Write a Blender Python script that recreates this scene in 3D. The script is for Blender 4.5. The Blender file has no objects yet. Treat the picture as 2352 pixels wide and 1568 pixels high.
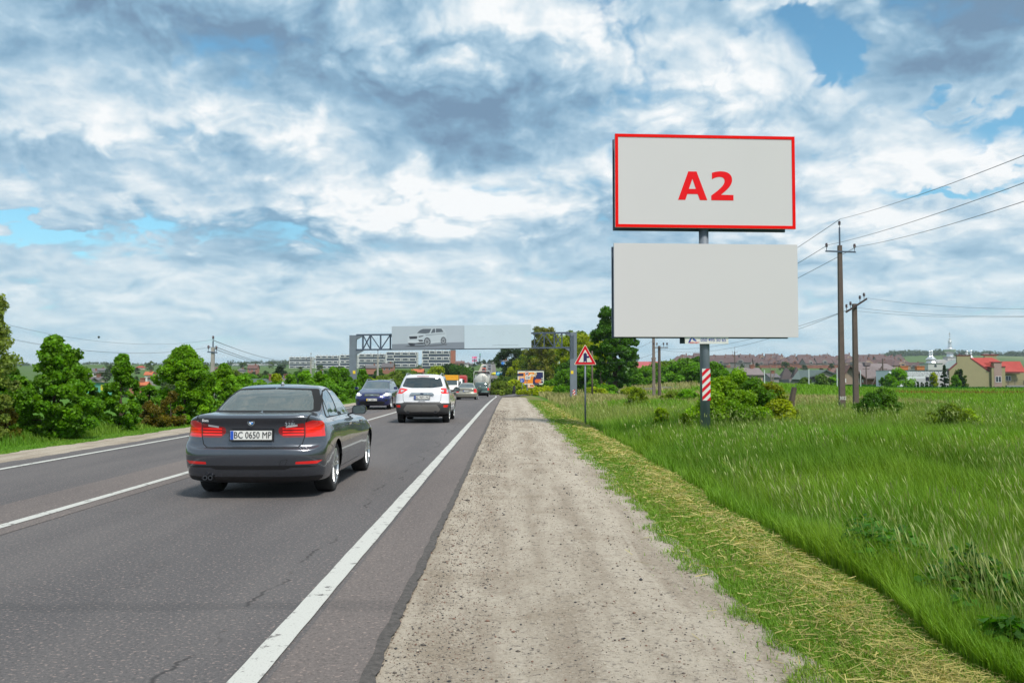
import bpy, bmesh, math, random
import numpy as np
from mathutils import Vector, Matrix, Euler
D = bpy.data; S = bpy.context.scene; COL = S.collection
R = math.radians
rng = np.random.default_rng(7); random.seed(7)

# ---------------------------------------------------------------- camera
FPX = 2096.0            # focal length in pixels of a 2352 px wide picture
cam_d = D.cameras.new('camera'); cam = D.objects.new('camera', cam_d); COL.objects.link(cam)
cam.location = (0, 0, 1.5); cam.rotation_euler = (R(90 + 2.38), 0, R(-0.19))
cam_d.sensor_width = 36; cam_d.lens = 36 * FPX / 2352; cam_d.clip_start = .05; cam_d.clip_end = 20000
S.camera = cam
CR = cam.rotation_euler.to_matrix()
def at(u, v, Y):        # a point of the place, from where it is seen and how far off it stands
    d = CR @ Vector((u - 1176, 784 - v, -FPX)); t = Y / d.y
    return Vector((d.x * t, Y, 1.5 + d.z * t))
def ux(u, Y): return (u - 1169) / 2096 * Y

# ---------------------------------------------------------------- light
S.view_settings.view_transform = 'Standard'; S.view_settings.look = 'None'
S.view_settings.exposure = 0.24; S.view_settings.gamma = 1
SUN_EL, SUN_AZ = 54, 148        # degrees, azimuth clockwise from the driving direction
sd = D.lights.new('sun', 'SUN'); sun = D.objects.new('sun', sd); COL.objects.link(sun)
sd.energy = 3.4; sd.angle = R(9); sd.color = (1, .93, .82)
sv = Vector((math.sin(R(SUN_AZ)) * math.cos(R(SUN_EL)), math.cos(R(SUN_AZ)) * math.cos(R(SUN_EL)), math.sin(R(SUN_EL))))
sun.rotation_euler = sv.to_track_quat('Z', 'Y').to_euler()

W = D.worlds.new('World'); S.world = W; W.use_nodes = True
W.cycles.sampling_method = 'MANUAL'; W.cycles.sample_map_resolution = 256
nt = W.node_tree; nt.nodes.clear()
class NG:               # small helper for math in node trees
    def __init__(s, t): s.t = t
    def new(s, k, **kw):
        n = s.t.nodes.new(k)
        for a, b in kw.items(): setattr(n, a, b)
        return n
    def put(s, sock, v):
        if isinstance(v, bpy.types.NodeSocket): s.t.links.new(v, sock)
        else: sock.default_value = v
    def m(s, op, a, b=0.0, c=None, clamp=False):
        n = s.new('ShaderNodeMath', operation=op, use_clamp=clamp)
        s.put(n.inputs[0], a); s.put(n.inputs[1], b)
        if c is not None: s.put(n.inputs[2], c)
        return n.outputs[0]
    def mix(s, f, a, b):
        n = s.new('ShaderNodeMix', data_type='RGBA')
        s.put(n.inputs[0], f); s.put(n.inputs[6], a); s.put(n.inputs[7], b)
        return n.outputs[2]
    def noise(s, vec, scale, detail=6, rough=.55, dist=0., dim='3D'):
        n = s.new('ShaderNodeTexNoise', noise_dimensions=dim); n.normalize = True
        if vec is not None: s.put(n.inputs['Vector'], vec)
        n.inputs['Scale'].default_value = scale; n.inputs['Detail'].default_value = detail
        n.inputs['Roughness'].default_value = rough; n.inputs['Distortion'].default_value = dist
        return n.outputs['Fac']
    def ramp(s, f, stops):
        n = s.new('ShaderNodeValToRGB'); s.put(n.inputs[0], f)
        e = n.color_ramp.elements
        while len(e) < len(stops): e.new(.5)
        for i, (p, c) in enumerate(stops):
            e[i].position = p; e[i].color = (*c, 1) if len(c) == 3 else c
        return n.outputs[0]
    def step(s, x, lo, hi):
        n = s.new('ShaderNodeMapRange', interpolation_type='SMOOTHSTEP'); s.put(n.inputs[0], x)
        n.inputs[1].default_value = lo; n.inputs[2].default_value = hi
        return n.outputs[0]
    def comb(s, x, y, z):
        n = s.new('ShaderNodeCombineXYZ'); s.put(n.inputs[0], x); s.put(n.inputs[1], y); s.put(n.inputs[2], z); return n.outputs[0]
g = NG(nt)
tc = g.new('ShaderNodeTexCoord'); sep = g.new('ShaderNodeSeparateXYZ')
nt.links.new(tc.outputs['Generated'], sep.inputs[0])
dx, dy, dz = sep.outputs
az = g.m('ARCTAN2', dx, dy); el = g.m('ARCSINE', dz)
elp = g.m('MAXIMUM', el, 0.0)
# cloud coordinates: a layer seen in perspective, flattened towards the horizon
den = g.m('ADD', elp, .17)
qx = g.m('MULTIPLY', az, 2.3); qy = g.m('MULTIPLY', g.m('LOGARITHM', den, 2.718282), -1.65)
q = g.comb(qx, qy, 3.7)
wn = g.new('ShaderNodeTexNoise', noise_dimensions='2D'); wn.inputs['Scale'].default_value = 3.0; wn.inputs['Detail'].default_value = 5; nt.links.new(q, wn.inputs['Vector'])
def cloud(ox, oy, det):         # density of the layer at a shifted place: wide noise plus billows
    v = g.comb(g.m('ADD', qx, ox), g.m('ADD', qy, oy), 3.7)
    sc = g.new('ShaderNodeVectorMath', operation='MULTIPLY_ADD'); nt.links.new(wn.outputs['Color'], sc.inputs[0]); sc.inputs[1].default_value = (.26, .20, 0); nt.links.new(v, sc.inputs[2])
    a_ = g.noise(v, 2.3, det, .58, .1, '2D')
    vo = g.new('ShaderNodeTexVoronoi', feature='F1', voronoi_dimensions='2D'); vo.inputs['Scale'].default_value = 5.2; vo.inputs['Detail'].default_value = 3.5; vo.inputs['Roughness'].default_value = .55; vo.normalize = False
    nt.links.new(sc.outputs[0], vo.inputs['Vector'])
    return a_, g.m('SUBTRACT', 1.0, vo.outputs['Distance'])
n1, b1 = cloud(0, 0, 8); n2, b2 = cloud(.02, -.055, 7)
warp = g.noise(q, 1.3, 3, .5, 0, '2D'); fine = g.noise(q, 9, 6, .62, .2, '2D')
relief = g.m('ADD', g.m('MULTIPLY', g.m('SUBTRACT', n1, n2), 1.25), g.m('MULTIPLY', g.m('SUBTRACT', b1, b2), .34))
wob = g.m('MULTIPLY', g.m('SUBTRACT', n1, .5), .15); wob2 = g.m('MULTIPLY', g.m('SUBTRACT', b1, .55), .10)
azw = g.m('ADD', az, wob); elw = g.m('ADD', el, g.m('MULTIPLY', wob2, .5))
def blobs(lst):         # soft masses of cloud in the sky: azimuth / elevation centre, spread, strength
    tot = None
    for u, v, su, sv_, k in lst:
        a0 = math.atan((u - 1169) / 2096); e0 = math.atan((871 - v) / 2096 * math.cos(a0))
        a = g.m('DIVIDE', g.m('SUBTRACT', azw, a0), su / 2096); b = g.m('DIVIDE', g.m('SUBTRACT', elw, e0), sv_ / 2096)
        r2 = g.m('ADD', g.m('MULTIPLY', a, a), g.m('MULTIPLY', b, b))
        e = g.m('MULTIPLY', g.m('EXPONENT', g.m('MULTIPLY', r2, -1.0)), k)
        tot = e if tot is None else g.m('ADD', tot, e)
    return tot
dark = blobs([(560, 175, 420, 85, .42), (1000, 330, 260, 95, .55), (1180, 260, 220, 110, .30), (160, 60, 300, 90, .35),
              (2180, 150, 230, 120, .75), (2330, 60, 150, 90, .3), (470, 600, 340, 45, .45), (660, 640, 130, 35, .3),
              (250, 420, 330, 55, .22), (1300, 600, 260, 70, .25), (820, 60, 200, 50, .15),
              (1250, 90, 300, 60, -.45), (1580, 220, 260, 80, -.45), (640, 345, 250, 45, -.5), (930, 500, 260, 60, -.5),
              (350, 560, 70, 60, -.25), (1350, 420, 180, 60, -.4), (2100, 420, 200, 90, -.35), (90, 320, 160, 40, -.3),
              (1900, 40, 160, 40, -.4), (560, 490, 200, 40, -.2), (1950, 560, 250, 50, -.2), (300, 700, 500, 45, -.1)])
gap = blobs([(100, 590, 110, 34, .75), (1690, 0, 60, 40, .75), (1850, 110, 60, 48, .50), (1905, 205, 60, 35, .6), (2040, 290, 40, 25, .3),
             (2230, 290, 110, 26, .5), (2330, 350, 100, 45, .5), (2180, 500, 130, 28, .5), (1960, 470, 60, 30, .22),
             (300, 640, 90, 25, .2), (700, 620, 150, 25, .1), (2300, 480, 90, 30, .25)])
dens = g.m('ADD', g.m('MULTIPLY', g.m('SUBTRACT', n1, .5), 1.5), g.m('MULTIPLY', g.m('SUBTRACT', b1, .55), .55))
cover = g.m('SUBTRACT', g.m('ADD', 1.16, dens), g.m('MULTIPLY', gap, 1.5))
mask = g.step(cover, .20, .72)
shade = g.m('ADD', g.m('SUBTRACT', g.m('ADD', g.m('ADD', .585, g.m('MULTIPLY', g.step(elp, .26, .05), .12)), relief), g.m('MULTIPLY', dark, .80)), g.m('ADD', g.m('MULTIPLY', g.m('SUBTRACT', fine, .5), .16), g.m('MULTIPLY', g.m('SUBTRACT', warp, .5), .5)))
ccol = g.ramp(shade, [(-.0, (.16, .26, .38)), (.25, (.22, .37, .51)), (.50, (.37, .52, .64)), (.72, (.60, .69, .75)), (.92, (.82, .84, .85))])
sky = g.new('ShaderNodeTexSky'); sky.sky_type = 'NISHITA'; sky.sun_disc = False
sky.sun_elevation = R(SUN_EL); sky.sun_rotation = R(SUN_AZ); sky.altitude = 300
sb = g.new('ShaderNodeVectorMath', operation='MULTIPLY'); nt.links.new(sky.outputs[0], sb.inputs[0]); sb.inputs[1].default_value = (.085, .135, .135)
col = g.mix(mask, sb.outputs[0], ccol)
hz = g.m('POWER', g.m('SUBTRACT', 1.0, g.m('MINIMUM', g.m('MULTIPLY', elp, 5.5), 1.0)), 1.4)
col = g.mix(g.m('MULTIPLY', hz, .82), col, (.42, .61, .70, 1))
below = g.step(el, -.02, -.12)
col = g.mix(below, col, (.10, .13, .09, 1))
bg = g.new('ShaderNodeBackground'); nt.links.new(col, bg.inputs[0]); bg.inputs[1].default_value = 1.0
wo = g.new('ShaderNodeOutputWorld'); nt.links.new(bg.outputs[0], wo.inputs[0])

# ---------------------------------------------------------------- materials
MATS = {}
def mat(name, c, rough=.6, metal=0., var=.08, vs=3., bump=0., bs=40., coat=0., spec=.5, emit=None, attr=None, coord='Object', alpha=None, trans=0., detail=4):
    if name in MATS: return MATS[name]
    m = D.materials.new(name); m.use_nodes = True; t = m.node_tree; h = NG(t)
    b = t.nodes['Principled BSDF']
    vec = h.new('ShaderNodeTexCoord').outputs['Object']
    if coord == 'World': vec = h.new('ShaderNodeNewGeometry').outputs['Position']
    n = h.noise(vec, vs, detail, .6)
    if attr:
        a = h.new('ShaderNodeAttribute', attribute_name=attr); base = a.outputs['Color']
    else: base = None
    f = h.m('ADD', h.m('MULTIPLY', h.m('SUBTRACT', n, .5), var * 4), 1.0)
    vm = h.new('ShaderNodeVectorMath', operation='SCALE')
    if base is not None: t.links.new(base, vm.inputs[0])
    else: vm.inputs[0].default_value = c[:3]
    t.links.new(f, vm.inputs['Scale'])
    t.links.new(vm.outputs[0], b.inputs['Base Color'])
    b.inputs['Roughness'].default_value = rough; b.inputs['Metallic'].default_value = metal
    b.inputs['Coat Weight'].default_value = coat; b.inputs['Coat Roughness'].default_value = .03
    b.inputs['Specular IOR Level'].default_value = spec
    if bump:
        bn = h.new('ShaderNodeBump'); bn.inputs['Strength'].default_value = bump; bn.inputs['Distance'].default_value = .02
        t.links.new(h.noise(vec, bs, 5, .65), bn.inputs['Height']); t.links.new(bn.outputs[0], b.inputs['Normal'])
    if emit: b.inputs['Emission Color'].default_value = (*emit[:3], 1); b.inputs['Emission Strength'].default_value = emit[3]
    if trans: b.inputs['Transmission Weight'].default_value = trans
    MATS[name] = m; return m

def leafmat(name, tr=.35, rough=.55):
    if name in MATS: return MATS[name]
    m = D.materials.new(name); m.use_nodes = True; t = m.node_tree; h = NG(t); t.nodes.clear()
    a = h.new('ShaderNodeAttribute', attribute_name='col').outputs['Color']
    d = h.new('ShaderNodeBsdfPrincipled'); t.links.new(a, d.inputs['Base Color']); d.inputs['Roughness'].default_value = rough
    d.inputs['Specular IOR Level'].default_value = .3
    tl = h.new('ShaderNodeBsdfTranslucent'); sc = h.new('ShaderNodeVectorMath', operation='MULTIPLY')
    t.links.new(a, sc.inputs[0]); sc.inputs[1].default_value = (1.5, 1.4, .6); t.links.new(sc.outputs[0], tl.inputs[0])
    mx = h.new('ShaderNodeMixShader'); mx.inputs[0].default_value = tr
    t.links.new(d.outputs[0], mx.inputs[1]); t.links.new(tl.outputs[0], mx.inputs[2])
    o = h.new('ShaderNodeOutputMaterial'); t.links.new(mx.outputs[0], o.inputs[0])
    MATS[name] = m; return m

# ---------------------------------------------------------------- object helpers
def link(o, parent=None):
    COL.objects.link(o)
    if parent is not None: o.parent = parent
    return o
def tag(o, label=None, cat=None, group=None, kind=None):
    if label: o['label'] = label
    if cat: o['category'] = cat
    if group: o['group'] = group
    if kind: o['kind'] = kind
    return o
def thing(name, label, cat, loc=(0, 0, 0), rz=0., group=None):
    o = D.objects.new(name, None); o.empty_display_size = .3; link(o); o.location = loc; o.rotation_euler = (0, 0, rz)
    return tag(o, label, cat, group)
def copy_thing(o, parent=None):
    c = o.copy(); link(c, parent)
    for ch in o.children: copy_thing(ch, c)
    return c
class MB:
    def __init__(s): s.v = []; s.f = []; s.mi = []; s.cur = 0
    def add(s, vs, fs):
        n = len(s.v); s.v += [tuple(p) for p in vs]
        s.f += [tuple(i + n for i in f) for f in fs]; s.mi += [s.cur] * len(fs); return s
    def box(s, x0, x1, y0, y1, z0, z1, M=None):
        vs = [Vector(p) for p in ((x0, y0, z0), (x1, y0, z0), (x1, y1, z0), (x0, y1, z0), (x0, y0, z1), (x1, y0, z1), (x1, y1, z1), (x0, y1, z1))]
        if M is not None: vs = [M @ p for p in vs]
        return s.add(vs, [(0, 3, 2, 1), (4, 5, 6, 7), (0, 1, 5, 4), (1, 2, 6, 5), (2, 3, 7, 6), (3, 0, 4, 7)])
    def bar(s, a, b, w, h=None):     # square bar between two points
        a = Vector(a); b = Vector(b); h = h or w; d = (b - a); L = d.length
        M = Matrix.Translation(a) @ d.to_track_quat('Z', 'Y').to_matrix().to_4x4()
        return s.box(-w / 2, w / 2, -h / 2, h / 2, 0, L, M)
    def tube(s, pts, rs, n=8, caps=True):
        pts = [Vector(p) for p in pts]
        if not hasattr(rs, '__len__'): rs = [rs] * len(pts)
        vs = []; fs = []
        for i, p in enumerate(pts):
            d = (pts[min(i + 1, len(pts) - 1)] - pts[max(i - 1, 0)])
            Q = d.to_track_quat('Z', 'Y') if d.length > 1e-9 else Euler((0, 0, 0)).to_quaternion()
            for k in range(n):
                a = 2 * math.pi * (k + .5) / n; vs.append(p + Q @ Vector((math.cos(a) * rs[i], math.sin(a) * rs[i], 0)))
        for i in range(len(pts) - 1):
            for k in range(n): k2 = (k + 1) % n; fs.append((i * n + k, i * n + k2, (i + 1) * n + k2, (i + 1) * n + k))
        if caps: fs.append(tuple(range(n - 1, -1, -1))); fs.append(tuple((len(pts) - 1) * n + k for k in range(n)))
        return s.add(vs, fs)
    def lathe(s, prof, n=24, axis='Z', c=(0, 0, 0), rot=0.):   # prof: (radius, height)
        vs = []; fs = []; c = Vector(c)
        for r, h in prof:
            for k in range(n):
                a = 2 * math.pi * k / n + rot; x, y = math.cos(a) * r, math.sin(a) * r
                vs.append(c + (Vector((x, y, h)) if axis == 'Z' else Vector((h, x, y)) if axis == 'X' else Vector((x, h, y))))
        for i in range(len(prof) - 1):
            for k in range(n): k2 = (k + 1) % n; fs.append((i * n + k, i * n + k2, (i + 1) * n + k2, (i + 1) * n + k))
        return s.add(vs, fs)
    def prism(s, poly, t0, t1, M=None):     # polygon in local XZ, thickness along Y from t0 to t1
        n = len(poly); vs = [Vector((x, t0, z)) for x, z in poly] + [Vector((x, t1, z)) for x, z in poly]
        if M is not None: vs = [M @ p for p in vs]
        fs = [tuple(range(n)), tuple(range(2 * n - 1, n - 1, -1))]
        for i in range(n): j = (i + 1) % n; fs.append((i, i + n, j + n, j))
        return s.add(vs, fs)
    def build(s, name, m, parent=None, smooth=False, loc=None, fix=True):
        me = D.meshes.new(name); me.from_pydata(s.v, [], s.f)
        for mm in (m if isinstance(m, (list, tuple)) else [m]): me.materials.append(mm)
        me.polygons.foreach_set('material_index', s.mi)
        if fix:
            bm = bmesh.new(); bm.from_mesh(me); bmesh.ops.recalc_face_normals(bm, faces=bm.faces); bm.to_mesh(me); bm.free()
        if smooth: me.polygons.foreach_set('use_smooth', [True] * len(me.polygons))
        o = D.objects.new(name, me); link(o, parent)
        if loc is not None: o.location = loc
        return o
def npmesh(name, v, f, m, parent=None, col=None, smooth=False):   # v (n,3); f list of index arrays of equal width each
    me = D.meshes.new(name); me.vertices.add(len(v)); me.vertices.foreach_set('co', np.ascontiguousarray(v, np.float32).ravel())
    loops = np.concatenate([a.ravel() for a in f]); cnt = np.concatenate([np.full(len(a), a.shape[1]) for a in f])
    me.loops.add(len(loops)); me.loops.foreach_set('vertex_index', loops.astype(np.int32))
    me.polygons.add(len(cnt)); st = np.concatenate([[0], np.cumsum(cnt)[:-1]])
    me.polygons.foreach_set('loop_start', st.astype(np.int32)); me.polygons.foreach_set('loop_total', cnt.astype(np.int32))
    if smooth: me.polygons.foreach_set('use_smooth', np.ones(len(cnt), bool))
    if col is not None:
        a = me.color_attributes.new('col', 'FLOAT_COLOR', 'POINT')
        a.data.foreach_set('color', np.concatenate([col, np.ones((len(col), 1))], 1).astype(np.float32).ravel())
    me.materials.append(m); me.update(calc_edges=True); me.validate()
    o = D.objects.new(name, me); return link(o, parent)
def text(s, size, m, parent, M, name='lettering', depth=.002, bold=0., sx=1., align='CENTER', space=1.):
    cu = D.curves.new('t', 'FONT'); cu.body = s; cu.size = size; cu.extrude = depth; cu.offset = bold
    cu.align_x = align; cu.align_y = 'CENTER'; cu.space_character = space; cu.resolution_u = 3
    t = D.objects.new('t', cu); COL.objects.link(t)
    dg = bpy.context.evaluated_depsgraph_get(); me = D.meshes.new_from_object(t.evaluated_get(dg))
    D.objects.remove(t); D.curves.remove(cu)
    me.transform(M @ Matrix.Rotation(R(90), 4, 'X') @ Matrix.Diagonal((sx, 1, 1, 1)))
    me.materials.clear(); me.materials.append(m); me.name = name
    return link(D.objects.new(name, me), parent)
# ---------------------------------------------------------------- land
_py = np.arange(-60, 7000, 2.0)
def _smooth(xs, zs, w):
    z = np.interp(_py, xs, zs); k = np.exp(-.5 * (np.arange(-3 * w, 3 * w + 1) / w) ** 2); k /= k.sum()
    return np.convolve(np.pad(z, 3 * w, mode='edge'), k, 'valid')
_road = _smooth([-60, 0, 55, 76, 100, 137, 170, 220, 300, 400, 500, 600, 800, 1000, 1080, 1300, 2500, 4000, 7000],
                [0, 0, 0, -.13, -.38, -.78, -1.6, -3.2, -6, -6.5, -2, 3.6, 11.5, 19, 21, 22, 40, 70, 60], 4)
_left = _smooth([-60, 0, 60, 140, 300, 420, 600, 800, 1000, 1300, 2500, 4000, 7000], [-1, -1.6, -2.2, -3.2, -4.5, -4, 2.5, 8.5, 13.5, 19, 37, 60, 60], 6)
_rgt = _smooth([-60, 0, 100, 200, 300, 340, 430, 520, 700, 1000, 1300, 2000, 2600, 4000, 7000], [-.4, -.4, -.4, -.45, -.45, -1.5, -4.5, -4, 4.5, 14.5, 20, 35, 45, 55, 60], 3)
def sst(x, a, b):
    t = np.clip((x - a) / (b - a), 0, 1); return t * t * (3 - 2 * t)
def xc(y):              # the carriageway bends gently left beyond the gantry
    return -.0196 * np.maximum(y - 95, 0)
def road_z(y): return np.interp(y, _py, _road)
def h(x, y):
    x = np.asarray(x, float); y = np.asarray(y, float)
    zr = road_z(y); zl = np.interp(y, _py, _left); zg = np.interp(y, _py, _rgt)
    xr = x - xc(y)
    # near right cross-section
    d = np.interp(xr, [1.52, 2.1, 2.75, 3.3, 3.9, 5.2, 6.4, 9, 30], [-.10, -.075, -.17, -.36, -.66, -.6, -.47, -.4, -.4])
    far = sst(y, 55, 95)
    d2 = np.interp(xr, [1.65, 3, 7, 14, 30], [-.10, -.02, -.05, -.5, -.4]) + 0 * y
    near_r = np.where(y < 300, d * (1 - far) + d2 * far, d2)
    right_near = near_r + zr * (1 - sst(xr, 3, 20))
    right_near += 1.25 * np.exp(-((x - 34) / 17) ** 2 - ((y - 150) / 34) ** 2) - .35 * np.exp(-((x - 17) / 6) ** 2 - ((y - 103) / 16) ** 2)
    right_near += .22 * np.exp(-((x - 5) / 6) ** 2 - ((y - 128) / 14) ** 2)
    wr = sst(xr, 8, 45) * sst(y, 170, 260) + sst(y, 330, 520) * sst(xr, 12, 60)
    wr = np.clip(wr, 0, 1)
    zright = right_near * (1 - wr) + zg * wr
    valley = sst(y, 165, 260) * sst(xr, 1.7, 6) * (1 - wr)   # the valley right beside the road
    zright = zright * (1 - valley) + (zr + .2) * valley
    # left
    dl = np.interp(-xr, [9.1, 10.4, 12.2, 15, 20], [-.12, -.07, -.1, -.9, -1.6])
    wl = sst(-xr, 12, 32)
    zleft = (zr + dl) * (1 - wl) + zl * wl
    z = np.where(xr > 1.52, zright, np.where(xr < -9.1, zleft, zr - .12))
    z = z + np.where((xr > 4) | (xr < -13), .05 * np.sin(x * .9 + 1.3 * np.sin(y * .4)) * np.cos(y * .55), 0) * (np.abs(xr) < 200)
    far_n = 3.5 * np.sin(x / 190 + 1.2) * np.sin(y / 420 + .6) + 2 * np.sin(x / 90 + y / 160)
    z = z + 21 * sst(x / np.maximum(y, 1), .385, .43) * sst(y, 1600, 2350)
    return z + far_n * sst(y, 700, 1500) * sst(np.abs(xr), 20, 200)
def hz1(x, y): return float(h(x, y))

xs = np.concatenate([-np.geomspace(45, 6000, 46)[::-1], np.arange(-44, -12, 1.2), np.arange(-12, -8.5, .35), np.arange(-8.4, 1.4, 1.4),
                     np.arange(1.4, 8, .3), np.arange(8, 60, 1.3), np.geomspace(61, 6000, 52)])
ys = np.concatenate([np.arange(-30, 2, 4), np.arange(2, 60, .8), np.arange(60, 180, 2), np.arange(180, 420, 6), np.geomspace(420, 6500, 90)])
X, Y = np.meshgrid(xs, ys)
# roads bend: shift the middle columns with them
X = X + xc(Y) * np.exp(-(X / 60) ** 2)
Z = h(X, Y); V = np.stack([X, Y, Z], -1).reshape(-1, 3)
nx, ny = len(xs), len(ys); I = np.arange(nx * ny).reshape(ny, nx)
F = np.stack([I[:-1, :-1], I[:-1, 1:], I[1:, 1:], I[1:, :-1]], -1).reshape(-1, 4)
def lerp3(a, b, t): return a * (1 - t[..., None]) + b * t[..., None]
C = np.zeros(X.shape + (3,)); C[:] = (.065, .16, .010)
c = np.array
def zone(w, colr):
    global C
    C = C * (1 - w[..., None]) + c(colr) * w[..., None]
xr_ = X - xc(Y)
zone(((xr_ > -10.3) & (xr_ < 1.5)).astype(float), (.17, .14, .115))
zone(((xr_ > 1.5) & (xr_ < 3.1) & (Y < 120)).astype(float), (.16, .17, .055))
zone(sst(X, 20, 30) * sst(Y, 150, 160) * (1 - sst(Y, 290, 330)), (.022, .10, .006))
zone(sst(X, 12, 24) * sst(Y, 60, 80) * (1 - sst(Y, 150, 175)), (.085, .165, .018))
zone(sst(Y, 400, 650), (.075, .13, .03))
for _ in range(90):     # fields and meadows on the far slopes
    fx, fy = rng.uniform(-1800, 2600), rng.uniform(600, 4500); sx, sy = rng.uniform(40, 260), rng.uniform(40, 260)
    zone(((np.abs(X - fx) < sx * fy / 1500) & (np.abs(Y - fy) < sy)).astype(float) * .8, [(.11, .19, .05), (.06, .13, .03), (.17, .19, .09), (.09, .16, .04)][_ % 4])
ground = npmesh('ground', V, [F], mat('ground_grass', (0, 0, 0), .9, var=.16, vs=1.1, bump=.6, bs=14, attr='col', coord='World', spec=.1, detail=8), col=C.reshape(-1, 3), smooth=True)
tag(ground, kind='structure')

def asphalt(name, c1, c2, warm=1.):
    m = D.materials.new(name); m.use_nodes = True; t = m.node_tree; k = NG(t); b = t.nodes['Principled BSDF']
    pos = k.new('ShaderNodeNewGeometry').outputs['Position']
    sp = k.new('ShaderNodeSeparateXYZ'); t.links.new(pos, sp.inputs[0])
    big = k.noise(k.comb(k.m('MULTIPLY', sp.outputs[0], 1.), k.m('MULTIPLY', sp.outputs[1], .12), 0), .9, 5, .6)
    grain = k.noise(pos, 48, 5, .85); sp2 = k.noise(pos, 38, 2, .5)
    base = k.mix(k.step(big, .35, .68), (*c1, 1), (*c2, 1))
    base = k.mix(k.m('MULTIPLY', k.step(grain, .50, .70), .55), base, (.27, .235, .22, 1))
    base = k.mix(k.m('MULTIPLY', k.step(grain, .48, .34), .7), base, (.018, .018, .020, 1))
    base = k.mix(k.m('MULTIPLY', k.step(sp2, .60, .68), .6), base, (.36, .28, .25, 1))
    # old sealed joints running across and a crack along the wheel track
    def crack(vec, sc, wd, thr):
        v = k.new('ShaderNodeTexVoronoi', feature='DISTANCE_TO_EDGE'); v.inputs['Scale'].default_value = sc
        wv = k.new('ShaderNodeVectorMath', operation='ADD'); t.links.new(vec, wv.inputs[0])
        nn = k.new('ShaderNodeTexNoise'); nn.inputs['Scale'].default_value = 2.2; nn.inputs['Detail'].default_value = 6; t.links.new(pos, nn.inputs[0])
        sc_ = k.new('ShaderNodeVectorMath', operation='SCALE'); t.links.new(nn.outputs['Color'], sc_.inputs[0]); sc_.inputs['Scale'].default_value = .55
        t.links.new(sc_.outputs[0], wv.inputs[1]); t.links.new(wv.outputs[0], v.inputs['Vector'])
        return k.m('MULTIPLY', k.step(v.outputs[0], wd, 0.), k.step(k.noise(pos, .35, 2), thr, thr + .08))
    cr = crack(pos, .23, .0035, .50)
    base = k.mix(k.m('MULTIPLY', cr, .18), base, (.02, .02, .021, 1))
    ya = k.comb(0, sp.outputs[1], 0)
    path = k.m('ADD', k.m('MULTIPLY', k.noise(ya, .45, 8, .65), 1.1), -2.25)
    cl_ = k.m('ABSOLUTE', k.m('SUBTRACT', sp.outputs[0], path))
    base = k.mix(k.m('MULTIPLY', k.m('MULTIPLY', k.step(cl_, .022, .002), k.step(k.noise(pos, 1.4, 4), .46, .56)), .75), base, (.028, .026, .027, 1))
    band = k.m('ABSOLUTE', k.m('SUBTRACT', k.m('ADD', sp.outputs[1], k.m('MULTIPLY', k.noise(pos, .7, 3), .5)), 6.35))
    base = k.mix(k.m('MULTIPLY', k.step(band, .16, .05), .22), base, (.03, .033, .037, 1))
    t.links.new(base, b.inputs['Base Color']); b.inputs['Roughness'].default_value = .88; b.inputs['Specular IOR Level'].default_value = .35
    bn = k.new('ShaderNodeBump'); bn.inputs['Strength'].default_value = .55; bn.inputs['Distance'].default_value = .012
    t.links.new(grain, bn.inputs['Height']); t.links.new(bn.outputs[0], b.inputs['Normal'])
    return m
def wear(name, c0, hole, thr):
    m = D.materials.new(name); m.use_nodes = True; t = m.node_tree; k = NG(t); b = t.nodes['Principled BSDF']
    pos = k.new('ShaderNodeNewGeometry').outputs['Position']
    n = k.noise(pos, 9, 8, .7); n2 = k.noise(pos, 90, 3, .7); n3 = k.noise(pos, 1.7, 3, .6)
    a = k.mix(k.step(k.m('ADD', n, k.m('MULTIPLY', n3, .25)), thr, thr + .07), (*c0, 1), (*hole, 1))
    a = k.mix(k.m('MULTIPLY', k.step(n2, .56, .68), .55), a, (.20, .19, .18, 1))
    t.links.new(a, b.inputs['Base Color']); b.inputs['Roughness'].default_value = .7
    return m
asp = asphalt('asphalt', (.090, .085, .089), (.120, .111, .112))
asp2 = asphalt('asphalt_edge', (.125, .107, .103), (.152, .130, .123))
tar = mat('fresh_tar', (.095, .085, .080), .9, var=.5, vs=24, bump=1., bs=60, coord='World', detail=8)
grav = None
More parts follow.
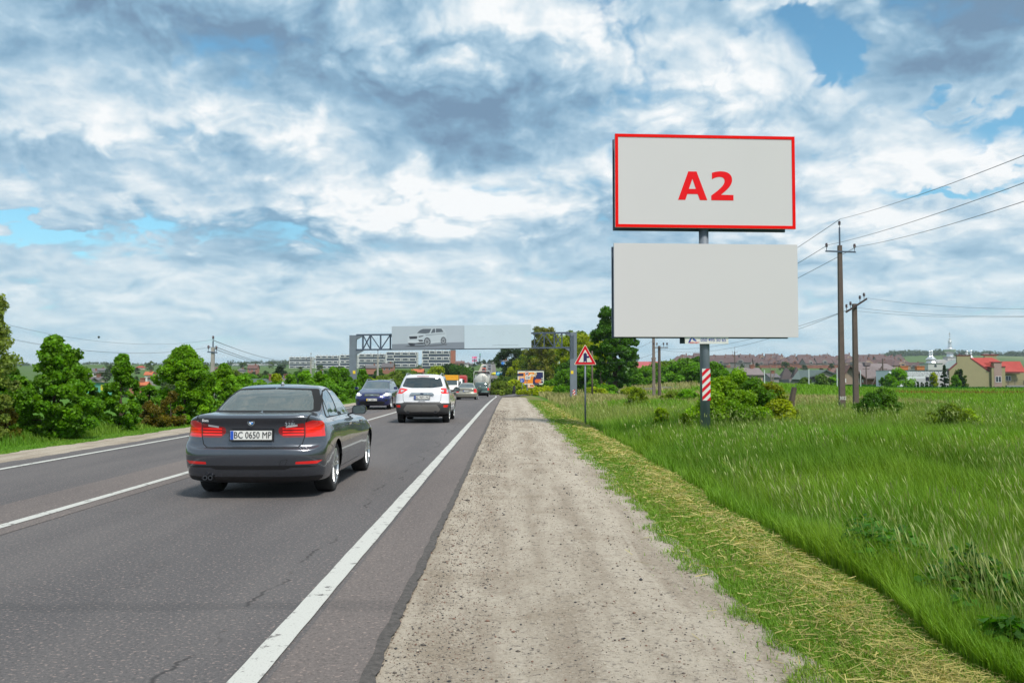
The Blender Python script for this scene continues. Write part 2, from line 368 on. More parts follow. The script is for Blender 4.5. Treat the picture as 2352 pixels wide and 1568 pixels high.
def gravel():
    m = D.materials.new('gravel'); m.use_nodes = True; t = m.node_tree; k = NG(t); b = t.nodes['Principled BSDF']
    pos = k.new('ShaderNodeNewGeometry').outputs['Position']; sp = k.new('ShaderNodeSeparateXYZ'); t.links.new(pos, sp.inputs[0])
    st = k.comb(sp.outputs[0], k.m('MULTIPLY', sp.outputs[1], .10), 0)
    tracks = k.noise(st, 3.2, 6, .62); patch = k.noise(pos, 1.3, 7, .6); gr = k.noise(pos, 34, 5, .85); peb = k.noise(pos, 19, 4, .7)
    base = k.mix(k.step(tracks, .36, .64), (.315, .265, .21, 1), (.44, .385, .315, 1))
    for xt, wd_, st_ in ((.12, .16, .35), (.95, .20, .6), (1.12, .03, .5)):
        dd = k.m('ABSOLUTE', k.m('SUBTRACT', k.m('ADD', sp.outputs[0], k.m('MULTIPLY', k.noise(k.comb(0, k.m('MULTIPLY', sp.outputs[1], .15), xt), 2., 3), .35)), xt + .17))
        base = k.mix(k.m('MULTIPLY', k.m('MULTIPLY', k.step(dd, wd_, wd_ * .3), st_), k.step(patch, .38, .5)), base, (.49, .435, .36, 1))
    base = k.mix(k.m('MULTIPLY', k.step(patch, .5, .72), .75), base, (.27, .22, .165, 1))
    base = k.mix(k.m('MULTIPLY', k.step(patch, .46, .3), .5), base, (.52, .465, .385, 1))
    base = k.mix(k.m('MULTIPLY', k.step(gr, .52, .66), .5), base, (.60, .54, .47, 1))
    base = k.mix(k.m('MULTIPLY', k.step(gr, .46, .34), .7), base, (.10, .085, .07, 1))
    base = k.mix(k.m('MULTIPLY', k.step(peb, .58, .65), .6), base, (.09, .08, .075, 1))
    t.links.new(base, b.inputs['Base Color']); b.inputs['Roughness'].default_value = .95; b.inputs['Specular IOR Level'].default_value = .15
    bn = k.new('ShaderNodeBump'); bn.inputs['Strength'].default_value = .9; bn.inputs['Distance'].default_value = .03
    hh = k.m('ADD', k.m('MULTIPLY', gr, .6), k.m('ADD', k.m('MULTIPLY', peb, .5), k.m('MULTIPLY', tracks, .35)))
    t.links.new(hh, bn.inputs['Height']); t.links.new(bn.outputs[0], b.inputs['Normal'])
    return m
grav = gravel()
yroad = np.concatenate([np.arange(-25, 2, .5), np.arange(2, 30, .1), np.arange(30, 90, .4), np.arange(90, 420, 3), np.arange(420, 1400, 8)])
def strip(name, xa, xb, dz, m, y0=-25, y1=1400, nxs=2, wob=0., jag=0., zf=None, kind='structure'):
    yy = yroad[(yroad >= y0) & (yroad <= y1)]; n = len(yy)
    a = (xa(yy) if callable(xa) else np.full(n, xa)); b_ = (xb(yy) if callable(xb) else np.full(n, xb))
    T = np.linspace(0, 1, nxs); XX = a[:, None] * (1 - T) + b_[:, None] * T + xc(yy)[:, None]
    YY = np.repeat(yy[:, None], nxs, 1)
    ZZ = (zf(XX, YY) if zf else road_z(YY)) + dz
    v = np.stack([XX, YY, ZZ], -1).reshape(-1, 3); i = np.arange(n * nxs).reshape(n, nxs)
    f = np.stack([i[:-1, :-1], i[:-1, 1:], i[1:, 1:], i[1:, :-1]], -1).reshape(-1, 4)
    o = npmesh(name, v, [f], m, smooth=True); tag(o, kind=kind); return o
def edge(x0, amp, s):
    def f(y): return x0 + amp * (np.sin(y * 1.7 + s) * .5 + np.sin(y * .43 + 2 * s) * .8 + np.sin(y * 5.1 + s * 3) * .35 + np.sin(y * 11.3 + s) * .25)
    return f
eR = edge(-.72, .008, 1.0); eL = edge(-9.1, .05, 2.2)
strip('road', lambda y: eL(y), lambda y: eR(y), 0, asp, nxs=9)
strip('road', -1.20, lambda y: eR(y) - .0, .004, asp2, nxs=2)            # redder strip outside the edge line
strip('road', -6.05, -4.9, .004, asp2, y0=-25, nxs=2)
strip('road', lambda y: eR(y) - .02 + .006 * np.sin(y * 9), lambda y: eR(y) + .05 + .004 * np.sin(y * 7) + .006 * np.sin(y * 17) + .006 * np.sin(y * 29), .008, tar, y1=100, nxs=3, zf=lambda x, y: road_z(y) - .020 * sst(x - xc(y), -.74, -.6))
white = wear('road_paint', (.50, .50, .47), (.14, .13, .125), .70)
strip('road_marking', edge(-1.395, .004, 3), edge(-1.24, .004, 5), .009, white, y1=112)
strip('road_marking', edge(-5.24, .004, 1), edge(-5.11, .004, 2), .009, white)
strip('road_marking', -8.55, -8.41, .009, white, y1=600)
strip('road_marking', -1.36, -1.2, .009, white, y0=170, y1=1300)
# gravel shoulders
def gz(x, y): return h(np.clip(x - xc(y), 1.66, 9) + xc(y), y) * 0 + road_z(y) - .028 + .012 * np.sin((x - .3) * 4.2) - .02 * sst(x - xc(y), .8, 1.7)
strip('gravel_shoulder', lambda y: eR(y) + .02, edge(1.66, .05, .4), 0, grav, y1=96, nxs=10, zf=gz)
strip('gravel_shoulder', edge(-10.35, .10, 1.4), lambda y: eL(y) + .02, -.03, grav, y1=130, nxs=4)
strip('gravel_shoulder', -11.6, -9.3, .02, grav, y0=430, y1=1150)
strip('gravel_shoulder', -.9, 2.3, .03, mat('dark_gravel', (.13, .115, .105), .95, var=.3, vs=.3, coord='World'), y0=430, y1=1150)
# the side road that leaves to the right past the shoulder
yy = np.linspace(0, 1, 24); P0 = []
for t in yy:
    P0.append((-1.6 + 26 * t ** 1.1, 112 + 22 * t ** .7, -.0))
vs = []; fs = []
for i, (x, y, z) in enumerate(P0):
    wdt = 9 - 3 * yy[i]
    for s_ in (-1, -.33, .33, 1):
        yq = y + s_ * wdt / 2 * .9; vs.append((x - s_ * 1.2, yq, max(hz1(x, yq), hz1(x - s_ * 1.2, yq)) + .07))
for i in range(23):
    for k in range(3): a = i * 4 + k; fs.append((a, a + 4, a + 5, a + 1))
mb = MB(); mb.add(vs, fs); tag(mb.build('side_road', asp, smooth=True), kind='structure')
# ---------------------------------------------------------------- vehicles
def cr_interp(P, sub):          # centripetal Catmull-Rom through P (n, ..., 3) along axis 0
    n = len(P); A = np.concatenate([[2 * P[0] - P[1]], P, [2 * P[-1] - P[-2]]])
    out = []
    for i in range(n - 1):
        p0, p1, p2, p3 = A[i], A[i + 1], A[i + 2], A[i + 3]
        def kn(a, b): return np.maximum(np.linalg.norm(b - a, axis=-1, keepdims=True), 1e-4) ** .5
        t1 = kn(p0, p1); t2 = t1 + kn(p1, p2); t3 = t2 + kn(p2, p3)
        for k in range(sub):
            t = t1 + (t2 - t1) * k / sub
            a1 = (t1 - t) / t1 * p0 + t / t1 * p1; a2 = (t2 - t) / (t2 - t1) * p1 + (t - t1) / (t2 - t1) * p2
            a3 = (t3 - t) / (t3 - t2) * p2 + (t - t2) / (t3 - t2) * p3
            b1 = (t2 - t) / t2 * a1 + t / t2 * a2; b2 = (t3 - t) / (t3 - t1) * a2 + (t - t1) / (t3 - t1) * a3
            out.append((t2 - t) / (t2 - t1) * b1 + (t - t1) / (t2 - t1) * b2)
    out.append(P[-1]); return np.array(out)
PF = [(0, 0), (.5, .07), (.82, .26), (.965, .56), (1, 1)]
def ring(yR, zR, yF, zF, w, zs, cR, cF, wf=1.):   # one level line round the car: rear centre, side, front centre
    zsr, zsf = zs; pts = []
    for i, (f, o) in enumerate(PF):
        zz = zR if i < 3 else zR * (1 - (i - 2) / 2) + zsr * ((i - 2) / 2); pts.append((f * w, yR + cR * o, zz))
    ya, yb = yR + cR, yF - cF
    for t in (.25, .5, .75): pts.append((w * (1 + (wf - 1) * max(0, t - .5) * 2), ya + (yb - ya) * t, zsr + (zsf - zsr) * t))
    for i, (f, o) in list(enumerate(PF))[::-1]:
        zz = zF if i < 3 else zF * (1 - (i - 2) / 2) + zsf * ((i - 2) / 2); pts.append((f * w * wf, yF - cF * o, zz))
    return pts
def shell(rings, sr=5, sc=7):
    P = np.array([ring(*r) for r in rings]); P = cr_interp(P, sr)
    P = np.transpose(cr_interp(np.transpose(P, (1, 0, 2)), sc), (1, 0, 2))
    P[-1, :, 0] = 0; P[:, 0, 0] = 0; P[:, -1, 0] = 0
    P[..., 0] = np.maximum(P[..., 0], 0)
    nr, ncl = P.shape[:2]; full = np.concatenate([P, (P * [-1, 1, 1])[:, -2:0:-1]], 1); m = full.shape[1]
    bm = bmesh.new(); vv = [[bm.verts.new(full[i, j]) for j in range(m)] for i in range(nr)]
    for i in range(nr - 1):
        for j in range(m):
            k = (j + 1) % m
            bm.faces.new((vv[i][j], vv[i][k], vv[i + 1][k], vv[i + 1][j]))
    bmesh.ops.remove_doubles(bm, verts=bm.verts, dist=2e-4)
    bmesh.ops.dissolve_degenerate(bm, dist=1e-5, edges=bm.edges)
    bmesh.ops.recalc_face_normals(bm, faces=bm.faces)
    return bm
def pin(p, poly):
    x, y = p; c_ = False; n = len(poly)
    for i in range(n):
        x1, y1 = poly[i]; x2, y2 = poly[i - 1]
        if (y1 > y) != (y2 > y) and x < (x2 - x1) * (y - y1) / (y2 - y1) + x1: c_ = not c_
    return c_
def rounded(poly, r, n=3):      # round the corners of a polygon
    out = []; N = len(poly)
    for i in range(N):
        p = Vector(poly[i]); a = Vector(poly[i - 1]) - p; b = Vector(poly[(i + 1) % N]) - p
        rr = min(r, a.length * .45, b.length * .45); A = p + a.normalized() * rr; B = p + b.normalized() * rr
        for k in range(n + 1): t = k / n; out.append(tuple((1 - t) ** 2 * A + 2 * t * (1 - t) * p + t * t * B))
    return out
def cut(bm, pid, poly, ax, ok, mirror=True):
    lay = bm.faces.layers.int.get('p') or bm.faces.layers.int.new('p')
    sides = (1, -1) if mirror else (1,)
    for sd_ in sides:
        pl = [(x * sd_, z) for x, z in poly] if ax == 'y' else poly
        pr = (lambda p: (p.x, p.z)) if ax == 'y' else (lambda p: (p.y, p.z)) if ax == 'x' else (lambda p: (p.x, p.y))
        if ax == 'z': pl = [(x * sd_, z) for x, z in poly]
        x0 = min(p[0] for p in pl); x1 = max(p[0] for p in pl); z0 = min(p[1] for p in pl); z1 = max(p[1] for p in pl)
        def cand(f):
            cc = f.calc_center_median()
            if ax == 'x' and cc.x * sd_ <= .02: return False
            if not ok(cc, f.normal): return False
            q = [pr(v.co) for v in f.verts]
            return max(a for a, b in q) >= x0 and min(a for a, b in q) <= x1 and max(b for a, b in q) >= z0 and min(b for a, b in q) <= z1
        F_ = [f for f in bm.faces if cand(f)]
        n = len(pl)
        for i in range(n):
            a = pl[i]; b = pl[(i + 1) % n]; d = (b[0] - a[0], b[1] - a[1])
            if abs(d[0]) + abs(d[1]) < 1e-7: continue
            if ax == 'y': co = (a[0], 0, a[1]); no = (d[1], 0, -d[0])
            elif ax == 'x': co = (0, a[0], a[1]); no = (0, d[1], -d[0])
            else: co = (a[0], a[1], 0); no = (d[1], -d[0], 0)
            es = list({e for f in F_ for e in f.edges}); vs_ = list({v for f in F_ for v in f.verts})
            r_ = bmesh.ops.bisect_plane(bm, geom=F_ + es + vs_, dist=1e-5, plane_co=co, plane_no=no)
            F_ = list({e for e in r_['geom'] if isinstance(e, bmesh.types.BMFace) and e.is_valid})
        for f in F_:
            if pin(pr(f.calc_center_median()), pl): f[lay] = pid
def strokes(pts, w):
    out = []
    for a, b in zip(pts[:-1], pts[1:]):
        d = Vector((b[0] - a[0], b[1] - a[1])).normalized(); n = Vector((-d.y, d.x)) * w / 2; e = d * w * .5
        out.append([(a[0] - e.x + n.x, a[1] - e.y + n.y), (b[0] + e.x + n.x, b[1] + e.y + n.y), (b[0] + e.x - n.x, b[1] + e.y - n.y), (a[0] - e.x - n.x, a[1] - e.y - n.y)])
    return out
def extract(bm, names, parent, y0, extra=None):     # pid -> (name, material, mirror-split)
    lay = bm.faces.layers.int.get('p'); objs = {}
    groups = {}
    for f in bm.faces:
        pid = f[lay] if lay else 0
        if pid == -1: continue
        sp = names[pid][2] if pid in names else False
        side = (1 if f.calc_center_median().x > 0 else -1) if sp else 0
        groups.setdefault((pid, side), []).append(f)
    todo = []
    for (pid, side), fl in groups.items():
        if pid != 9: todo.append((pid, side, fl)); continue
        left = set(fl)
        while left:
            st = [left.pop()]; comp = []
            while st:
                f = st.pop(); comp.append(f)
                for e in f.edges:
                    for f2 in e.link_faces:
                        if f2 in left: left.remove(f2); st.append(f2)
            if len(comp) > 2: todo.append((pid, side, comp))
    for pid, side, fl in todo:
        nm, m = names[pid][:2]; vs_ = {}; V_ = []; F_ = []
        for f in fl:
            r_ = []
            for v in f.verts:
                if v.index not in vs_: vs_[v.index] = len(V_); V_.append((v.co.x, v.co.y - y0, v.co.z))
                r_.append(vs_[v.index])
            F_.append(r_)
        me = D.meshes.new(nm); me.from_pydata(V_, [], F_); me.materials.append(m)
        me.polygons.foreach_set('use_smooth', [True] * len(F_)); me.update()
        par = parent
        if len(names[pid]) > 3 and names[pid][3] in objs: par = objs[names[pid][3]]
        o = D.objects.new(nm, me); link(o, par); objs.setdefault(pid, o); objs[(pid, side)] = o
    return objs
rubber = mat('tyre_rubber', (.018, .018, .019), .85, var=.1, vs=20)
chrome = mat('bright_metal', (.75, .77, .8), .18, 1., var=.03)
alloy = mat('alloy', (.62, .64, .67), .28, .9, var=.04)
black = mat('black_plastic', (.012, .012, .014), .45, var=.1)
dark_in = mat('underbody_black', (.006, .006, .007), .9, var=.1)
glass_d = mat('dark_glass', (.012, .02, .022), .03, var=.02, coat=1., spec=.8)
glass_l = mat('grey_glass', (.05, .07, .072), .05, var=.05, coat=1., spec=.8)
lamp_red = mat('red_lamp', (.75, .012, .01), .12, var=.1, vs=8, coat=1.)
lamp_dred = mat('dark_red_lamp', (.25, .006, .008), .12, var=.1, vs=8, coat=1.)
lamp_lit = mat('lit_red_lamp', (.85, .012, .008), .2, coat=1., emit=(1, .01, .01, .22))
lamp_clear = mat('clear_lamp', (.5, .5, .52), .15, var=.3, vs=14, coat=1.)
plate_w = mat('plate_white', (.74, .74, .72), .5, var=.02); plate_b = mat('plate_blue', (.02, .09, .5), .5); plate_y = mat('plate_yellow', (.85, .60, .03), .5)
ink = mat('plate_ink', (.015, .015, .02), .5)
seam = mat('panel_gap', (.004, .004, .005), .8)
def tinted(name='tinted_glass', c_=(.55, .68, .66, 1)):
    m = D.materials.new(name); m.use_nodes = True; t = m.node_tree; t.nodes.clear(); k = NG(t)
    tr = k.new('ShaderNodeBsdfTransparent'); tr.inputs[0].default_value = c_
    gl = k.new('ShaderNodeBsdfGlossy'); gl.inputs[0].default_value = (1, 1, 1, 1); gl.inputs['Roughness'].default_value = .02
    fr = k.new('ShaderNodeFresnel'); fr.inputs[0].default_value = 1.5
    mx = k.new('ShaderNodeMixShader'); t.links.new(k.m('ADD', fr.outputs[0], .06, clamp=True), mx.inputs[0])
    t.links.new(tr.outputs[0], mx.inputs[1]); t.links.new(gl.outputs[0], mx.inputs[2])
    df = k.new('ShaderNodeBsdfDiffuse'); df.inputs[0].default_value = (.42, .50, .48, 1); m2 = k.new('ShaderNodeMixShader'); m2.inputs[0].default_value = .16 if name == 'tinted_glass' else .02
    t.links.new(mx.outputs[0], m2.inputs[1]); t.links.new(df.outputs[0], m2.inputs[2])
    o = k.new('ShaderNodeOutputMaterial'); t.links.new(m2.outputs[0], o.inputs[0]); return m
tint = tinted(); clearg = tinted('clear_glass', (.88, .93, .92, 1))
def wheel(parent, x, y, r, w, spokes=5, double=True, rimm=None, rr=.70, name='wheel'):
    s = 1 if x > 0 else -1; rimm = rimm or alloy
    mb = MB(); mb.lathe([(r * .30, -w * .25), (r * .62, -w * .25), (r * .62, w * .1), (r * .30, w * .1)], 24, 'X')
    hub = mb.build(name, dark_in, parent, loc=(x - s * w / 2, y, r)); hub.rotation_euler = (0, 0, 0)
    mb = MB(); q = r * rr
    mb.lathe([(q, -w * .42), (q + .012, -w * .5), (r * .93, -w * .5), (r * .985, -w * .44), (r, -w * .32), (r, w * .32), (r * .985, w * .44), (r * .93, w * .5), (q + .012, w * .5), (q, w * .42), (q, -w * .42)], 40, 'X')
    mb.build('tyre', rubber, hub, smooth=True)
    mb = MB(); e = s * w * .5
    mb.lathe([(q, e * .9), (q + .008, e * 1.0), (q - .012, e * 1.02), (q - .02, e * .85), (q - .025, e * .2)], 40, 'X')
    mb.lathe([(0, e * .82), (r * .14, e * .8), (r * .17, e * .5)], 20, 'X')
    for k in range(spokes):
        a = 2 * math.pi * k / spokes + .3
        for da in ((-.16, .16) if double else (0,)):
            ia, oa = a + da * .9, a + da * 1.3; ri, ro = r * .11, q - .012
            p = [Vector((e * .70, math.cos(ia) * ri, math.sin(ia) * ri)), Vector((e * .92, math.cos(oa) * ro, math.sin(oa) * ro))]
            mb.bar(p[0], p[1], r * (.075 if double else .13), r * .06)
    mb.build('rim', rimm, hub, smooth=False)
    return hub
def plate(parent, loc, s='', w=.52, hgt=.113, yellow=False, face=-1, frame=True, name='licence_plate'):
    mb = MB(); mb.box(-w / 2, w / 2, -.004, .004, -hgt / 2, hgt / 2); p = mb.build(name, plate_w, parent, loc=loc)
    if face == 1: p.rotation_euler = (0, 0, math.pi)
    if frame: mb = MB(); mb.box(-w / 2 - .012, w / 2 + .012, -.001, .008, -hgt / 2 - .018, hgt / 2 + .008); mb.build('plate_frame', black, p)
    mb = MB(); mb.box(-w / 2 + .003, -w / 2 + .042, -.0065, .0, -hgt / 2 + .003, hgt / 2 - .003); mb.build('country_band', plate_y if yellow else plate_b, p)
    if s: text(s, hgt * 1.02, ink, p, Matrix.Translation((.02, -.0065, -.002)), sx=.80 * w / .52, bold=0)
    return p
def mirrors(parent, x, y, z, m, sc=1.):
    for s in (-1, 1):
        prof = []
        mb = MB(); P = []
        hw, hh, dd = .115 * sc, .075 * sc, .06 * sc
        for (ex, ez) in [(-1, -.7), (-.6, -1), (.7, -.9), (1, -.3), (.9, .6), (.5, 1), (-.7, .9), (-1, .4)]: P.append((ex * hw * s, ez * hh))
        n = len(P)
        vs_ = [(a, -.02, b) for a, b in P] + [(a * .97, .03, b * .97) for a, b in P] + [(a * .6, .085 * sc, b * .6) for a, b in P]
        fs_ = [tuple(range(n)), tuple(range(3 * n - 1, 2 * n - 1, -1))] + [(L * n + i, L * n + (i + 1) % n, (L + 1) * n + (i + 1) % n, (L + 1) * n + i) for L in (0, 1) for i in range(n)]
        mb.add(vs_, fs_); mb.bar((-hw * s * .9, .02, -hh * .7), (-hw * s * 1.9, .03, -hh * 1.1), .04, .025)
        o = mb.build('door_mirror', m, parent, loc=(x * s, y, z))
        mb = MB(); mb.add([(a * .82, -.0225, b * .8) for a, b in P], [tuple(range(n))]); mb.build('mirror_glass', glass_l, o)
def paint(name, c0, metal=.6, rough=.32): return mat(name, c0, rough, metal, var=.02, vs=2, coat=1.)

RN = lambda yR, zR, yF, zF, w, zs, cR=.4, cF=.5, wf=1.: (yR, zR, yF, zF, w, zs, cR, cF, wf)
def finish_car(root, bm, names, L, wheels, tw=.22, rimm=None, spokes=5, double=True, W_=.9):
    lay = bm.faces.layers.int.get('p')
    for (y, r) in wheels:
        circ = [(y + math.cos(a) * (r + .035), r + math.sin(a) * (r + .035)) for a in np.linspace(0, 2 * math.pi, 25)[:-1]]
        cut(bm, -1, circ, 'x', lambda c_, n_: abs(c_.x) > W_ * .55)
    for f in [f for f in bm.faces if f[bm.faces.layers.int.get('p')] == -1]: bm.faces.remove(f)
    bm.verts.index_update()
    objs = extract(bm, names, root, L / 2)
    mb = MB()
    y0, y1 = wheels[0][0] - L / 2, wheels[1][0] - L / 2; r0 = wheels[0][1]
    zb = .2 if r0 < .36 else .26
    mb.box(-W_ * .62, W_ * .62, -L / 2 + .25, L / 2 - .25, zb, zb + .2)
    mb.box(-W_ * .86, W_ * .86, y0 + r0 + .08, y1 - r0 - .08, zb - .02, zb + .22)
    for yy_ in (y0, y1):
        for s in (-1, 1):
            prof = [(math.cos(a) * (r0 + .04), math.sin(a) * (r0 + .04)) for a in np.linspace(-.25, math.pi + .25, 16)]
            vs_ = [(s * xx, yy_ + a, r0 + b) for xx in (W_ * .97, W_ * .60) for a, b in prof]
            mb.add(vs_, [(i, i + 1, i + 17, i + 16) for i in range(15)])
            mb.add([(s * W_ * .60, yy_ + a, r0 + b) for a, b in prof], [tuple(range(16))])
    mb.build('underbody', dark_in, root)
    for (y, r) in wheels:
        for s in (-1, 1): wheel(root, s * (W_ - .015), y - L / 2, r, tw, spokes, double, rimm)
    return objs
def seams(bm, pid, pts, ax, ok, w=.007, mirror=True):
    for q_ in strokes(pts, w): cut(bm, pid, q_, ax, ok, mirror)
ALL = lambda c_, n_: True

# ---- dark grey saloon, seen from behind
def saloon_dark():
    L = 4.63; root = thing('saloon_car', 'dark grey metallic saloon with the plate BC 0650 MP, nearest car on the road', 'car', (-3.22, 11.38 + L / 2, 0))
    rs = [RN(.20, .20, 4.45, .20, .76, (.20, .20), .34, .45), RN(.10, .27, 4.52, .22, .845, (.225, .225), .36, .55), RN(.045, .36, 4.57, .32, .885, (.36, .36), .40, .6),
          RN(.012, .47, 4.60, .48, .900, (.50, .50), .42, .62), RN(.0, .56, 4.61, .58, .905, (.60, .60), .43, .62), RN(.012, .625, 4.60, .66, .905, (.70, .68), .44, .62),
          RN(.075, .665, 4.56, .70, .900, (.76, .73), .42, .62, .985), RN(.10, .80, 4.50, .745, .888, (.84, .79), .42, .62, .975), RN(.085, .93, 4.42, .78, .872, (.905, .85), .42, .62, .965),
          RN(.035, 1.015, 4.34, .81, .852, (.945, .885), .42, .6, .96), RN(.05, 1.045, 4.22, .84, .83, (.965, .905), .42, .58, .95), RN(.16, 1.062, 4.0, .885, .80, (.978, .92), .42, .5, .95),
          RN(.42, 1.072, 3.62, .955, .765, (.99, .935), .42, .42, .95), RN(.56, 1.083, 3.36, 1.0, .738, (1.02, .96), .42, .40, .95), RN(.78, 1.185, 3.12, 1.10, .700, (1.11, 1.07), .40, .40, .96),
          RN(1.02, 1.292, 2.82, 1.23, .655, (1.22, 1.19), .36, .38, .97), RN(1.27, 1.372, 2.52, 1.345, .595, (1.325, 1.31), .30, .30, .98), RN(1.42, 1.400, 2.38, 1.385, .545, (1.375, 1.36), .26, .26, .98),
          RN(1.55, 1.415, 2.30, 1.405, .46, (1.405, 1.395), .2, .2), RN(1.70, 1.425, 2.25, 1.415, .25, (1.425, 1.415), .1, .1), RN(1.8, 1.43, 2.2, 1.42, .0, (1.43, 1.42), .03, .03)]
    bm = shell(rs, 5, 8)
    rear = lambda c_, n_: c_.y < .75; rearw = lambda c_, n_: c_.y < 1.6 and c_.z > 1.03
    body = paint('graphite_paint', (.095, .104, .125), .72, .22)
    # boot lid (its outline), then lamps, windows
    lid = rounded([(.0, 1.20), (.66, 1.20), (.60, .66), (.52, .645), (.0, .64)], .04)
    cut(bm, 2, [(0, 1.052), (.70, 1.052), (.645, .80), (.615, .69), (.56, .652), (0, .645)], 'y', lambda c_, n_: c_.y < .30)
    seams(bm, 9, [(0, .6425), (.565, .65), (.62, .69), (.65, .80), (.668, .96), (.70, 1.045)], 'y', lambda c_, n_: c_.y < .42, .011)
    seams(bm, 9, [(.70, .12), (.715, .40), (.66, .62)], 'z', lambda c_, n_: c_.z > .98 and c_.y < .75, .008)
    lampin = rounded([(.335, .90), (.645, .955), (.645, .775), (.385, .775), (.325, .835)], .03)
    cut(bm, 3, lampin, 'y', lambda c_, n_: c_.y < .35)
    cut(bm, 4, [(.653, .957), (.74, .985), (1.0, .955), (1.0, .785), (.653, .775)], 'y', lambda c_, n_: c_.y < .36)
    for z_ in (.80, .835, .872):
        cut(bm, 6, [(.38, z_), (.38, z_ + .017), (.635, z_ + .02), (.635, z_)], 'y', lambda c_, n_: c_.y < .35)
        cut(bm, 6, [(.665, z_), (.665, z_ + .02), (1., z_ + .02), (1., z_)], 'y', lambda c_, n_: c_.y < .29)
    cut(bm, 5, [(.42, .893), (.42, .915), (.56, .935), (.56, .912)], 'y', lambda c_, n_: c_.y < .35)
    # rear window in its black surround
    cut(bm, 7, rounded([(0, 1.075), (.70, 1.075), (.655, 1.22), (.555, 1.372), (0, 1.388)], .03), 'y', rearw)
    cut(bm, 8, rounded([(-.63, 1.095), (.63, 1.095), (.575, 1.235), (.495, 1.350), (0, 1.366), (-.495, 1.350), (-.575, 1.235)], .03), 'y', rearw, False)
    # side windows
    dlo = rounded([(.93, .985), (1.03, 1.13), (1.22, 1.27), (1.50, 1.345), (1.95, 1.372), (2.35, 1.352), (2.75, 1.235), (3.20, .975)], .03)
    sdw = lambda c_, n_: abs(c_.x) > .45 and c_.z > .9
    cut(bm, 7, dlo, 'x', sdw)
    w1 = [(1.03, 1.0), (1.10, 1.12), (1.20, 1.21), (1.23, 1.0)]; w2 = [(1.26, 1.0), (1.25, 1.245), (1.50, 1.325), (1.86, 1.352), (1.90, .99)]
    w3 = [(1.97, .99), (1.96, 1.352), (2.33, 1.332), (2.70, 1.218), (3.12, .985)]
    for w_ in (w1, w2, w3): cut(bm, 10, rounded(w_, .02), 'x', sdw)
    # windscreen
    cut(bm, 11, [(-.66, 1.0), (.66, 1.0), (.60, 1.2), (.50, 1.355), (0, 1.37), (-.50, 1.355), (-.60, 1.2)], 'y', lambda c_, n_: c_.y > 2.2 and c_.z > .99, False)
    # doors, sills, bumper details
    sd2 = lambda c_, n_: abs(c_.x) > .55
    seams(bm, 9, [(1.93, .985), (1.93, .70), (1.90, .32)], 'x', sd2); seams(bm, 9, [(1.05, .985), (1.19, .80), (1.42, .55), (1.42, .32)], 'x', sd2)
    seams(bm, 9, [(2.95, 1.0), (3.10, .80), (3.10, .50), (2.98, .32), (1.44, .30)], 'x', sd2)
    seams(bm, 9, [(.36, .70), (.52, .66), (.66, .62)], 'x', sd2)
    seams(bm, 9, [(1.0, .87), (1.12, .87), (1.12, .95), (1.0, .95), (1.0, .87)], 'x', lambda c_, n_: c_.x > .55, .005)
    rb = lambda c_, n_: c_.y < .40
    cut(bm, 12, rounded([(0, .375), (.42, .375), (.50, .40), (.80, .405), (.70, .43), (.0, .43)], .01), 'y', lambda c_, n_: c_.y < .3)
    cut(bm, 12, [(0, .10), (1.0, .10), (1.0, .30), (.62, .285), (.0, .285)], 'y', lambda c_, n_: c_.y < .33)
    cut(bm, 13, rounded([(.555, .445), (.56, .475), (.86, .485), (.80, .445)], .008), 'y', lambda c_, n_: c_.y < .27)
    seams(bm, 9, [(.43, .43), (.36, .43), (.39, .50), (.46, .50), (.43, .43)], 'y', rb, .005, False)
    seams(bm, 9, [(0, .41), (.8, .412)], 'y', rb, .004)
    names = {0: ('body', body, False), 2: ('boot_lid', body, False), 3: ('tail_lamp', lamp_dred, True), 4: ('tail_lamp', lamp_red, True), 5: ('reversing_lamp', lamp_clear, True),
             6: ('brake_light', lamp_lit, True), 7: ('window_surround', seam, False), 8: ('rear_window', tint, False), 9: ('panel_gap', seam, False), 10: ('side_window', glass_l, True),
             11: ('windscreen', clearg, False), 12: ('lower_bumper', black, False), 13: ('reflector', lamp_red, True)}
    finish_car(root, bm, names, L, [(1.04, .335), (3.85, .335)], .235, None, 5, True, .885)
    bm.free(); o = -L / 2
    plate(root, (0, .062 + o, .805), 'BC 0650 MP')
    mirrors(root, .875, 2.98 + o, 1.03, paint('mirror_black', (.02, .022, .026), .3))
    # roundel and lettering on the boot lid
    M = Matrix.Translation((0, .072 + o, .965))
    mb = MB(); mb.lathe([(0, .0), (.036, .0), (.041, .006), (.041, .012)], 28, 'Y', (0, .06 + o, .965)); em = mb.build('emblem', black, root)
    bl = mat('emblem_blue', (.03, .25, .75), .3); wh = mat('emblem_white', (.8, .8, .8), .3)
    for k, m_ in enumerate((wh, bl, wh, bl)):
        a0 = math.pi / 2 * k; P = [(0, 0)] + [(math.cos(a0 + t) * .026, math.sin(a0 + t) * .026) for t in np.linspace(0, math.pi / 2, 7)]
        mb = MB(); mb.add([(a, .0585 + o, .965 + b) for a, b in P], [tuple(range(len(P)))]); mb.build('emblem_quarter', m_, em)
    mb = MB(); mb.lathe([(.037, .0), (.042, .0), (.042, .008), (.037, .008)], 28, 'Y', (0, .055 + o, .965)); mb.build('emblem_ring', chrome, em)
    text('328i', .048, chrome, root, Matrix.Translation((.50 - .02, .083 + o, .940)), 'badge', .003, .0005, 1.45, 'CENTER', 1.1)
    text('Som', .045, mat('sticker_silver', (.7, .72, .74), .4), root, Matrix.Translation((-.585, .098 + o, .985)) @ Matrix.Rotation(R(3), 4, 'Y'), 'sticker', .002, .001, 1.0)
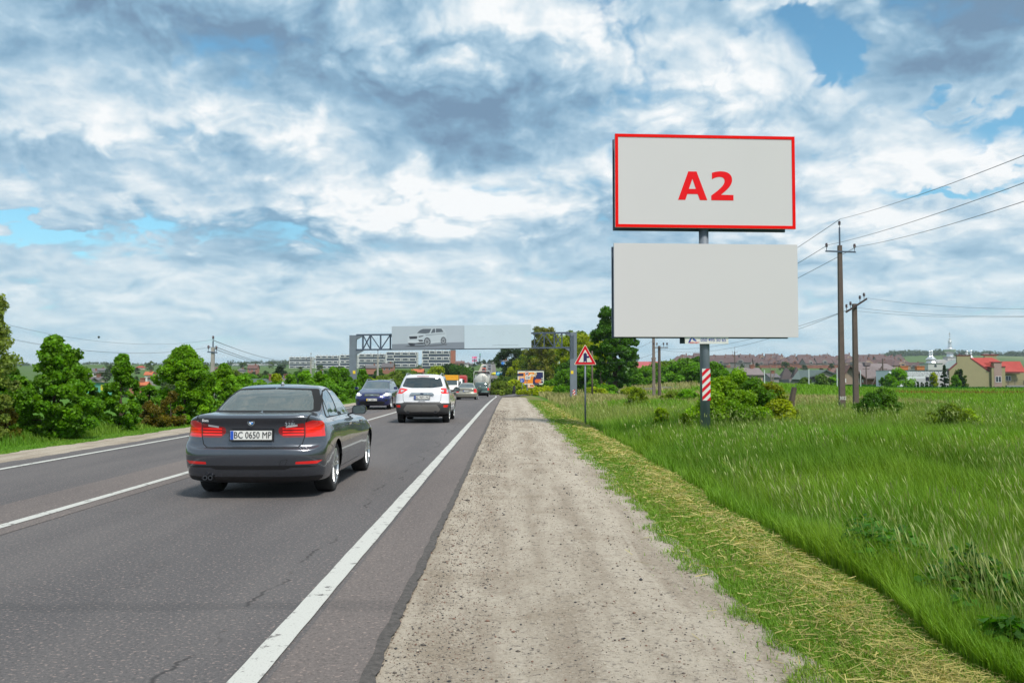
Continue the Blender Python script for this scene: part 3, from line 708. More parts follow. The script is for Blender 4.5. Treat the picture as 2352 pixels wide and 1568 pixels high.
    for x in (-.575, -.508): mb = MB(); mb.lathe([(.018, .0), (.029, -.0), (.030, .02), (.030, .15), (.02, .15)], 18, 'Y', (x, .08 + o, .275)); mb.build('exhaust_tip', mat('exhaust_metal', (.12, .12, .13), .35, .9), root)
    mb = MB(); mb.box(-.45, .30, .24 + o, .55 + o, .205, .255); mb.build('silencer', mat('silencer_metal', (.09, .085, .08), .6, .6), root)
    # shark-fin aerial
    mb = MB(); mb.add([(-.03, 1.62 + o, 1.41), (.03, 1.62 + o, 1.41), (.035, 1.78 + o, 1.415), (-.035, 1.78 + o, 1.415), (-.006, 1.63 + o, 1.475), (.006, 1.63 + o, 1.475), (0, 1.78 + o, 1.42)],
           [(0, 1, 5, 4), (1, 2, 6, 5), (0, 4, 6, 3), (4, 5, 6), (0, 3, 2, 1)]); mb.build('roof_aerial', mat('aerial_grey', (.25, .27, .3), .3, .5, coat=1), root, True)
    for s in (-1, 1):
        for y_ in (2.0, 2.98):      # handles
            mb = MB(); mb.bar((s * .905, y_ + .06 + o - .2, .865), (s * .905, y_ + .24 + o - .2, .868), .022, .03); mb.build('door_handle', body, root)
    # cabin
    tr = mat('cabin_trim', (.028, .029, .030), .9, var=.2)
    for x in (-.37, .37):
        mb = MB()
        mb.prism(rounded([(x - .26, .55), (x + .26, .55), (x + .25, 1.05), (x + .16, 1.13), (x - .16, 1.13), (x - .25, 1.05)], .06), 2.02 + o, 2.16 + o)
        mb.prism(rounded([(x - .13, 1.128), (x + .13, 1.128), (x + .12, 1.29), (x - .12, 1.29)], .05), 2.03 + o, 2.12 + o); mb.build('front_seat', tr, root)
        mb = MB(); mb.prism(rounded([(x - .14, 1.0), (x + .14, 1.0), (x + .12, 1.20), (x - .12, 1.20)], .05), 1.16 + o, 1.26 + o); mb.build('headrest', tr, root)
    mb = MB(); mb.box(-.66, .66, .72 + o, 1.35 + o, .95, 1.04); mb.box(-.68, .68, 1.05 + o, 1.25 + o, .45, 1.03); mb.build('rear_bench', tr, root)
    mb = MB(); mb.box(-.70, .70, 3.0 + o, 3.45 + o, .6, .96); mb.build('dashboard', tr, root)
    mb = MB(); mb.box(-.115, .115, 2.95 + o, 2.98 + o, 1.22, 1.29); mb.bar((0, 2.97 + o, 1.29), (0, 2.90 + o, 1.36), .015); mb.build('interior_mirror', tr, root)
saloon_dark()

# ---- white tall hatch, seen from behind
def suv_white():
    L = 4.52; root = thing('suv_car', 'white SUV with roof rails and plate BC 9691 MO ahead of the dark saloon', 'car', (-2.98, 31.2 + L / 2, -.0))
    rs = [RN(.18, .30, 4.35, .28, .80, (.30, .28), .3, .4), RN(.06, .36, 4.45, .32, .88, (.33, .33), .36, .5), RN(.01, .50, 4.50, .50, .92, (.52, .52), .40, .6),
          RN(.0, .66, 4.52, .62, .928, (.66, .66), .42, .6), RN(.03, .72, 4.50, .72, .925, (.74, .74), .42, .6), RN(.06, .85, 4.46, .84, .92, (.85, .84), .42, .6, .98),
          RN(.09, 1.0, 4.38, .92, .91, (.97, .93), .42, .6, .97), RN(.13, 1.10, 4.2, .98, .89, (1.05, .99), .42, .58, .96), RN(.17, 1.18, 3.95, 1.04, .86, (1.11, 1.04), .42, .5, .95),
          RN(.22, 1.24, 3.55, 1.12, .83, (1.16, 1.09), .42, .42, .95), RN(.33, 1.36, 3.2, 1.26, .79, (1.28, 1.24), .40, .42, .95), RN(.46, 1.50, 2.9, 1.42, .735, (1.43, 1.40), .36, .40, .96),
          RN(.50, 1.585, 2.68, 1.54, .68, (1.56, 1.53), .32, .34, .97), RN(.52, 1.64, 2.55, 1.60, .63, (1.625, 1.60), .28, .3), RN(.62, 1.665, 2.4, 1.64, .52, (1.655, 1.64), .2, .2),
          RN(.8, 1.68, 2.3, 1.66, .28, (1.68, 1.665), .1, .1), RN(.95, 1.685, 2.2, 1.67, .0, (1.685, 1.67), .03, .03)]
    bm = shell(rs, 5, 7); body = paint('pearl_white_paint', (.74, .74, .78), .05, .3)
    rear = lambda c_, n_: c_.y < .62
    seams(bm, 9, [(0, .722), (.60, .725), (.645, .80), (.655, 1.02), (.66, 1.16)], 'y', rear, .012)
    cut(bm, 12, [(0, .1), (1, .1), (1, .68), (.68, .70), (.60, .725), (0, .725)], 'y', lambda c_, n_: c_.y < .6)
    cut(bm, 12, [(0, .1), (5, .1), (5, .40), (0, .40)], 'x', ALL)
    cut(bm, 14, rounded([(0, .40), (.56, .38), (.63, .48), (.52, .64), (0, .64)], .03), 'y', lambda c_, n_: c_.y < .3)
    cut(bm, 13, rounded([(.74, .545), (.74, .625), (.90, .625), (.86, .545)], .01), 'y', lambda c_, n_: c_.y < .4)
    cut(bm, 4, [(.475, 1.16), (.66, 1.20), (1., 1.205), (1., 1.01), (.70, 1.01)], 'y', lambda c_, n_: c_.y < .58)
    cut(bm, 5, [(.60, 1.135), (.70, 1.15), (.74, 1.15), (.74, 1.07), (.70, 1.065)], 'y', lambda c_, n_: c_.y < .5)
    cut(bm, 5, [(.83, 1.17), (.87, 1.17), (.87, 1.04), (.83, 1.04)], 'y', lambda c_, n_: c_.y < .5)
    cut(bm, 8, rounded([(-.655, 1.245), (-.35, 1.205), (.35, 1.205), (.655, 1.245), (.70, 1.28), (.60, 1.55), (0, 1.575), (-.60, 1.55), (-.70, 1.28)], .03), 'y', lambda c_, n_: c_.y < .75 and c_.z > 1.15, False)
    cut(bm, 15, rounded([(-.22, 1.592), (.22, 1.592), (.20, 1.618), (-.20, 1.618)], .01), 'y', lambda c_, n_: c_.y < .9 and c_.z > 1.5, False)
    dlo = rounded([(.62, 1.26), (.78, 1.50), (.95, 1.555), (1.6, 1.60), (2.4, 1.58), (2.75, 1.46), (3.25, 1.14), (1.6, 1.15)], .03)
    cut(bm, 8, dlo, 'x', lambda c_, n_: abs(c_.x) > .5 and c_.z > 1.08)
    cut(bm, 11, [(-.7, 1.14), (.7, 1.14), (.58, 1.55), (0, 1.58), (-.58, 1.55)], 'y', lambda c_, n_: c_.y > 2.3 and c_.z > 1.1, False)
    s2 = lambda c_, n_: abs(c_.x) > .6
    seams(bm, 9, [(1.95, 1.2), (1.93, .42)], 'x', s2); seams(bm, 9, [(1.25, 1.2), (1.38, .95), (1.45, .42)], 'x', s2)
    names = {0: ('body', body, False), 4: ('tail_lamp', lamp_red, True), 5: ('lamp_insert', lamp_clear, True), 8: ('window', glass_d, False), 9: ('panel_gap', seam, False),
             11: ('windscreen', glass_d, False), 12: ('cladding', mat('grey_plastic', (.045, .045, .048), .6), False), 13: ('reflector', lamp_red, True), 14: ('skid_plate', mat('skid_grey', (.19, .18, .17), .45, .3), False), 15: ('brake_light', lamp_dred, False)}
    finish_car(root, bm, names, L, [(.90, .35), (3.59, .35)], .235, None, 5, True, .91); bm.free(); o = -L / 2
    mb = MB(); mb.prism(rounded([(-.43, .975), (.43, .975), (.36, 1.05), (-.36, 1.05)], .03), .045 + o, .10 + o); mb.build('chrome_strip', chrome, root)
    mb = MB(); mb.prism([(math.cos(a) * .065, 1.015 + math.sin(a) * .03) for a in np.linspace(0, 2 * math.pi, 20)[:-1]], .035 + o, .06 + o); mb.build('emblem', mat('emblem_navy', (.02, .03, .08), .3, coat=1), root)
    mb = MB(); mb.prism(rounded([(-.13, .752), (.13, .752), (.09, .765), (-.09, .765)], .004), .03 + o, .05 + o); mb.build('tailgate_catch', black, root)
    plate(root, (.01, .03 + o, .89), 'BC 9691 MO')
    mirrors(root, 1.03, 2.95 + o, 1.12, black, 1.05)
    for s in (-1, 1): mb = MB(); mb.lathe([(.03, 0), (.048, 0), (.05, .02), (.05, .2), (.03, .2)], 16, 'Y', (s * .47, .02 + o, .39)); mb.build('exhaust_tip', mat('exhaust_metal', (.1, .1, .1), .4, .9), root)
    for s in (-1, 1):
        mb = MB(); mb.tube([(s * .60, .75 + o, 1.645), (s * .60, .88 + o, 1.70), (s * .60, 1.2 + o, 1.715), (s * .60, 2.1 + o, 1.70), (s * .60, 2.45 + o, 1.63)], .016, 6); mb.build('roof_rail', chrome, root)
    mb = MB(); mb.tube([(-.02, .72 + o, 1.66), (-.02, .55 + o, 1.80)], .006, 5); mb.build('roof_aerial', black, root)
    mb = MB(); mb.bar((.0, .25 + o, 1.245), (.28, .22 + o, 1.235), .02, .012); mb.build('rear_wiper', black, root)
suv_white()

# ---- blue estate, oncoming (built rear to front like the others, then turned round)
def estate_blue():
    L = 4.47; root = thing('estate_car', 'dark blue oncoming estate car with its headlights on', 'car', (-6.80, 45.3 + L / 2, 0), math.pi)
    rs = [RN(.2, .25, 4.33, .20, .78, (.2, .2), .3, .4), RN(.08, .32, 4.40, .25, .86, (.26, .26), .36, .5), RN(.02, .5, 4.46, .40, .885, (.46, .44), .40, .62),
          RN(.0, .62, 4.47, .55, .895, (.62, .58), .42, .66), RN(.03, .75, 4.43, .66, .895, (.75, .68), .42, .70, .985), RN(.06, .9, 4.36, .76, .885, (.88, .78), .42, .74, .97),
          RN(.1, 1.0, 4.24, .83, .865, (.95, .85), .42, .74, .96), RN(.15, 1.04, 4.0, .90, .84, (.98, .90), .42, .6, .95), RN(.2, 1.08, 3.6, .985, .81, (1.01, .94), .42, .45, .95),
          RN(.24, 1.11, 3.38, 1.03, .785, (1.04, .98), .4, .42, .95), RN(.38, 1.25, 3.05, 1.18, .73, (1.18, 1.13), .36, .40, .96), RN(.50, 1.36, 2.75, 1.32, .67, (1.32, 1.29), .32, .36, .97),
          RN(.55, 1.42, 2.55, 1.405, .62, (1.40, 1.39), .28, .3), RN(.7, 1.455, 2.4, 1.44, .50, (1.45, 1.44), .2, .2), RN(.9, 1.475, 2.3, 1.46, .25, (1.47, 1.46), .1, .1), RN(1., 1.48, 2.2, 1.465, .0, (1.48, 1.465), .03, .03)]
    bm = shell(rs, 5, 7); body = paint('navy_paint', (.016, .022, .115), .55, .28); fr = lambda c_, n_: c_.y > 3.7
    cut(bm, 11, rounded([(-.70, 1.02), (0, 1.0), (.70, 1.02), (.66, 1.12), (.555, 1.375), (0, 1.395), (-.555, 1.375), (-.66, 1.12)], .03), 'y', lambda c_, n_: c_.y > 2.3 and c_.z > .98, False)
    cut(bm, 8, [(-.6, 1.1), (.6, 1.1), (.52, 1.36), (-.52, 1.36)], 'y', lambda c_, n_: c_.y < .7, False)
    cut(bm, 8, rounded([(.45, 1.10), (.62, 1.33), (.9, 1.38), (1.7, 1.41), (2.4, 1.385), (2.75, 1.28), (3.25, 1.01), (1.6, 1.01)], .03), 'x', lambda c_, n_: abs(c_.x) > .45 and c_.z > .95)
    cut(bm, 16, rounded([(.50, .735), (.70, .83), (.86, .845), (.90, .70), (.60, .665)], .03), 'y', lambda c_, n_: c_.y > 3.6)
    cut(bm, 17, rounded([(-.42, .66), (.42, .66), (.35, .80), (-.35, .80)], .03), 'y', fr, False)
    cut(bm, 12, rounded([(0, .235), (.55, .24), (.66, .38), (.50, .43), (0, .43)], .03), 'y', fr)
    cut(bm, 12, rounded([(.63, .42), (.64, .54), (.78, .52), (.76, .43)], .03), 'y', fr)
    names = {0: ('body', body, False), 8: ('window', glass_d, False), 11: ('windscreen', glass_l, False), 12: ('air_intake', black, False), 16: ('headlight', mat('headlight_glass', (.55, .56, .58), .1, coat=1, var=.2, vs=9), True), 17: ('grille', black, False), 9: ('panel_gap', seam, False)}
    seams(bm, 9, [(.66, .86), (.62, .95), (.60, 1.0)], 'y', fr, .008)
    finish_car(root, bm, names, L, [(.92, .325), (3.57, .325)], .21, None, 5, False, .875); bm.free(); o = -L / 2
    lit = mat('headlight_beam', (1, .95, .8), .3, emit=(1, .93, .78, 5.)); 
    for s in (-1, 1):
        mb = MB(); mb.lathe([(0, .02), (.045, .01), (.06, -.02)], 16, 'Y', (s * .70, 4.20 + o, .757)); mb.build('headlight_bulb', lit, root)
        mb = MB(); mb.lathe([(0, .0), (.035, .0), (.045, -.02)], 14, 'Y', (s * .70, 4.30 + o, .47)); mb.build('fog_lamp', lamp_clear, root)
        mb = MB(); mb.tube([(s * .60, .7 + o, 1.44), (s * .60, .85 + o, 1.50), (s * .60, 1.9 + o, 1.50), (s * .585, 2.35 + o, 1.42)], .018, 6); mb.build('roof_rail', chrome, root)
    mb = MB(); mb.bar((-.36, 4.44 + o, .705), (.36, 4.44 + o, .705), .02, .025); mb.bar((-.34, 4.41 + o, .755), (.34, 4.41 + o, .755), .02, .025)
    mb.prism([(math.cos(a) * .075, .73 + math.sin(a) * .038) for a in np.linspace(0, 6.28, 20)[:-1]], 4.43 + o, 4.455 + o); mb.build('grille_bars', chrome, root)
    plate(root, (0, 4.475 + o, .50), 'BC 2684 CP', yellow=True, face=1)
    for s in (-1, 1):
        mb = MB(); mb.prism(rounded([(s * .90, 1.0), (s * 1.08, .99), (s * 1.09, 1.12), (s * .93, 1.13)], .03), 2.92 + o, 3.06 + o); mb.build('door_mirror', body, root)
estate_blue()

# ---- beige saloon further on
def saloon_beige():
    L = 4.25; root = thing('saloon_car', 'beige saloon with red lamps, directly ahead of the white SUV', 'car', (-3.42, 73 + L / 2, hz1(-3.4, 75) + .05))
    rs = [RN(.18, .22, 4.1, .2, .74, (.2, .2), .3, .4), RN(.05, .30, 4.18, .28, .82, (.26, .26), .34, .5), RN(.0, .48, 4.24, .46, .85, (.48, .46), .38, .56), RN(.0, .60, 4.25, .56, .855, (.6, .58), .4, .6),
          RN(.05, .66, 4.2, .66, .85, (.72, .68), .4, .6), RN(.07, .85, 4.12, .74, .84, (.86, .77), .4, .6, .97), RN(.05, .96, 3.95, .82, .815, (.92, .85), .4, .55, .96), RN(.10, 1.0, 3.7, .87, .79, (.95, .88), .4, .5, .95),
          RN(.35, 1.02, 3.35, .94, .755, (.965, .92), .4, .42, .95), RN(.50, 1.04, 3.1, .98, .72, (.99, .95), .4, .4, .95), RN(.80, 1.18, 2.8, 1.14, .665, (1.12, 1.08), .38, .38, .96), RN(1.08, 1.33, 2.45, 1.31, .60, (1.28, 1.26), .32, .32, .97),
          RN(1.25, 1.39, 2.25, 1.38, .54, (1.36, 1.35), .25, .25), RN(1.4, 1.415, 2.1, 1.41, .40, (1.40, 1.40), .2, .2), RN(1.55, 1.425, 2.0, 1.42, .2, (1.42, 1.42), .1, .1), RN(1.6, 1.43, 1.95, 1.42, .0, (1.43, 1.42), .03, .03)]
    bm = shell(rs, 4, 6); body = paint('champagne_paint', (.36, .345, .29), .5, .35)
    cut(bm, 4, rounded([(.60, .93), (.66, .955), (.9, .955), (.9, .66), (.60, .66)], .02), 'y', lambda c_, n_: c_.y < .35)
    cut(bm, 8, rounded([(-.62, 1.07), (.62, 1.07), (.47, 1.345), (-.47, 1.345)], .04), 'y', lambda c_, n_: c_.y < 1.4 and c_.z > 1.03, False)
    cut(bm, 8, rounded([(.95, 1.0), (1.25, 1.25), (1.7, 1.345), (2.2, 1.32), (2.95, .99)], .03), 'x', lambda c_, n_: abs(c_.x) > .4 and c_.z > .93)
    cut(bm, 8, rounded([(-.62, 1.0), (.62, 1.0), (.47, 1.345), (-.47, 1.345)], .04), 'y', lambda c_, n_: c_.y > 2.1 and c_.z > 1, False)
    cut(bm, 12, [(0, .1), (1, .1), (1, .31), (0, .31)], 'y', lambda c_, n_: c_.y < .4)
    seams(bm, 9, [(0, .63), (.58, .63), (.6, .66), (.6, .95)], 'y', lambda c_, n_: c_.y < .35, .014)
    seams(bm, 12, [(0, .46), (.85, .46)], 'y', lambda c_, n_: c_.y < .35, .02)
    names = {0: ('body', body, False), 4: ('tail_lamp', lamp_red, True), 8: ('window', glass_l, False), 9: ('panel_gap', seam, False), 12: ('bumper_trim', black, False)}
    finish_car(root, bm, names, L, [(.9, .31), (3.5, .31)], .20, None, 5, False, .84); bm.free(); o = -L / 2
    plate(root, (0, .035 + o, .79), 'BC 8734 BM', w=.5)
    mirrors(root, .93, 2.65 + o, 1.02, body)
    mb = MB(); mb.tube([(0, 1.5 + o, 1.42), (0, 1.3 + o, 1.5)], .01, 5); mb.build('roof_aerial', black, root)
saloon_beige()
def offroader_green():
    L = 4.0; root = thing('offroad_car', 'dark green boxy off-roader between the beige saloon and the tanker', 'car', (-3.0, 98 + L / 2, hz1(-3, 100) + .05))
    rs = [RN(.15, .35, 3.85, .35, .72, (.35, .35), .2, .3), RN(.0, .42, 3.95, .42, .83, (.42, .42), .24, .36), RN(.0, .6, 4, .58, .86, (.6, .6), .28, .42), RN(.04, .7, 3.96, .75, .86, (.75, .75), .26, .42),
          RN(.06, .9, 3.9, .9, .855, (.95, .92), .26, .42), RN(.08, 1.04, 3.75, .98, .84, (1.03, 1.0), .26, .4), RN(.12, 1.08, 3.3, 1.03, .80, (1.08, 1.05), .26, .36), RN(.15, 1.1, 2.85, 1.08, .77, (1.11, 1.09), .26, .32),
          RN(.22, 1.3, 2.6, 1.3, .72, (1.3, 1.3), .24, .3), RN(.32, 1.52, 2.35, 1.52, .655, (1.52, 1.52), .22, .26), RN(.38, 1.6, 2.2, 1.6, .60, (1.59, 1.59), .2, .22), RN(.5, 1.635, 2.1, 1.635, .4, (1.63, 1.63), .15, .15),
          RN(.7, 1.645, 1.9, 1.645, .2, (1.64, 1.64), .1, .1), RN(.8, 1.65, 1.8, 1.65, .0, (1.65, 1.65), .03, .03)]
    bm = shell(rs, 4, 6); body = paint('bottle_green_paint', (.045, .085, .080), .3, .4)
    cut(bm, 4, rounded([(.70, .78), (.70, 1.03), (.9, 1.03), (.9, .78)], .02), 'y', lambda c_, n_: c_.y < .25)
    cut(bm, 8, rounded([(-.62, 1.14), (.62, 1.14), (.55, 1.53), (-.55, 1.53)], .05), 'y', lambda c_, n_: c_.y < .5 and c_.z > 1.1, False)
    cut(bm, 8, rounded([(.4, 1.15), (.55, 1.52), (2.25, 1.52), (2.7, 1.13)], .05), 'x', lambda c_, n_: abs(c_.x) > .45 and c_.z > 1.1)
    cut(bm, 8, rounded([(-.65, 1.13), (.65, 1.13), (.55, 1.53), (-.55, 1.53)], .05), 'y', lambda c_, n_: c_.y > 2. and c_.z > 1.1, False)
    cut(bm, 12, [(0, .1), (1, .1), (1, .56), (0, .56)], 'y', lambda c_, n_: c_.y < .3)
    names = {0: ('body', body, False), 4: ('tail_lamp', lamp_red, True), 8: ('window', glass_l, False), 12: ('bumper', black, False)}
    finish_car(root, bm, names, L, [(.75, .34), (3.2, .34)], .2, None, 5, False, .83); bm.free(); o = -L / 2
    mb = MB(); mb.lathe([(0, -.12), (.22, -.14), (.33, -.12), (.34, 0), (.3, .06)], 24, 'Y', (-.22, .0 + o, .95)); mb.build('spare_wheel_cover', body, root, True)
    mirrors(root, .93, 2.5 + o, 1.18, black)
offroader_green()

# ---- tanker lorry
def tanker():
    x, y = -4.0, 135.5; root = thing('tanker_lorry', 'white tanker lorry with rounded tank end and ladder ahead of the off-roader', 'lorry', (x, y, hz1(x, y) + .05), R(1.1))
    tk = mat('tank_cream', (.50, .50, .47), .45, .2, var=.14, vs=1.2, coat=.3); dk = mat('chassis_dark', (.02, .018, .02), .8)
    mb = MB(); mb.lathe([(0, -.35), (.5, -.30), (.95, -.16), (1.14, .05), (1.2, .4), (1.2, 8.4), (1.0, 8.8), (0, 8.9)], 36, 'Y', (0, .4, 2.20)); mb.build('tank', tk, root, True)
    mb = MB()
    for s in (-1, 1):
        mb.tube([(s * 1.22, .25, 1.2), (s * 1.22, .25, 3.35), (s * 1.14, .25, 3.55), (s * 1.0, .25, 3.6)], .05, 8)
    mb.tube([(-1.0, .25, 3.6), (1.0, .25, 3.6)], .05, 8); mb.build('guard_frame', tk, root)
    mb = MB(); mb.box(-1.1, 1.1, .5, .55, 3.28, 3.5); mb.box(-1.15, -.75, .3, .36, 2.95, 3.0); mb.box(.75, 1.15, .3, .36, 2.95, 3.0); mb.bar((-.8, .35, 2.98), (-.4, .35, 3.3), .06); mb.bar((.8, .35, 2.98), (.4, .35, 3.3), .06); mb.build('top_walkway', dk, root)
    mb = MB(); mb.bar((.15, .0, 1.4), (.15, .0, 3.3), .04); mb.bar((.5, .0, 1.4), (.5, .0, 3.3), .04)
    for k in range(8): mb.bar((.15, 0, 1.45 + k * .25), (.5, 0, 1.45 + k * .25), .03)
    mb.build('ladder', mat('ladder_grey', (.4, .4, .38), .5, .3), root)
    mb = MB(); mb.box(-1.15, 1.15, .15, .35, .55, .75); mb.box(-.5, .5, .3, 9, .9, 1.15); mb.box(-1.2, 1.2, .3, .4, .95, 1.1); mb.build('chassis', dk, root)
    mb = MB(); mb.box(.78, 1.16, .10, .149, .78, .95); mb.box(-1.16, -.78, .10, .149, .78, .95); mb.build('tail_lamp', lamp_red, root)
    mb = MB(); mb.box(.70, 1.16, .10, .149, .60, .70); mb.box(-1.16, -.70, .10, .149, .60, .70); mb.build('marker_board', mat('marker_orange', (.8, .25, .03), .5), root)
    for yy_ in (1.0, 2.2, 3.4):
        for s in (-1, 1): wheel(root, s * 1.22, yy_, .5, .35, 5, False, dk)
    mb = MB(); mb.box(-1.2, 1.2, 9.3, 11.4, .6, 3.1); mb.build('cab', mat('cab_white', (.6, .6, .6), .4, coat=.5), root)
    for s in (-1, 1): mb = MB(); mb.box(s * 1.3 - .08, s * 1.3 + .08, 9.9, 10.1, 1.9, 2.6); mb.bar((s * 1.2, 10, 2.5), (s * 1.3, 10, 2.5), .05); mb.build('cab_mirror', dk, root); wheel(root, s * 1.2, 10.2, .5, .35, 5, False, dk)
tanker()
def van(name, label, x, y, rz, col, top=None, hgt=2.65, L=6.0, w=.98, cat='van', grp=None):
    root = thing(name, label, cat, (x, y, hz1(x, y) + .05), rz, grp)      # nose towards +Y of the van
    pr = [(-L / 2, .45), (-L / 2, hgt - .12), (-L / 2 + .12, hgt), (L / 2 - 1.5, hgt), (L / 2 - 1.25, hgt - .15), (L / 2 - .75, 1.35), (L / 2 - .12, 1.02), (L / 2, .8), (L / 2, .4), (L / 2 - .2, .32)]
    bm = bmesh.new()
    n = len(pr)
    def lay_(f, zt): return w * (1 if zt < 1.4 else 1 - .10 * (zt - 1.4) / 1.3) * f
    vl = [bm.verts.new((-lay_(1, z), yy_, z)) for yy_, z in pr]; vr = [bm.verts.new((lay_(1, z), yy_, z)) for yy_, z in pr]
    bm.faces.new(vl); bm.faces.new(vr[::-1])
    for i in range(n): j = (i + 1) % n; bm.faces.new((vl[i], vr[i], vr[j], vl[j]))
    bmesh.ops.recalc_face_normals(bm, faces=bm.faces)
    bmesh.ops.bevel(bm, geom=list(bm.edges), offset=.07, segments=3, affect='EDGES', profile=.6)
    me = D.meshes.new('body'); bm.to_mesh(me); bm.free(); me.polygons.foreach_set('use_smooth', [True] * len(me.polygons)); me.materials.append(col); link(D.objects.new('body', me), root)
    a = Vector((0, L / 2 - 1.25, hgt - .15)); b = Vector((0, L / 2 - .75, 1.35)); nrm = Vector((0, (a.z - b.z), (b.y - a.y))).normalized() * .012
    mb = MB(); P = [(-.84, .08), (.84, .08), (.78, .78), (-.78, .78)]
    mb.add([tuple(Vector((px, 0, 0)) + b.lerp(a, t) + nrm) for px, t in P], [(0, 1, 2, 3)]); mb.build('windscreen', glass_l, root)
    for s in (-1, 1):
        mb = MB(); q_ = w + .012 - .03; mb.add([(s * (q_ + .012), L / 2 - 2.0, 1.4), (s * (q_ + .012), L / 2 - 1.1, 1.4), (s * (q_ - .04), L / 2 - 1.45, 2.1), (s * (q_ - .04), L / 2 - 2.0, 2.1)], [(0, 1, 2, 3)]); mb.build('side_window', glass_d, root)
        mb = MB(); mb.box(s * (w + .1) - .1, s * (w + .1) + .1, L / 2 - 1.2, L / 2 - 1.1, 1.35, 1.7); mb.build('door_mirror', black, root)
        mb = MB(); mb.prism(rounded([(s * .55, .82), (s * .85, .82), (s * .88, 1.03), (s * .6, 1.0)], .03), L / 2 - .16, L / 2 + .012); mb.build('headlight', lamp_clear, root)
        for yy_ in (-L / 2 + 1.2, L / 2 - 1.05): wheel(root, s * (w - .04), yy_, .34, .22, 5, False)
    mb = MB(); mb.box(-.5, .5, L / 2 - .1, L / 2 + .015, .62, .85); mb.build('grille', black, root)
    mb = MB(); mb.box(-w + .02, w - .02, L / 2 - .25, L / 2 + .03, .34, .56); mb.box(-.7, .7, -L / 2 + .3, L / 2 - .3, .3, .5); mb.build('bumper', mat('van_bumper', (.06, .06, .065), .6), root)
    plate(root, (0, L / 2 + .04, .46), '', face=1)
    if top:
        mb = MB(); z0 = 2.08; mb.box(-w * .965, w * .965, -L / 2 - .015, L / 2 - .98, z0, hgt + .02); mb.build('roof_cap', top, root)
    return root
whp = mat('van_white', (.68, .68, .68), .35, coat=.6)
van('minibus', 'white oncoming minibus with a yellow roof, right behind the white SUV', -7.55, 120, math.pi + R(1), whp, mat('roof_yellow', (.80, .36, .01), .4, coat=.4), 2.72)
van('van', 'plain white van behind the yellow topped minibus', -7.75, 134, math.pi + R(1), whp, None, 2.45, 5.4)
def lorry(name, label, x, y, rz, cabm, boxm, hgt=3.3, L=8., grp=None):
    root = thing(name, label, 'lorry', (x, y, hz1(x, y) + .05), rz, grp)
    for nm, b, m_ in (('cab', (-1.2, 1.2, L / 2 - 1.9, L / 2, .55, hgt - .3), cabm), ('cargo_box', (-1.25, 1.25, -L / 2, L / 2 - 2.1, 1.0, hgt), boxm)):
        bm = bmesh.new(); bmesh.ops.create_cube(bm, size=1)
        for v in bm.verts: v.co = ((b[0] + b[1]) / 2 + v.co.x * (b[1] - b[0]), (b[2] + b[3]) / 2 + v.co.y * (b[3] - b[2]), (b[4] + b[5]) / 2 + v.co.z * (b[5] - b[4]))
        bmesh.ops.bevel(bm, geom=list(bm.edges), offset=.12, segments=2, affect='EDGES'); me = D.meshes.new(nm); bm.to_mesh(me); bm.free(); me.materials.append(m_); link(D.objects.new(nm, me), root)
    mb = MB(); mb.box(-1.0, 1.0, L / 2 - .05, L / 2 + .01, 1.6, hgt - .75); mb.build('windscreen', glass_d, root)
    mb = MB(); mb.box(-1.1, 1.1, L / 2 - .05, L / 2 + .02, .5, .85); mb.box(-1., 1., -L / 2 + .2, L / 2 - .2, .6, .95); mb.build('chassis', black, root)
    for s in (-1, 1):
        mb = MB(); mb.box(s * .9 - .15, s * .9 + .15, L / 2, L / 2 + .02, .9, 1.1); mb.build('headlight', lamp_clear, root)
        for yy_ in (-L / 2 + 1.6, L / 2 - 1.1): wheel(root, s * 1.15, yy_, .5, .3, 5, False)
    return root
redm = mat('lorry_red', (.45, .03, .035), .45, coat=.4, var=.1)
lorry('box_lorry', 'red oncoming lorry with a tall cab at the back of the oncoming queue', -8.55, 158, math.pi + R(1), redm, mat('tarp_red', (.5, .12, .12), .6), 3.6)
# traffic on the far slope
far_y = [(560, 'w'), (600, 'w'), (640, 'r'), (668, 'w'), (700, 'o'), (735, 'w'), (790, 'd'), (850, 'w')]
cols = {'w': whp, 'r': redm, 'o': mat('lorry_orange', (.75, .17, .04), .5), 'd': mat('car_dark', (.04, .045, .06), .3, .5, coat=1), 'g': mat('car_grey', (.3, .32, .35), .3, .5, coat=1)}
def smallcar(label, x, y, rz, m_, grp):
    root = thing('distant_car', label, 'car', (x, y, float(road_z(y)) + .03), rz, grp)
    mb = MB(); P = [(-2.1, .3), (-2.15, .75), (-1.9, .95), (-1.2, 1.0), (-.7, 1.42), (.6, 1.42), (1.2, .98), (2.0, .8), (2.15, .6), (2.1, .3)]
    mb.add([(s * (.86 if z < 1.1 else .66), y_, z) for s in (-1, 1) for y_, z in P], [tuple(range(10)), tuple(range(19, 9, -1))] + [(i, (i + 1) % 10, (i + 1) % 10 + 10, i + 10) for i in range(10)])
    mb.build('body', m_, root)
    mb = MB(); mb.add([(-.6, -1.16, 1.04), (.6, -1.16, 1.04), (.55, -.78, 1.38), (-.55, -.78, 1.38)], [(0, 1, 2, 3)]); mb.add([(-.6, 1.17, 1.04), (.6, 1.17, 1.04), (.55, .72, 1.38), (-.55, .72, 1.38)], [(0, 1, 2, 3)])
    mb.build('windows', glass_d, root)
    for s in (-1, 1):
        for yy_ in (-1.35, 1.35):
            mb = MB(); mb.lathe([(0, -.1), (.31, -.1), (.31, .1), (0, .1)], 12, 'X', (s * .78, yy_, .31)); mb.build('wheel', rubber, root)
    return root
DL = {'w': 'white', 'r': 'red', 'o': 'orange', 'd': 'dark', 'g': 'grey'}
def xroad(y, lane): return float(xc(y)) + lane
lorry('box_lorry', 'small white lorry coming down the far slope, lowest of that lane', xroad(560, -7), 560, math.pi, whp, whp, 3.4, 7)
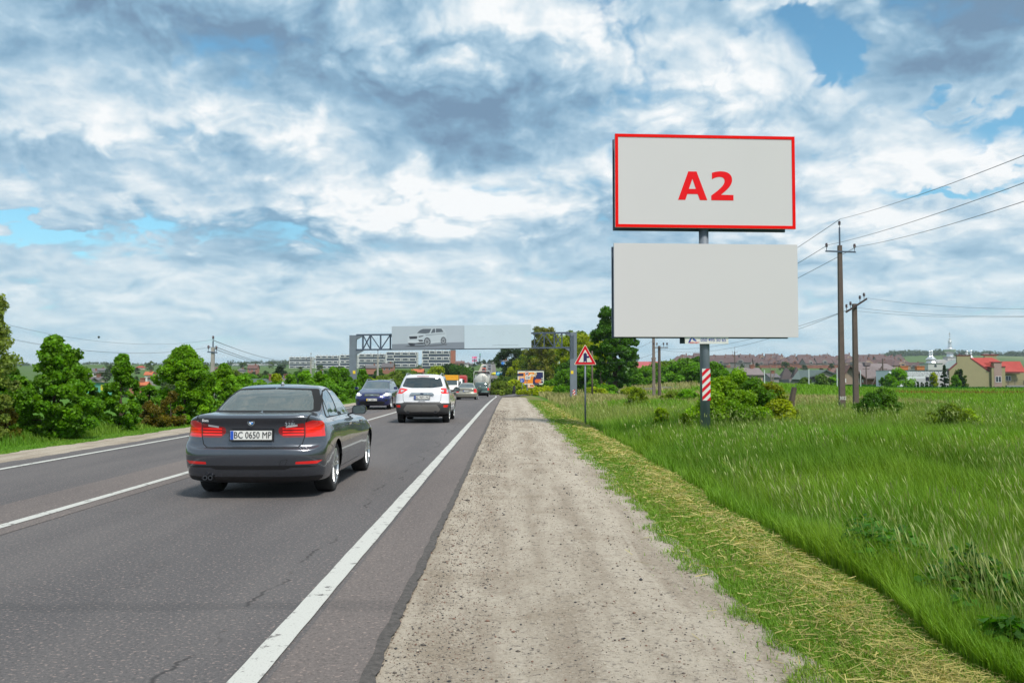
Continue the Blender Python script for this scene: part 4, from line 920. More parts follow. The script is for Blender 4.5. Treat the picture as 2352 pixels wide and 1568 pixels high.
lorry('box_lorry', 'orange lorry coming down the far slope', xroad(665, -7), 665, math.pi, redm, cols['o'], 3.8, 9)
lorry('box_lorry', 'red lorry coming down the far slope beside the orange one', xroad(625, -6.6), 625, math.pi, redm, redm, 3.0, 7)
lorry('box_lorry', 'pale lorry coming down the far slope behind the orange one', xroad(735, -6.8), 735, math.pi, whp, whp, 4.4, 9)
smallcar('white car coming down the far slope below the small white lorry', xroad(525, -6.9), 525, math.pi, whp, 'cars on the far slope')
smallcar('grey car climbing the far slope, lowest of the climbing lane', xroad(500, -3.2), 500, 0, cols['g'], 'cars on the far slope')
smallcar('dark car climbing the far slope just above the grey one', xroad(575, -3.2), 575, 0, cols['d'], 'cars on the far slope')
for k, y_ in enumerate((640, 700, 745, 790, 840, 900, 960)):
    smallcar('dark or grey car in the queue near the top of the far slope', xroad(y_, -3.2), y_, 0, cols['dg'[k % 2]], 'queue near the top of the far slope')
# ---------------------------------------------------------------- billboards, signs, poles
steel = mat('grey_painted_steel', (.165, .195, .24), .5, .1, var=.10, vs=2.5, bump=.15, bs=6)
steel_d = mat('dark_painted_steel', (.075, .10, .15), .55, .2, var=.10, vs=3)
conc = mat('weathered_concrete', (.115, .085, .075), .9, var=.16, vs=3, bump=.6, bs=25)
conc_l = mat('pale_concrete', (.33, .31, .29), .9, var=.14, vs=3, bump=.4, bs=25)
def P2(M, pts): return [M @ Vector(p) for p in pts]
def flat(name, pts, m, parent, y, M=Matrix()):      # flat shape in XZ at depth y
    mb = MB(); mb.add([M @ Vector((a, y, b)) for a, b in pts], [tuple(range(len(pts)))]); return mb.build(name, m, parent, fix=False)
def disc(cx, cz, r, n=28, k=1.): return [(cx + math.cos(a) * r, cz + math.sin(a) * r * k) for a in np.linspace(0, 2 * math.pi, n + 1)[:-1]]
def stripes(parent, x, y, z0, z1, w, n, red, whi, dirn=1, name='warning_stripes'):
    mb = MB(); mb.box(x - w / 2, x + w / 2, y, y + .01, z0, z1); p = mb.build(name, whi, parent)
    st = (z1 - z0) / n; sh = w * .95
    for k in range(-1, n + 1):
        a = z0 + k * st; q_ = [(x - w / 2, a + (0 if dirn > 0 else sh)), (x + w / 2, a + (sh if dirn > 0 else 0)), (x + w / 2, a + (sh if dirn > 0 else 0) + st * .5), (x - w / 2, a + (0 if dirn > 0 else sh) + st * .5)]
        q_ = clip(clip(q_, z0, 1), z1, -1)
        if len(q_) > 2: flat('red_stripe', q_, red, p, y - .003)
    return p
def clip(poly, z, s):
    out = []
    for i in range(len(poly)):
        a, b = poly[i - 1], poly[i]; ia, ib = (a[1] - z) * s >= 0, (b[1] - z) * s >= 0
        if ia != ib: t = (z - a[1]) / (b[1] - a[1]); out.append((a[0] + t * (b[0] - a[0]), z))
        if ib: out.append(b)
    return out
board_grey = mat('billboard_grey', (.605, .585, .605), .8, spec=.05, var=.012, vs=.5)
red_sign = mat('sign_red', (.80, .006, .005), .5, spec=.08, var=.03); red_let = mat('letter_red', (.78, .012, .018), .5, spec=.08, var=.02)
red_s = mat('sticker_red', (.62, .015, .03), .5, spec=.08, var=.05); wht_s = mat('sticker_white', (.68, .68, .66), .5, var=.03)
# main billboard
bx, by = 6.44, 30.0; bz = hz1(bx, by)
bb = thing('billboard', 'tall grey pole billboard, upper panel A2 framed in red above a blank grey panel', 'billboard', (bx, by, 0), R(3.5))
mb = MB(); mb.tube([(0, 0, bz - .3), (0, 0, 6.9)], .158, 28); mb.build('pole', steel, bb, True)
def panel(zb, zt, xw, nm, red):
    mb = MB(); mb.box(-xw, xw, -.30, -.20, zb, zt); p = mb.build(nm, board_grey, bb)
    mb = MB(); mb.box(-xw + .03, xw - .03, -.199, .0, zb + .06, zt - .06); mb.build('panel_frame', steel_d, p)
    mb = MB(); mb.box(-xw + .02, xw - .16, .22, .32, zb - .02, zt - .05)
    for k in range(5): xx = -xw + .2 + k * (2 * xw - .5) / 4; mb.box(xx - .05, xx + .05, .001, .219, zb + .1, zb + .25); mb.box(xx - .05, xx + .05, .001, .219, zt - .35, zt - .2)
    mb.build('back_panel', steel_d, p)
    if red:
        t_ = .10
        for a, b, c_, d in ((-xw, xw, zt - t_, zt), (-xw, xw, zb, zb + t_), (-xw, -xw + t_, zb + t_, zt - t_), (xw - t_, xw, zb + t_, zt - t_)):
            mb = MB(); mb.box(a, b, -.315, -.301, c_, d); mb.build('red_border', red_sign, p)
    return p
up = panel(6.45, 9.52, 3.0, 'upper_panel', True)
lo = panel(2.88, 5.93, 3.05, 'lower_panel', False)
# "A2", drawn by hand
sx, s0 = .945 / 300, 0
def gl(pts, hole=None): return [((x - 1100) * sx * 1.0, (785 - y) * sx) for x, y in pts]
z0_ = 7.37
A_out = [(806, 785), (916, 486), (1004, 486), (1115, 785), (1036, 785), (1014, 723), (905, 723), (883, 785)]; A_in = [(922, 669), (996, 669), (959, 563)]
AA = [(806, 785), (916, 486), (959, 563), (922, 669), (905, 723), (883, 785)]; AB = [(916, 486), (1004, 486), (959, 563)]; AC = [(1004, 486), (1115, 785), (1036, 785), (1014, 723), (996, 669), (959, 563)]; AD = [(905, 723), (922, 669), (996, 669), (1014, 723)]
mb = MB()
for q_ in (AA, AB, AC, AD): mb.add([(a, -.306, b + z0_) for a, b in gl(q_)], [tuple(range(len(q_)))])
mb.build('letter_a', red_let, up)
def bez(p, n=10): return [tuple(((1 - t) ** 3 * p[0][i] + 3 * t * (1 - t) ** 2 * p[1][i] + 3 * t * t * (1 - t) * p[2][i] + t ** 3 * p[3][i]) for i in (0, 1)) for t in np.linspace(0, 1, n + 1)]
O2 = bez([(1166, 498), (1195, 486), (1235, 480), (1264, 480)], 8) + bez([(1264, 480), (1340, 480), (1380, 515), (1380, 566)], 10)[1:] + bez([(1380, 566), (1380, 620), (1345, 660), (1260, 727)], 12)[1:]
I2 = bez([(1166, 565), (1195, 548), (1225, 540), (1248, 540)], 8) + bez([(1248, 540), (1285, 540), (1300, 558), (1300, 580)], 10)[1:] + bez([(1300, 580), (1300, 622), (1255, 665), (1157, 736)], 12)[1:]
mb = MB(); n_ = len(O2)
mb.add([(a, -.306, b + z0_) for a, b in gl(O2)] + [(a, -.306, b + z0_) for a, b in gl(I2)], [(i, i + 1, i + 1 + n_, i + n_) for i in range(n_ - 1)])
mb.add([(a, -.306, b + z0_) for a, b in gl([(1157, 736), (1260, 727), (1393, 727), (1393, 785), (1157, 785)])], [(0, 1, 2, 3, 4)]); mb.build('digit_two', red_let, up)
# phone plate under the lower panel
pp = MB(); pp.box(-.72, .72, -.26, -.22, 2.66, 2.879); pl_ = pp.build('phone_plate', wht_s, bb); mb = MB(); mb.box(-.80, .64, .1, .13, 2.68, 2.86); mb.build('phone_plate', steel_d, bb)
nb = mat('ink_blue', (.02, .06, .33), .5)
text('050 495 50 65', .165, nb, pl_, Matrix.Translation((.22, -.263, 2.785)), bold=.0012, sx=.88)
text('МЕДІА МІСТ', .062, red_s, pl_, Matrix.Translation((-.41, -.263, 2.695)), bold=.001, sx=.85)
flat('logo', [(-.62, 2.69), (-.56, 2.69), (-.50, 2.82), (-.44, 2.87), (-.52, 2.86), (-.58, 2.79)], nb, pl_, -.263); flat('logo', [(-.47, 2.80), (-.44, 2.86), (-.38, 2.80), (-.33, 2.77), (-.36, 2.74), (-.42, 2.76)], nb, pl_, -.263)
stripes(bb, 0, -.172, 1.5 - 48 * 30 / 2096, 1.5 + 24.5 * 30 / 2096, .27, 4, red_s, wht_s)

# gantry over the road
GY = 82.0; gl_x, gr_x = ux(811, GY), ux(1317, GY)
ga = thing('road_gantry', 'grey steel gantry spanning the road with lattice beam and two posts', 'gantry', (0, GY, 0))
for x_, v0, v1 in ((gl_x, 925, 770), (gr_x, 921, 763)):
    zb_, zt_ = 1.5 - (v0 - 871) * GY / 2096, 1.5 + (871 - v1) * GY / 2096
    mb = MB(); mb.box(x_ - .29, x_ + .29, -.3, .3, zb_, zt_); post = mb.build('post', steel, ga)
    mb = MB(); mb.box(x_ - .42, x_ + .42, -.42, .42, zb_ - .1, zb_ + .03); mb.build('base_plate', steel_d, post)
    s = 1 if x_ < 0 else -1
    mb = MB(); mb.prism([(x_ + s * .29, zt_ - .02), (x_ + s * .95, zt_ - .02), (x_ + s * .29, zt_ - .40)], -.2, .2); mb.build('bracket', steel, post)
    mb = MB(); mb.prism([(x_ + s * .28, zt_ - 1.30), (x_ + s * 1.1, zt_ - 1.30), (x_ + s * .85, zt_ - 1.42), (x_ + s * .29, zt_ - 1.72)], -.2, .2); mb.build('bracket', steel, post)
    mb = MB(); yx = x_ + (.16 if x_ < 0 else -.14); mb.box(yx - .11, yx + .11, -.32, -.301, 2.0, 2.28); mb.build('number_plate', plate_y, post)
    stripes(post, x_ - (.05 if x_ < 0 else -.02), -.34, zb_ + .03, zb_ + 1.05, .22, 4, red_s, wht_s, name='striped_marker')
mb = MB()       # ladder rungs on the right post
for k in range(11): zz = 5.35 - k * .19; mb.box(gr_x - .25, gr_x - .02, -.36, -.33, zz, zz + .03)
mb.box(gr_x - .26, gr_x - .235, -.365, -.325, 3.4, 5.5); mb.box(gr_x - .03, gr_x - .005, -.365, -.325, 3.4, 5.5); mb.build('ladder', steel_d, ga)
def gz_(x, top): return 1.5 + ((871 - (769 if top else 803)) * GY / 2096) + (x - gl_x) / (gr_x - gl_x) * .20
mb = MB(); br = MB()
for yq in (-.16, .16):
    for tp in (True, False):
        mb.bar((gl_x + .3, yq, gz_(gl_x, tp)), (gr_x - .3, yq, gz_(gr_x, tp)), .13)
mb.build('beam_chords', steel_d, ga)
uu = [833.4, 850.9, 874.1, 896.5, 919, 942, 965, 988, 1011, 1034, 1057, 1080, 1103, 1126, 1149, 1172, 1205, 1227.8, 1249.7, 1273, 1290.7]
for i, u_ in enumerate(uu):
    x_ = ux(u_, GY)
    if 905 < u_ < 1215 and i % 2: continue
    for yq in (-.16, .16): br.bar((x_, yq, gz_(x_, False)), (x_, yq, gz_(x_, True)), .09)
for a, b, up_ in ((833.4, 850.9, 1), (833.4, 850.9, 0), (850.9, 874.1, 0), (874.1, 896.5, 1), (896.5, 919, 0), (1205, 1227.8, 0), (1227.8, 1249.7, 1), (1249.7, 1273, 0), (1273, 1290.7, 1), (1273, 1290.7, 0)):
    xa, xb = ux(a, GY), ux(b, GY)
    for yq in (-.16, .16): br.bar((xa, yq, gz_(xa, not up_)), (xb, yq, gz_(xb, bool(up_))), .06)
br.build('beam_lattice', steel_d, ga)
# banner hung on the gantry: left half a picture of a car, right half blank
xa, xm, xb = ux(902, GY), ux(1067, GY), ux(1220, GY); zA, zB = 1.5 + (871 - 803) * GY / 2096, 1.5 + (871 - 750) * GY / 2096
tl = math.atan2(6, 318) * .8
Mg = Matrix.Translation((xa, GY - .62, zA)) @ Matrix.Rotation(-tl * .85, 4, 'Y')
bn = D.objects.new('road_banner', None); link(bn); bn.matrix_world = Mg; tag(bn, 'wide banner on the gantry, silver car picture at left and blank pale half at right', 'billboard')
wl, wr_, hh = xm - xa, xb - xm, zB - zA
mb = MB(); mb.box(0, wl, 0, .06, 0, hh); pic = mb.build('picture_panel', mat('poster_grey', (.40, .46, .53), .6, var=.03, vs=.6), bn)
mb = MB(); mb.box(wl + .012, wl + wr_, .002, .06, .0, hh - .0); mb.build('blank_panel', mat('poster_pale', (.50, .60, .69), .6, var=.03, vs=.4), bn)
mb = MB(); mb.box(0, wl + wr_, .061, .2, -.05, hh); mb.build('banner_frame', steel_d, bn)
flat('poster_floor', [(0, 0), (wl, 0), (wl, .28 * hh), (0, .23 * hh)], mat('poster_floor', (.20, .23, .28), .6, var=.03, vs=1), pic, -.006)
cs = wl / 957; ox, oz = 737, 490          # picture coordinates: crop pixels of the reference view
pc = lambda pts: [((x - ox) * cs, (oz - y) * cs * 1.0) for x, y in pts]
pm = lambda n, c_, r=.5: mat('poster_' + n, c_, r, var=.02)
sil, sil_d, drk, lgt, win = pm('silver', (.45, .51, .57)), pm('silver_dark', (.26, .30, .35)), pm('dark', (.035, .04, .055)), pm('light', (.55, .6, .66)), pm('window', (.10, .12, .15))
flat('shadow_shape', pc([(900, 455), (1100, 462), (1460, 440), (1470, 425), (1240, 440), (960, 440)]), pm('shade', (.10, .115, .14)), pic, -.009)
def car_pic():
    L_ = -.012
    flat('car_shape', pc([(945, 400), (942, 340), (955, 312), (985, 295), (1060, 280), (1100, 240), (1145, 215), (1210, 207), (1320, 205), (1400, 210), (1440, 240), (1460, 280), (1462, 350), (1452, 390), (1390, 402), (1180, 425), (960, 418)]), sil, pic, L_)
    flat('car_shape', pc([(1070, 278), (1108, 240), (1150, 222), (1262, 222), (1235, 278), (1180, 285)]), win, pic, L_ - .002)
    flat('car_shape', pc([(1255, 280), (1280, 225), (1310, 220), (1315, 272)]), win, pic, L_ - .002); flat('car_shape', pc([(1322, 272), (1322, 220), (1395, 222), (1422, 266)]), win, pic, L_ - .002)
    flat('car_shape', pc([(965, 320), (1077, 318), (1070, 352), (975, 355)]), drk, pic, L_ - .002); flat('car_shape', pc([(1090, 318), (1165, 308), (1140, 325), (1095, 332)]), drk, pic, L_ - .002)
    flat('car_shape', pc([(955, 405), (1050, 408), (1130, 400), (1170, 405), (1160, 422), (955, 418)]), drk, pic, L_ - .002); flat('car_shape', pc([(950, 388), (1150, 384), (1165, 398), (950, 402)]), lgt, pic, L_ - .002)
    flat('car_shape', pc([(1085, 366), (1145, 366), (1150, 388), (1100, 390)]), drk, pic, L_ - .003); flat('car_shape', pc([(1240, 402), (1390, 384), (1390, 390), (1242, 410)]), lgt, pic, L_ - .003)
    flat('car_shape', pc([(1180, 300), (1440, 282), (1445, 290), (1190, 312)]), sil_d, pic, L_ - .003)
    for cx, cy, rx, ry in ((1205, 395, 42, 56), (1420, 382, 34, 48)):
        flat('car_shape', pc([(cx + math.cos(a) * rx * 1.15, cy - math.sin(a) * ry * 1.12) for a in np.linspace(0, 6.28, 25)[:-1]]), sil_d, pic, L_ - .004)
        flat('car_shape', pc([(cx + math.cos(a) * rx, cy - math.sin(a) * ry) for a in np.linspace(0, 6.28, 25)[:-1]]), drk, pic, L_ - .006)
        for k in range(10): a = k * .628; flat('car_shape', pc([(cx + math.cos(a - .1) * rx * .1, cy - math.sin(a - .1) * ry * .1), (cx + math.cos(a - .14) * rx * .8, cy - math.sin(a - .14) * ry * .8), (cx + math.cos(a + .14) * rx * .8, cy - math.sin(a + .14) * ry * .8)]), lgt, pic, L_ - .008)
    flat('car_shape', pc([(960, 418), (1045, 424), (1035, 446), (985, 448)]), drk, pic, L_ - .002)
car_pic()
mb = MB()
for k in range(26): a, b = rng.uniform(wl + .5, wl + wr_ - 1.2), rng.uniform(.25, hh * .8); mb.box(a, a + .03, -.004, 0, b, b + .03)
mb.box(wl + 2.5, wl + 4.8, -.003, 0, .26, .28); mb.build('scuffs', mat('scuff_grey', (.2, .24, .28), .7), bn)

# triangular warning sign
SY = 36.0; sxx = ux(1344, SY); zt, zb = 1.5 + 81 * SY / 2096, 1.5 + 33.5 * SY / 2096; hw = 26.2 * SY / 2096
sg = thing('warning_sign', 'red bordered triangular sign with a junction symbol on a thin grey post', 'sign', (sxx, SY, 0), R(-2))
mb = MB(); mb.tube([(0, 0, hz1(sxx, SY) - .2), (0, .0, zt - .15)], .035, 12); mb.build('post', steel, sg, True)
tri = lambda k, r: rounded([(-hw + k * 1.75, zb + k), (hw - k * 1.75, zb + k), (0, zt - k * 2.0)], r, 4)
M_ = [(0, tri(0, .07), mat('sign_rim', (.75, .68, .55), .5), -.065, -.045, 'sign_plate'), (0, tri(.018, .055), red_s, -.068, -.064, 'red_border'), (0, tri(.105, .02), mat('sign_white', (.72, .71, .66), .45, var=.02), -.072, -.067, 'sign_face')]
for _, pts, m_, a, b, nm in M_: mb = MB(); mb.prism(pts, a, b); mb.build(nm, m_, sg)
k_ = SY / 2096 / (2352 / 650 / 1.0) * .92; cz = zb
sc_ = (zt - zb) / 395.      # symbol drawn from the enlarged photograph
sy_ = lambda x, y: ((x - 1783) * sc_, (548 - y) * sc_ + zb)
dk_ = mat('sign_symbol', (.02, .012, .10), .5)
flat('junction_symbol', [sy_(*p) for p in [(1750, 503), (1750, 342), (1783, 315), (1815, 342), (1815, 380), (1860, 380), (1860, 417), (1815, 417), (1815, 503), (1783, 478)]], dk_, sg, -.0755)

# orange advertising board in the valley with signs in front of it
OY = 205.0; o0, o1 = at(1189, 883, OY), at(1249, 852, OY)
ob = thing('billboard', 'orange and navy advertising billboard with a woman, beside the far right verge', 'billboard', ((o0.x + o1.x) / 2, OY, 0), R(-1))
W2 = (o1.x - o0.x) / 2; H0, H1 = o0.z, o1.z
navy = mat('poster_navy', (.012, .016, .10), .6); org = mat('poster_orange', (.85, .27, .02), .6); wp = mat('poster_white', (.75, .75, .65), .6); skin = mat('poster_skin', (.6, .36, .25), .6)
mb = MB(); mb.box(-W2 - .12, W2 + .12, .05, .4, H0 - .15, H1 + .3); mb.build('board_frame', mat('board_black', (.02, .022, .03), .7), ob)
mb = MB(); mb.box(-W2, W2, 0, .05, H0, H1); fc = mb.build('poster_panel', wp, ob)
mb = MB(); mb.box(-.35 + .6, .35 + .6, .1, .5, hz1(o0.x + W2, OY) - .5, H0 - .15); mb.build('pole', steel_d, ob)
kx = 2 * W2 / 1330.; kz = (H1 - H0) / 690.
oc = lambda pts: [((x - 945) * kx, (865 - y) * kz + H0) for x, y in pts]
flat('orange_field', oc([(330, 250), (1130, 235), (1075, 640), (1060, 800), (330, 815)]), org, fc, -.01)
flat('navy_field', oc([(1240, 230), (1565, 230), (1575, 790), (1100, 800)]), navy, fc, -.01)
flat('logo_plate', oc([(280, 300), (580, 295), (580, 425), (280, 430)]), navy, fc, -.02)
flat('white_bubble', oc([(840, 420), (920, 340), (1010, 320), (1110, 370), (1100, 440), (960, 480)]), wp, fc, -.02); flat('ring_mark', oc(disc(1015, 430, 60)), org, fc, -.03); flat('ring_mark', oc(disc(1015, 430, 30)), wp, fc, -.04)
flat('woman_figure', oc([(1140, 440), (1190, 400), (1230, 400), (1340, 480), (1370, 600), (1380, 850), (1060, 850), (1060, 620), (1085, 500)]), navy, fc, -.03)
flat('woman_figure', oc(disc(1190, 320, 70, 20, 1.1)), mat('poster_blonde', (.62, .5, .3), .6), fc, -.032); flat('woman_figure', oc(disc(1185, 320, 40, 20, 1.3)), skin, fc, -.04); flat('woman_figure', oc([(1155, 400), (1225, 400), (1180, 510)]), skin, fc, -.041)
flat('parcel_shape', oc([(1150, 650), (1220, 580), (1480, 590), (1480, 780), (1180, 770)]), mat('poster_orange_red', (.8, .15, .02), .6), fc, -.045)
flat('hand_shape', oc([(1320, 790), (1480, 600), (1490, 660), (1380, 800)]), skin, fc, -.05)
for zz in (530, 600, 670): flat('white_leaf', oc([(1470, zz), (1570, zz - 10), (1570, zz + 25), (1500, zz + 20)]), wp, fc, -.05)
text('ДОРО', 130 * kz * 1.25, wp, fc, Matrix.Translation((oc([(470, 505)])[0][0], -.015, oc([(470, 505)])[0][1])), bold=.01, sx=.55)
text('ПО    АНИ', 130 * kz * 1.25, navy, fc, Matrix.Translation((oc([(590, 655)])[0][0], -.015, oc([(590, 655)])[0][1])), bold=.01, sx=.62)
def small_sign(name, label, u, vb, Y, parts):
    x = ux(u, Y); r_ = thing(name, label, 'sign', (x, Y, 0)); k = Y / 2096.
    zt_ = max(p[2] for p in parts); zp = 1.5 + (871 - zt_) * k
    mb = MB(); mb.tube([(0, 0, 1.5 + (871 - vb) * k - .2), (0, 0, zp)], .04, 8); mb.build('post', steel, r_, True)
    return r_, k
q13 = lambda x: (2050 + x * 140 / 1829) / 1.7415; w13 = lambda y: (1470 + y * 140 / 1829) / 1.7415
TY = 115.; k = TY / 2096; zf_ = lambda v: 1.5 + (871 - v) * k
r_, _ = small_sign('prohibition_sign', 'round red bordered lorry ban sign above an arrow plate, before the orange billboard', q13(752), w13(1440), TY, [(0, 0, w13(250))])
cx_, cz_ = (q13(745) - q13(752)) * k, zf_(w13(312)); rad = 9.6 / 2 * k * 1.08
mb = MB(); mb.prism(disc(cx_, cz_, rad), -.08, -.05); mb.build('sign_plate', red_s, r_); flat('sign_face', disc(cx_, cz_, rad * .80), wht_s, r_, -.084)
flat('lorry_symbol', [(cx_ + a * rad, cz_ + b * rad) for a, b in [(-.6, -.25), (-.6, -.1), (-.45, .05), (-.2, .08), (-.2, .35), (.55, .35), (.55, -.2), (-.2, -.3)]], dk_, r_, -.088)
xw_, zc = 12.2 / 2 * k, zf_(w13(518)); mb = MB(); mb.prism([(a + .1, b) for a, b in [(-xw_, zc - .22), (xw_, zc - .22), (xw_, zc + .22), (-xw_, zc + .22)]], -.08, -.05); mb.build('arrow_plate', wht_s, r_)
flat('arrow_symbol', [(.1 + a * xw_, zc + b * .22) for a, b in [(-.8, .18), (.35, .18), (.35, .6), (.85, 0), (.35, -.6), (.35, -.18), (-.8, -.18)]], dk_, r_, -.084)
ow = 16.5 * k; za, zb2 = zf_(w13(1050)), zf_(w13(865))
r2, _ = small_sign('arrow_sign', 'small orange arrow shaped sign reading 50 m just right of the lorry ban sign', q13(790), w13(1440), TY + .4, [(0, 0, w13(880))])
arw = lambda e: [(e, za + e), (ow * .78 - e * .3, za + e), (ow - e * 1.4, (za + zb2) / 2), (ow * .78 - e * .3, zb2 - e), (e, zb2 - e)]
mb = MB(); mb.prism(arw(0), -.08, -.05); mb.build('sign_plate', wp, r2); flat('sign_face', arw(.035), org, r2, -.084)
text('50 м', (zb2 - za) * .5, dk_, r2, Matrix.Translation((ow * .55, -.086, za + (zb2 - za) * .62)), bold=.008, sx=.9)
flat('turn_arrow', [(.08, za + .12), (.17, za + .12), (.17, zb2 - .25), (.33, zb2 - .25), (.33, zb2 - .1), (.08, zb2 - .1)], wp, r2, -.086); flat('underline', [(.2, za + .1), (ow * .72, za + .1), (ow * .72, za + .15), (.2, za + .15)], wp, r2, -.086)
TY2 = 128.; k = TY2 / 2096
r3, _ = small_sign('lane_sign', 'blue square lane sign with white arrows in front of the orange billboard', q13(507), w13(1320), TY2, [(0, 0, w13(600))])
zc = 1.5 + (871 - w13(660)) * k; hw_ = 8.6 / 2 * k * 1.05
mb = MB(); mb.prism(rounded([(-hw_, zc - hw_), (hw_, zc - hw_), (hw_, zc + hw_), (-hw_, zc + hw_)], .06), -.07, -.05); mb.build('sign_plate', mat('sign_blue', (.01, .10, .55), .5), r3)
for q_ in strokes([(-.45, -.8), (-.45, .75)], .16) + strokes([(-.35, -.75), (.45, .1), (.45, .75)], .16): flat('lane_symbol', [(a * hw_, zc + b * hw_) for a, b in q_], wht_s, r3, -.074)
# dark post stump at the junction and other boards beyond
jx = ux((2050 + 55 * 140 / 1829) / 1.7415, 140); st = MB(); zg_ = hz1(jx, 140)
st.tube([(0, 0, -.3), (.05, 0, .6), (.12, .05, 1.25), (.05, 0, 1.45)], [.28, .26, .24, .14], 9); o = st.build('marker_post', mat('soot_black', (.012, .014, .02), .8), None, True, loc=(jx, 140, zg_)); tag(o, 'short black stump at the far end of the gravel shoulder', 'post')
def board(label, u0, u1, v0, v1, Y, cols_, pole_v=None, cat='billboard', name='billboard', thick=.35, group=None, txt=None):
    a, b = at(u0, v1, Y), at(u1, v0, Y); w_ = (b.x - a.x) / 2
    r_ = thing(name, label, cat, ((a.x + b.x) / 2, Y, 0), 0, group)
    mb = MB(); mb.box(-w_, w_, .0, thick, a.z, b.z); p = mb.build('panel', cols_[0], r_)
    for i, (m_, q_) in enumerate(cols_[1:]): flat('poster_patch', [(-w_ + x * 2 * w_, a.z + z * (b.z - a.z)) for x, z in q_], m_, p, -.02 - .02 * i)
    if pole_v is not None:
        mb = MB(); mb.tube([(0, thick / 2, hz1((a.x + b.x) / 2, Y) - 1), (0, thick / 2, a.z)], max(.15, Y * .0004), 8); mb.build('pole', steel_d, r_)
    if txt: text(txt[0], (b.z - a.z) * txt[1], txt[2], p, Matrix.Translation((0, -.06, (a.z + b.z) / 2)), sx=txt[3])
    return r_
c18 = lambda x: (1850 + x * 180 / 2352) / 1.7415; d18 = lambda y: (1410 + y * 180 / 2352) / 1.7415
cy = mat('poster_cyan', (.02, .30, .62), .6); cyl_ = mat('poster_light_cyan', (.35, .65, .75), .6); pk = mat('poster_pink', (.80, .09, .33), .6); pkl = mat('poster_pale_pink', (.85, .4, .5), .6)
board('small sky blue billboard on the slope left of the bushes', c18(1740), c18(2105), d18(980), d18(1175), 330, [cy, (mat('poster_deep_blue', (.01, .07, .3), .6), [(0, .72), (1, .72), (1, 1), (0, 1)]), (cyl_, [(.12, .3), (.3, .2), (.6, .62), (.5, .8), (.25, .75)]), (wp, [(.62, .62), (.9, .68), (.9, .84), (.62, .8)])], 1)
board('grey back of a billboard seen above the valley bushes', c18(2220), c18(2420), d18(720), d18(890), 420, [mat('board_back', (.22, .27, .30), .6, var=.1)], 1)
board('bright blue billboard on the far hilltop right of the road', c18(2035), c18(2200), d18(490), d18(680), 800, [mat('poster_azure', (.01, .19, .75), .6), (cyl_, [(.6, .4), (.8, .4), (.9, .9), (.7, .9)])], 1)
board('upper pink billboard on the skyline left of the far road', c18(505), c18(760), d18(200), d18(320), 1000, [pk, (pkl, [(.1, .3), (.4, .2), (.45, .8), (.15, .85)]), (mat('poster_tan', (.5, .35, .25), .6), [(.7, .1), (.95, .1), (.95, .7), (.75, .8)])], 1)
board('lower pink billboard right beneath the upper pink one', c18(505), c18(760), d18(360), d18(480), 1001, [pk, (pkl, [(.1, .2), (.5, .15), (.5, .8), (.15, .9)]), (mat('poster_greenish', (.3, .4, .35), .6), [(.68, 0), (.9, 0), (.85, .8), (.75, .8)])], 1)
board('tall green filling station sign on a pole on the skyline', c18(880), c18(950), d18(50), d18(150), 990, [mat('pylon_green', (.04, .28, .20), .6), (wp, [(.35, .3), (.65, .3), (.65, .7), (.35, .7)])], 1, 'sign', 'pylon_sign')
board('short green station sign left of the tall green one', c18(842), c18(890), d18(315), d18(400), 985, [mat('pylon_green', (0, 0, 0))], 1, 'sign', 'pylon_sign')
board('dark flat sign halfway up the green sign pole', c18(872), c18(965), d18(192), d18(215), 989, [navy], None, 'sign', 'cross_sign')
board('purple and orange banner gantry on the hill crest', c18(1790), c18(2330), d18(300), d18(390), 985, [mat('poster_purple', (.06, .05, .35), .6), (mat('poster_salmon', (.80, .28, .16), .6), [(.57, -.15), (1, -.2), (1, 1.15), (.57, 1.1)])], 1)
board('white board on the grass left of the far road', c18(1000), c18(1135), d18(612), d18(700), 750, [wp], 1)
board('dark blue direction board over the far road', c18(1295), c18(1425), d18(465), d18(530), 1010, [mat('poster_dull_blue', (.05, .07, .3), .6)], 1, 'sign', 'direction_sign')
ye = ux(c18(1755), 640); mb = MB(); mb.lathe([(0, 0), (3, .3), (3.2, 1.2), (1.6, 2.0), (0, 2.1)], 10); o = mb.build('yellow_bin', mat('yellow_plastic', (.7, .6, .02), .5), None, loc=(ye, 620, hz1(ye, 620))); tag(o, 'small yellow heap beside the far road above the blue billboard', 'heap')

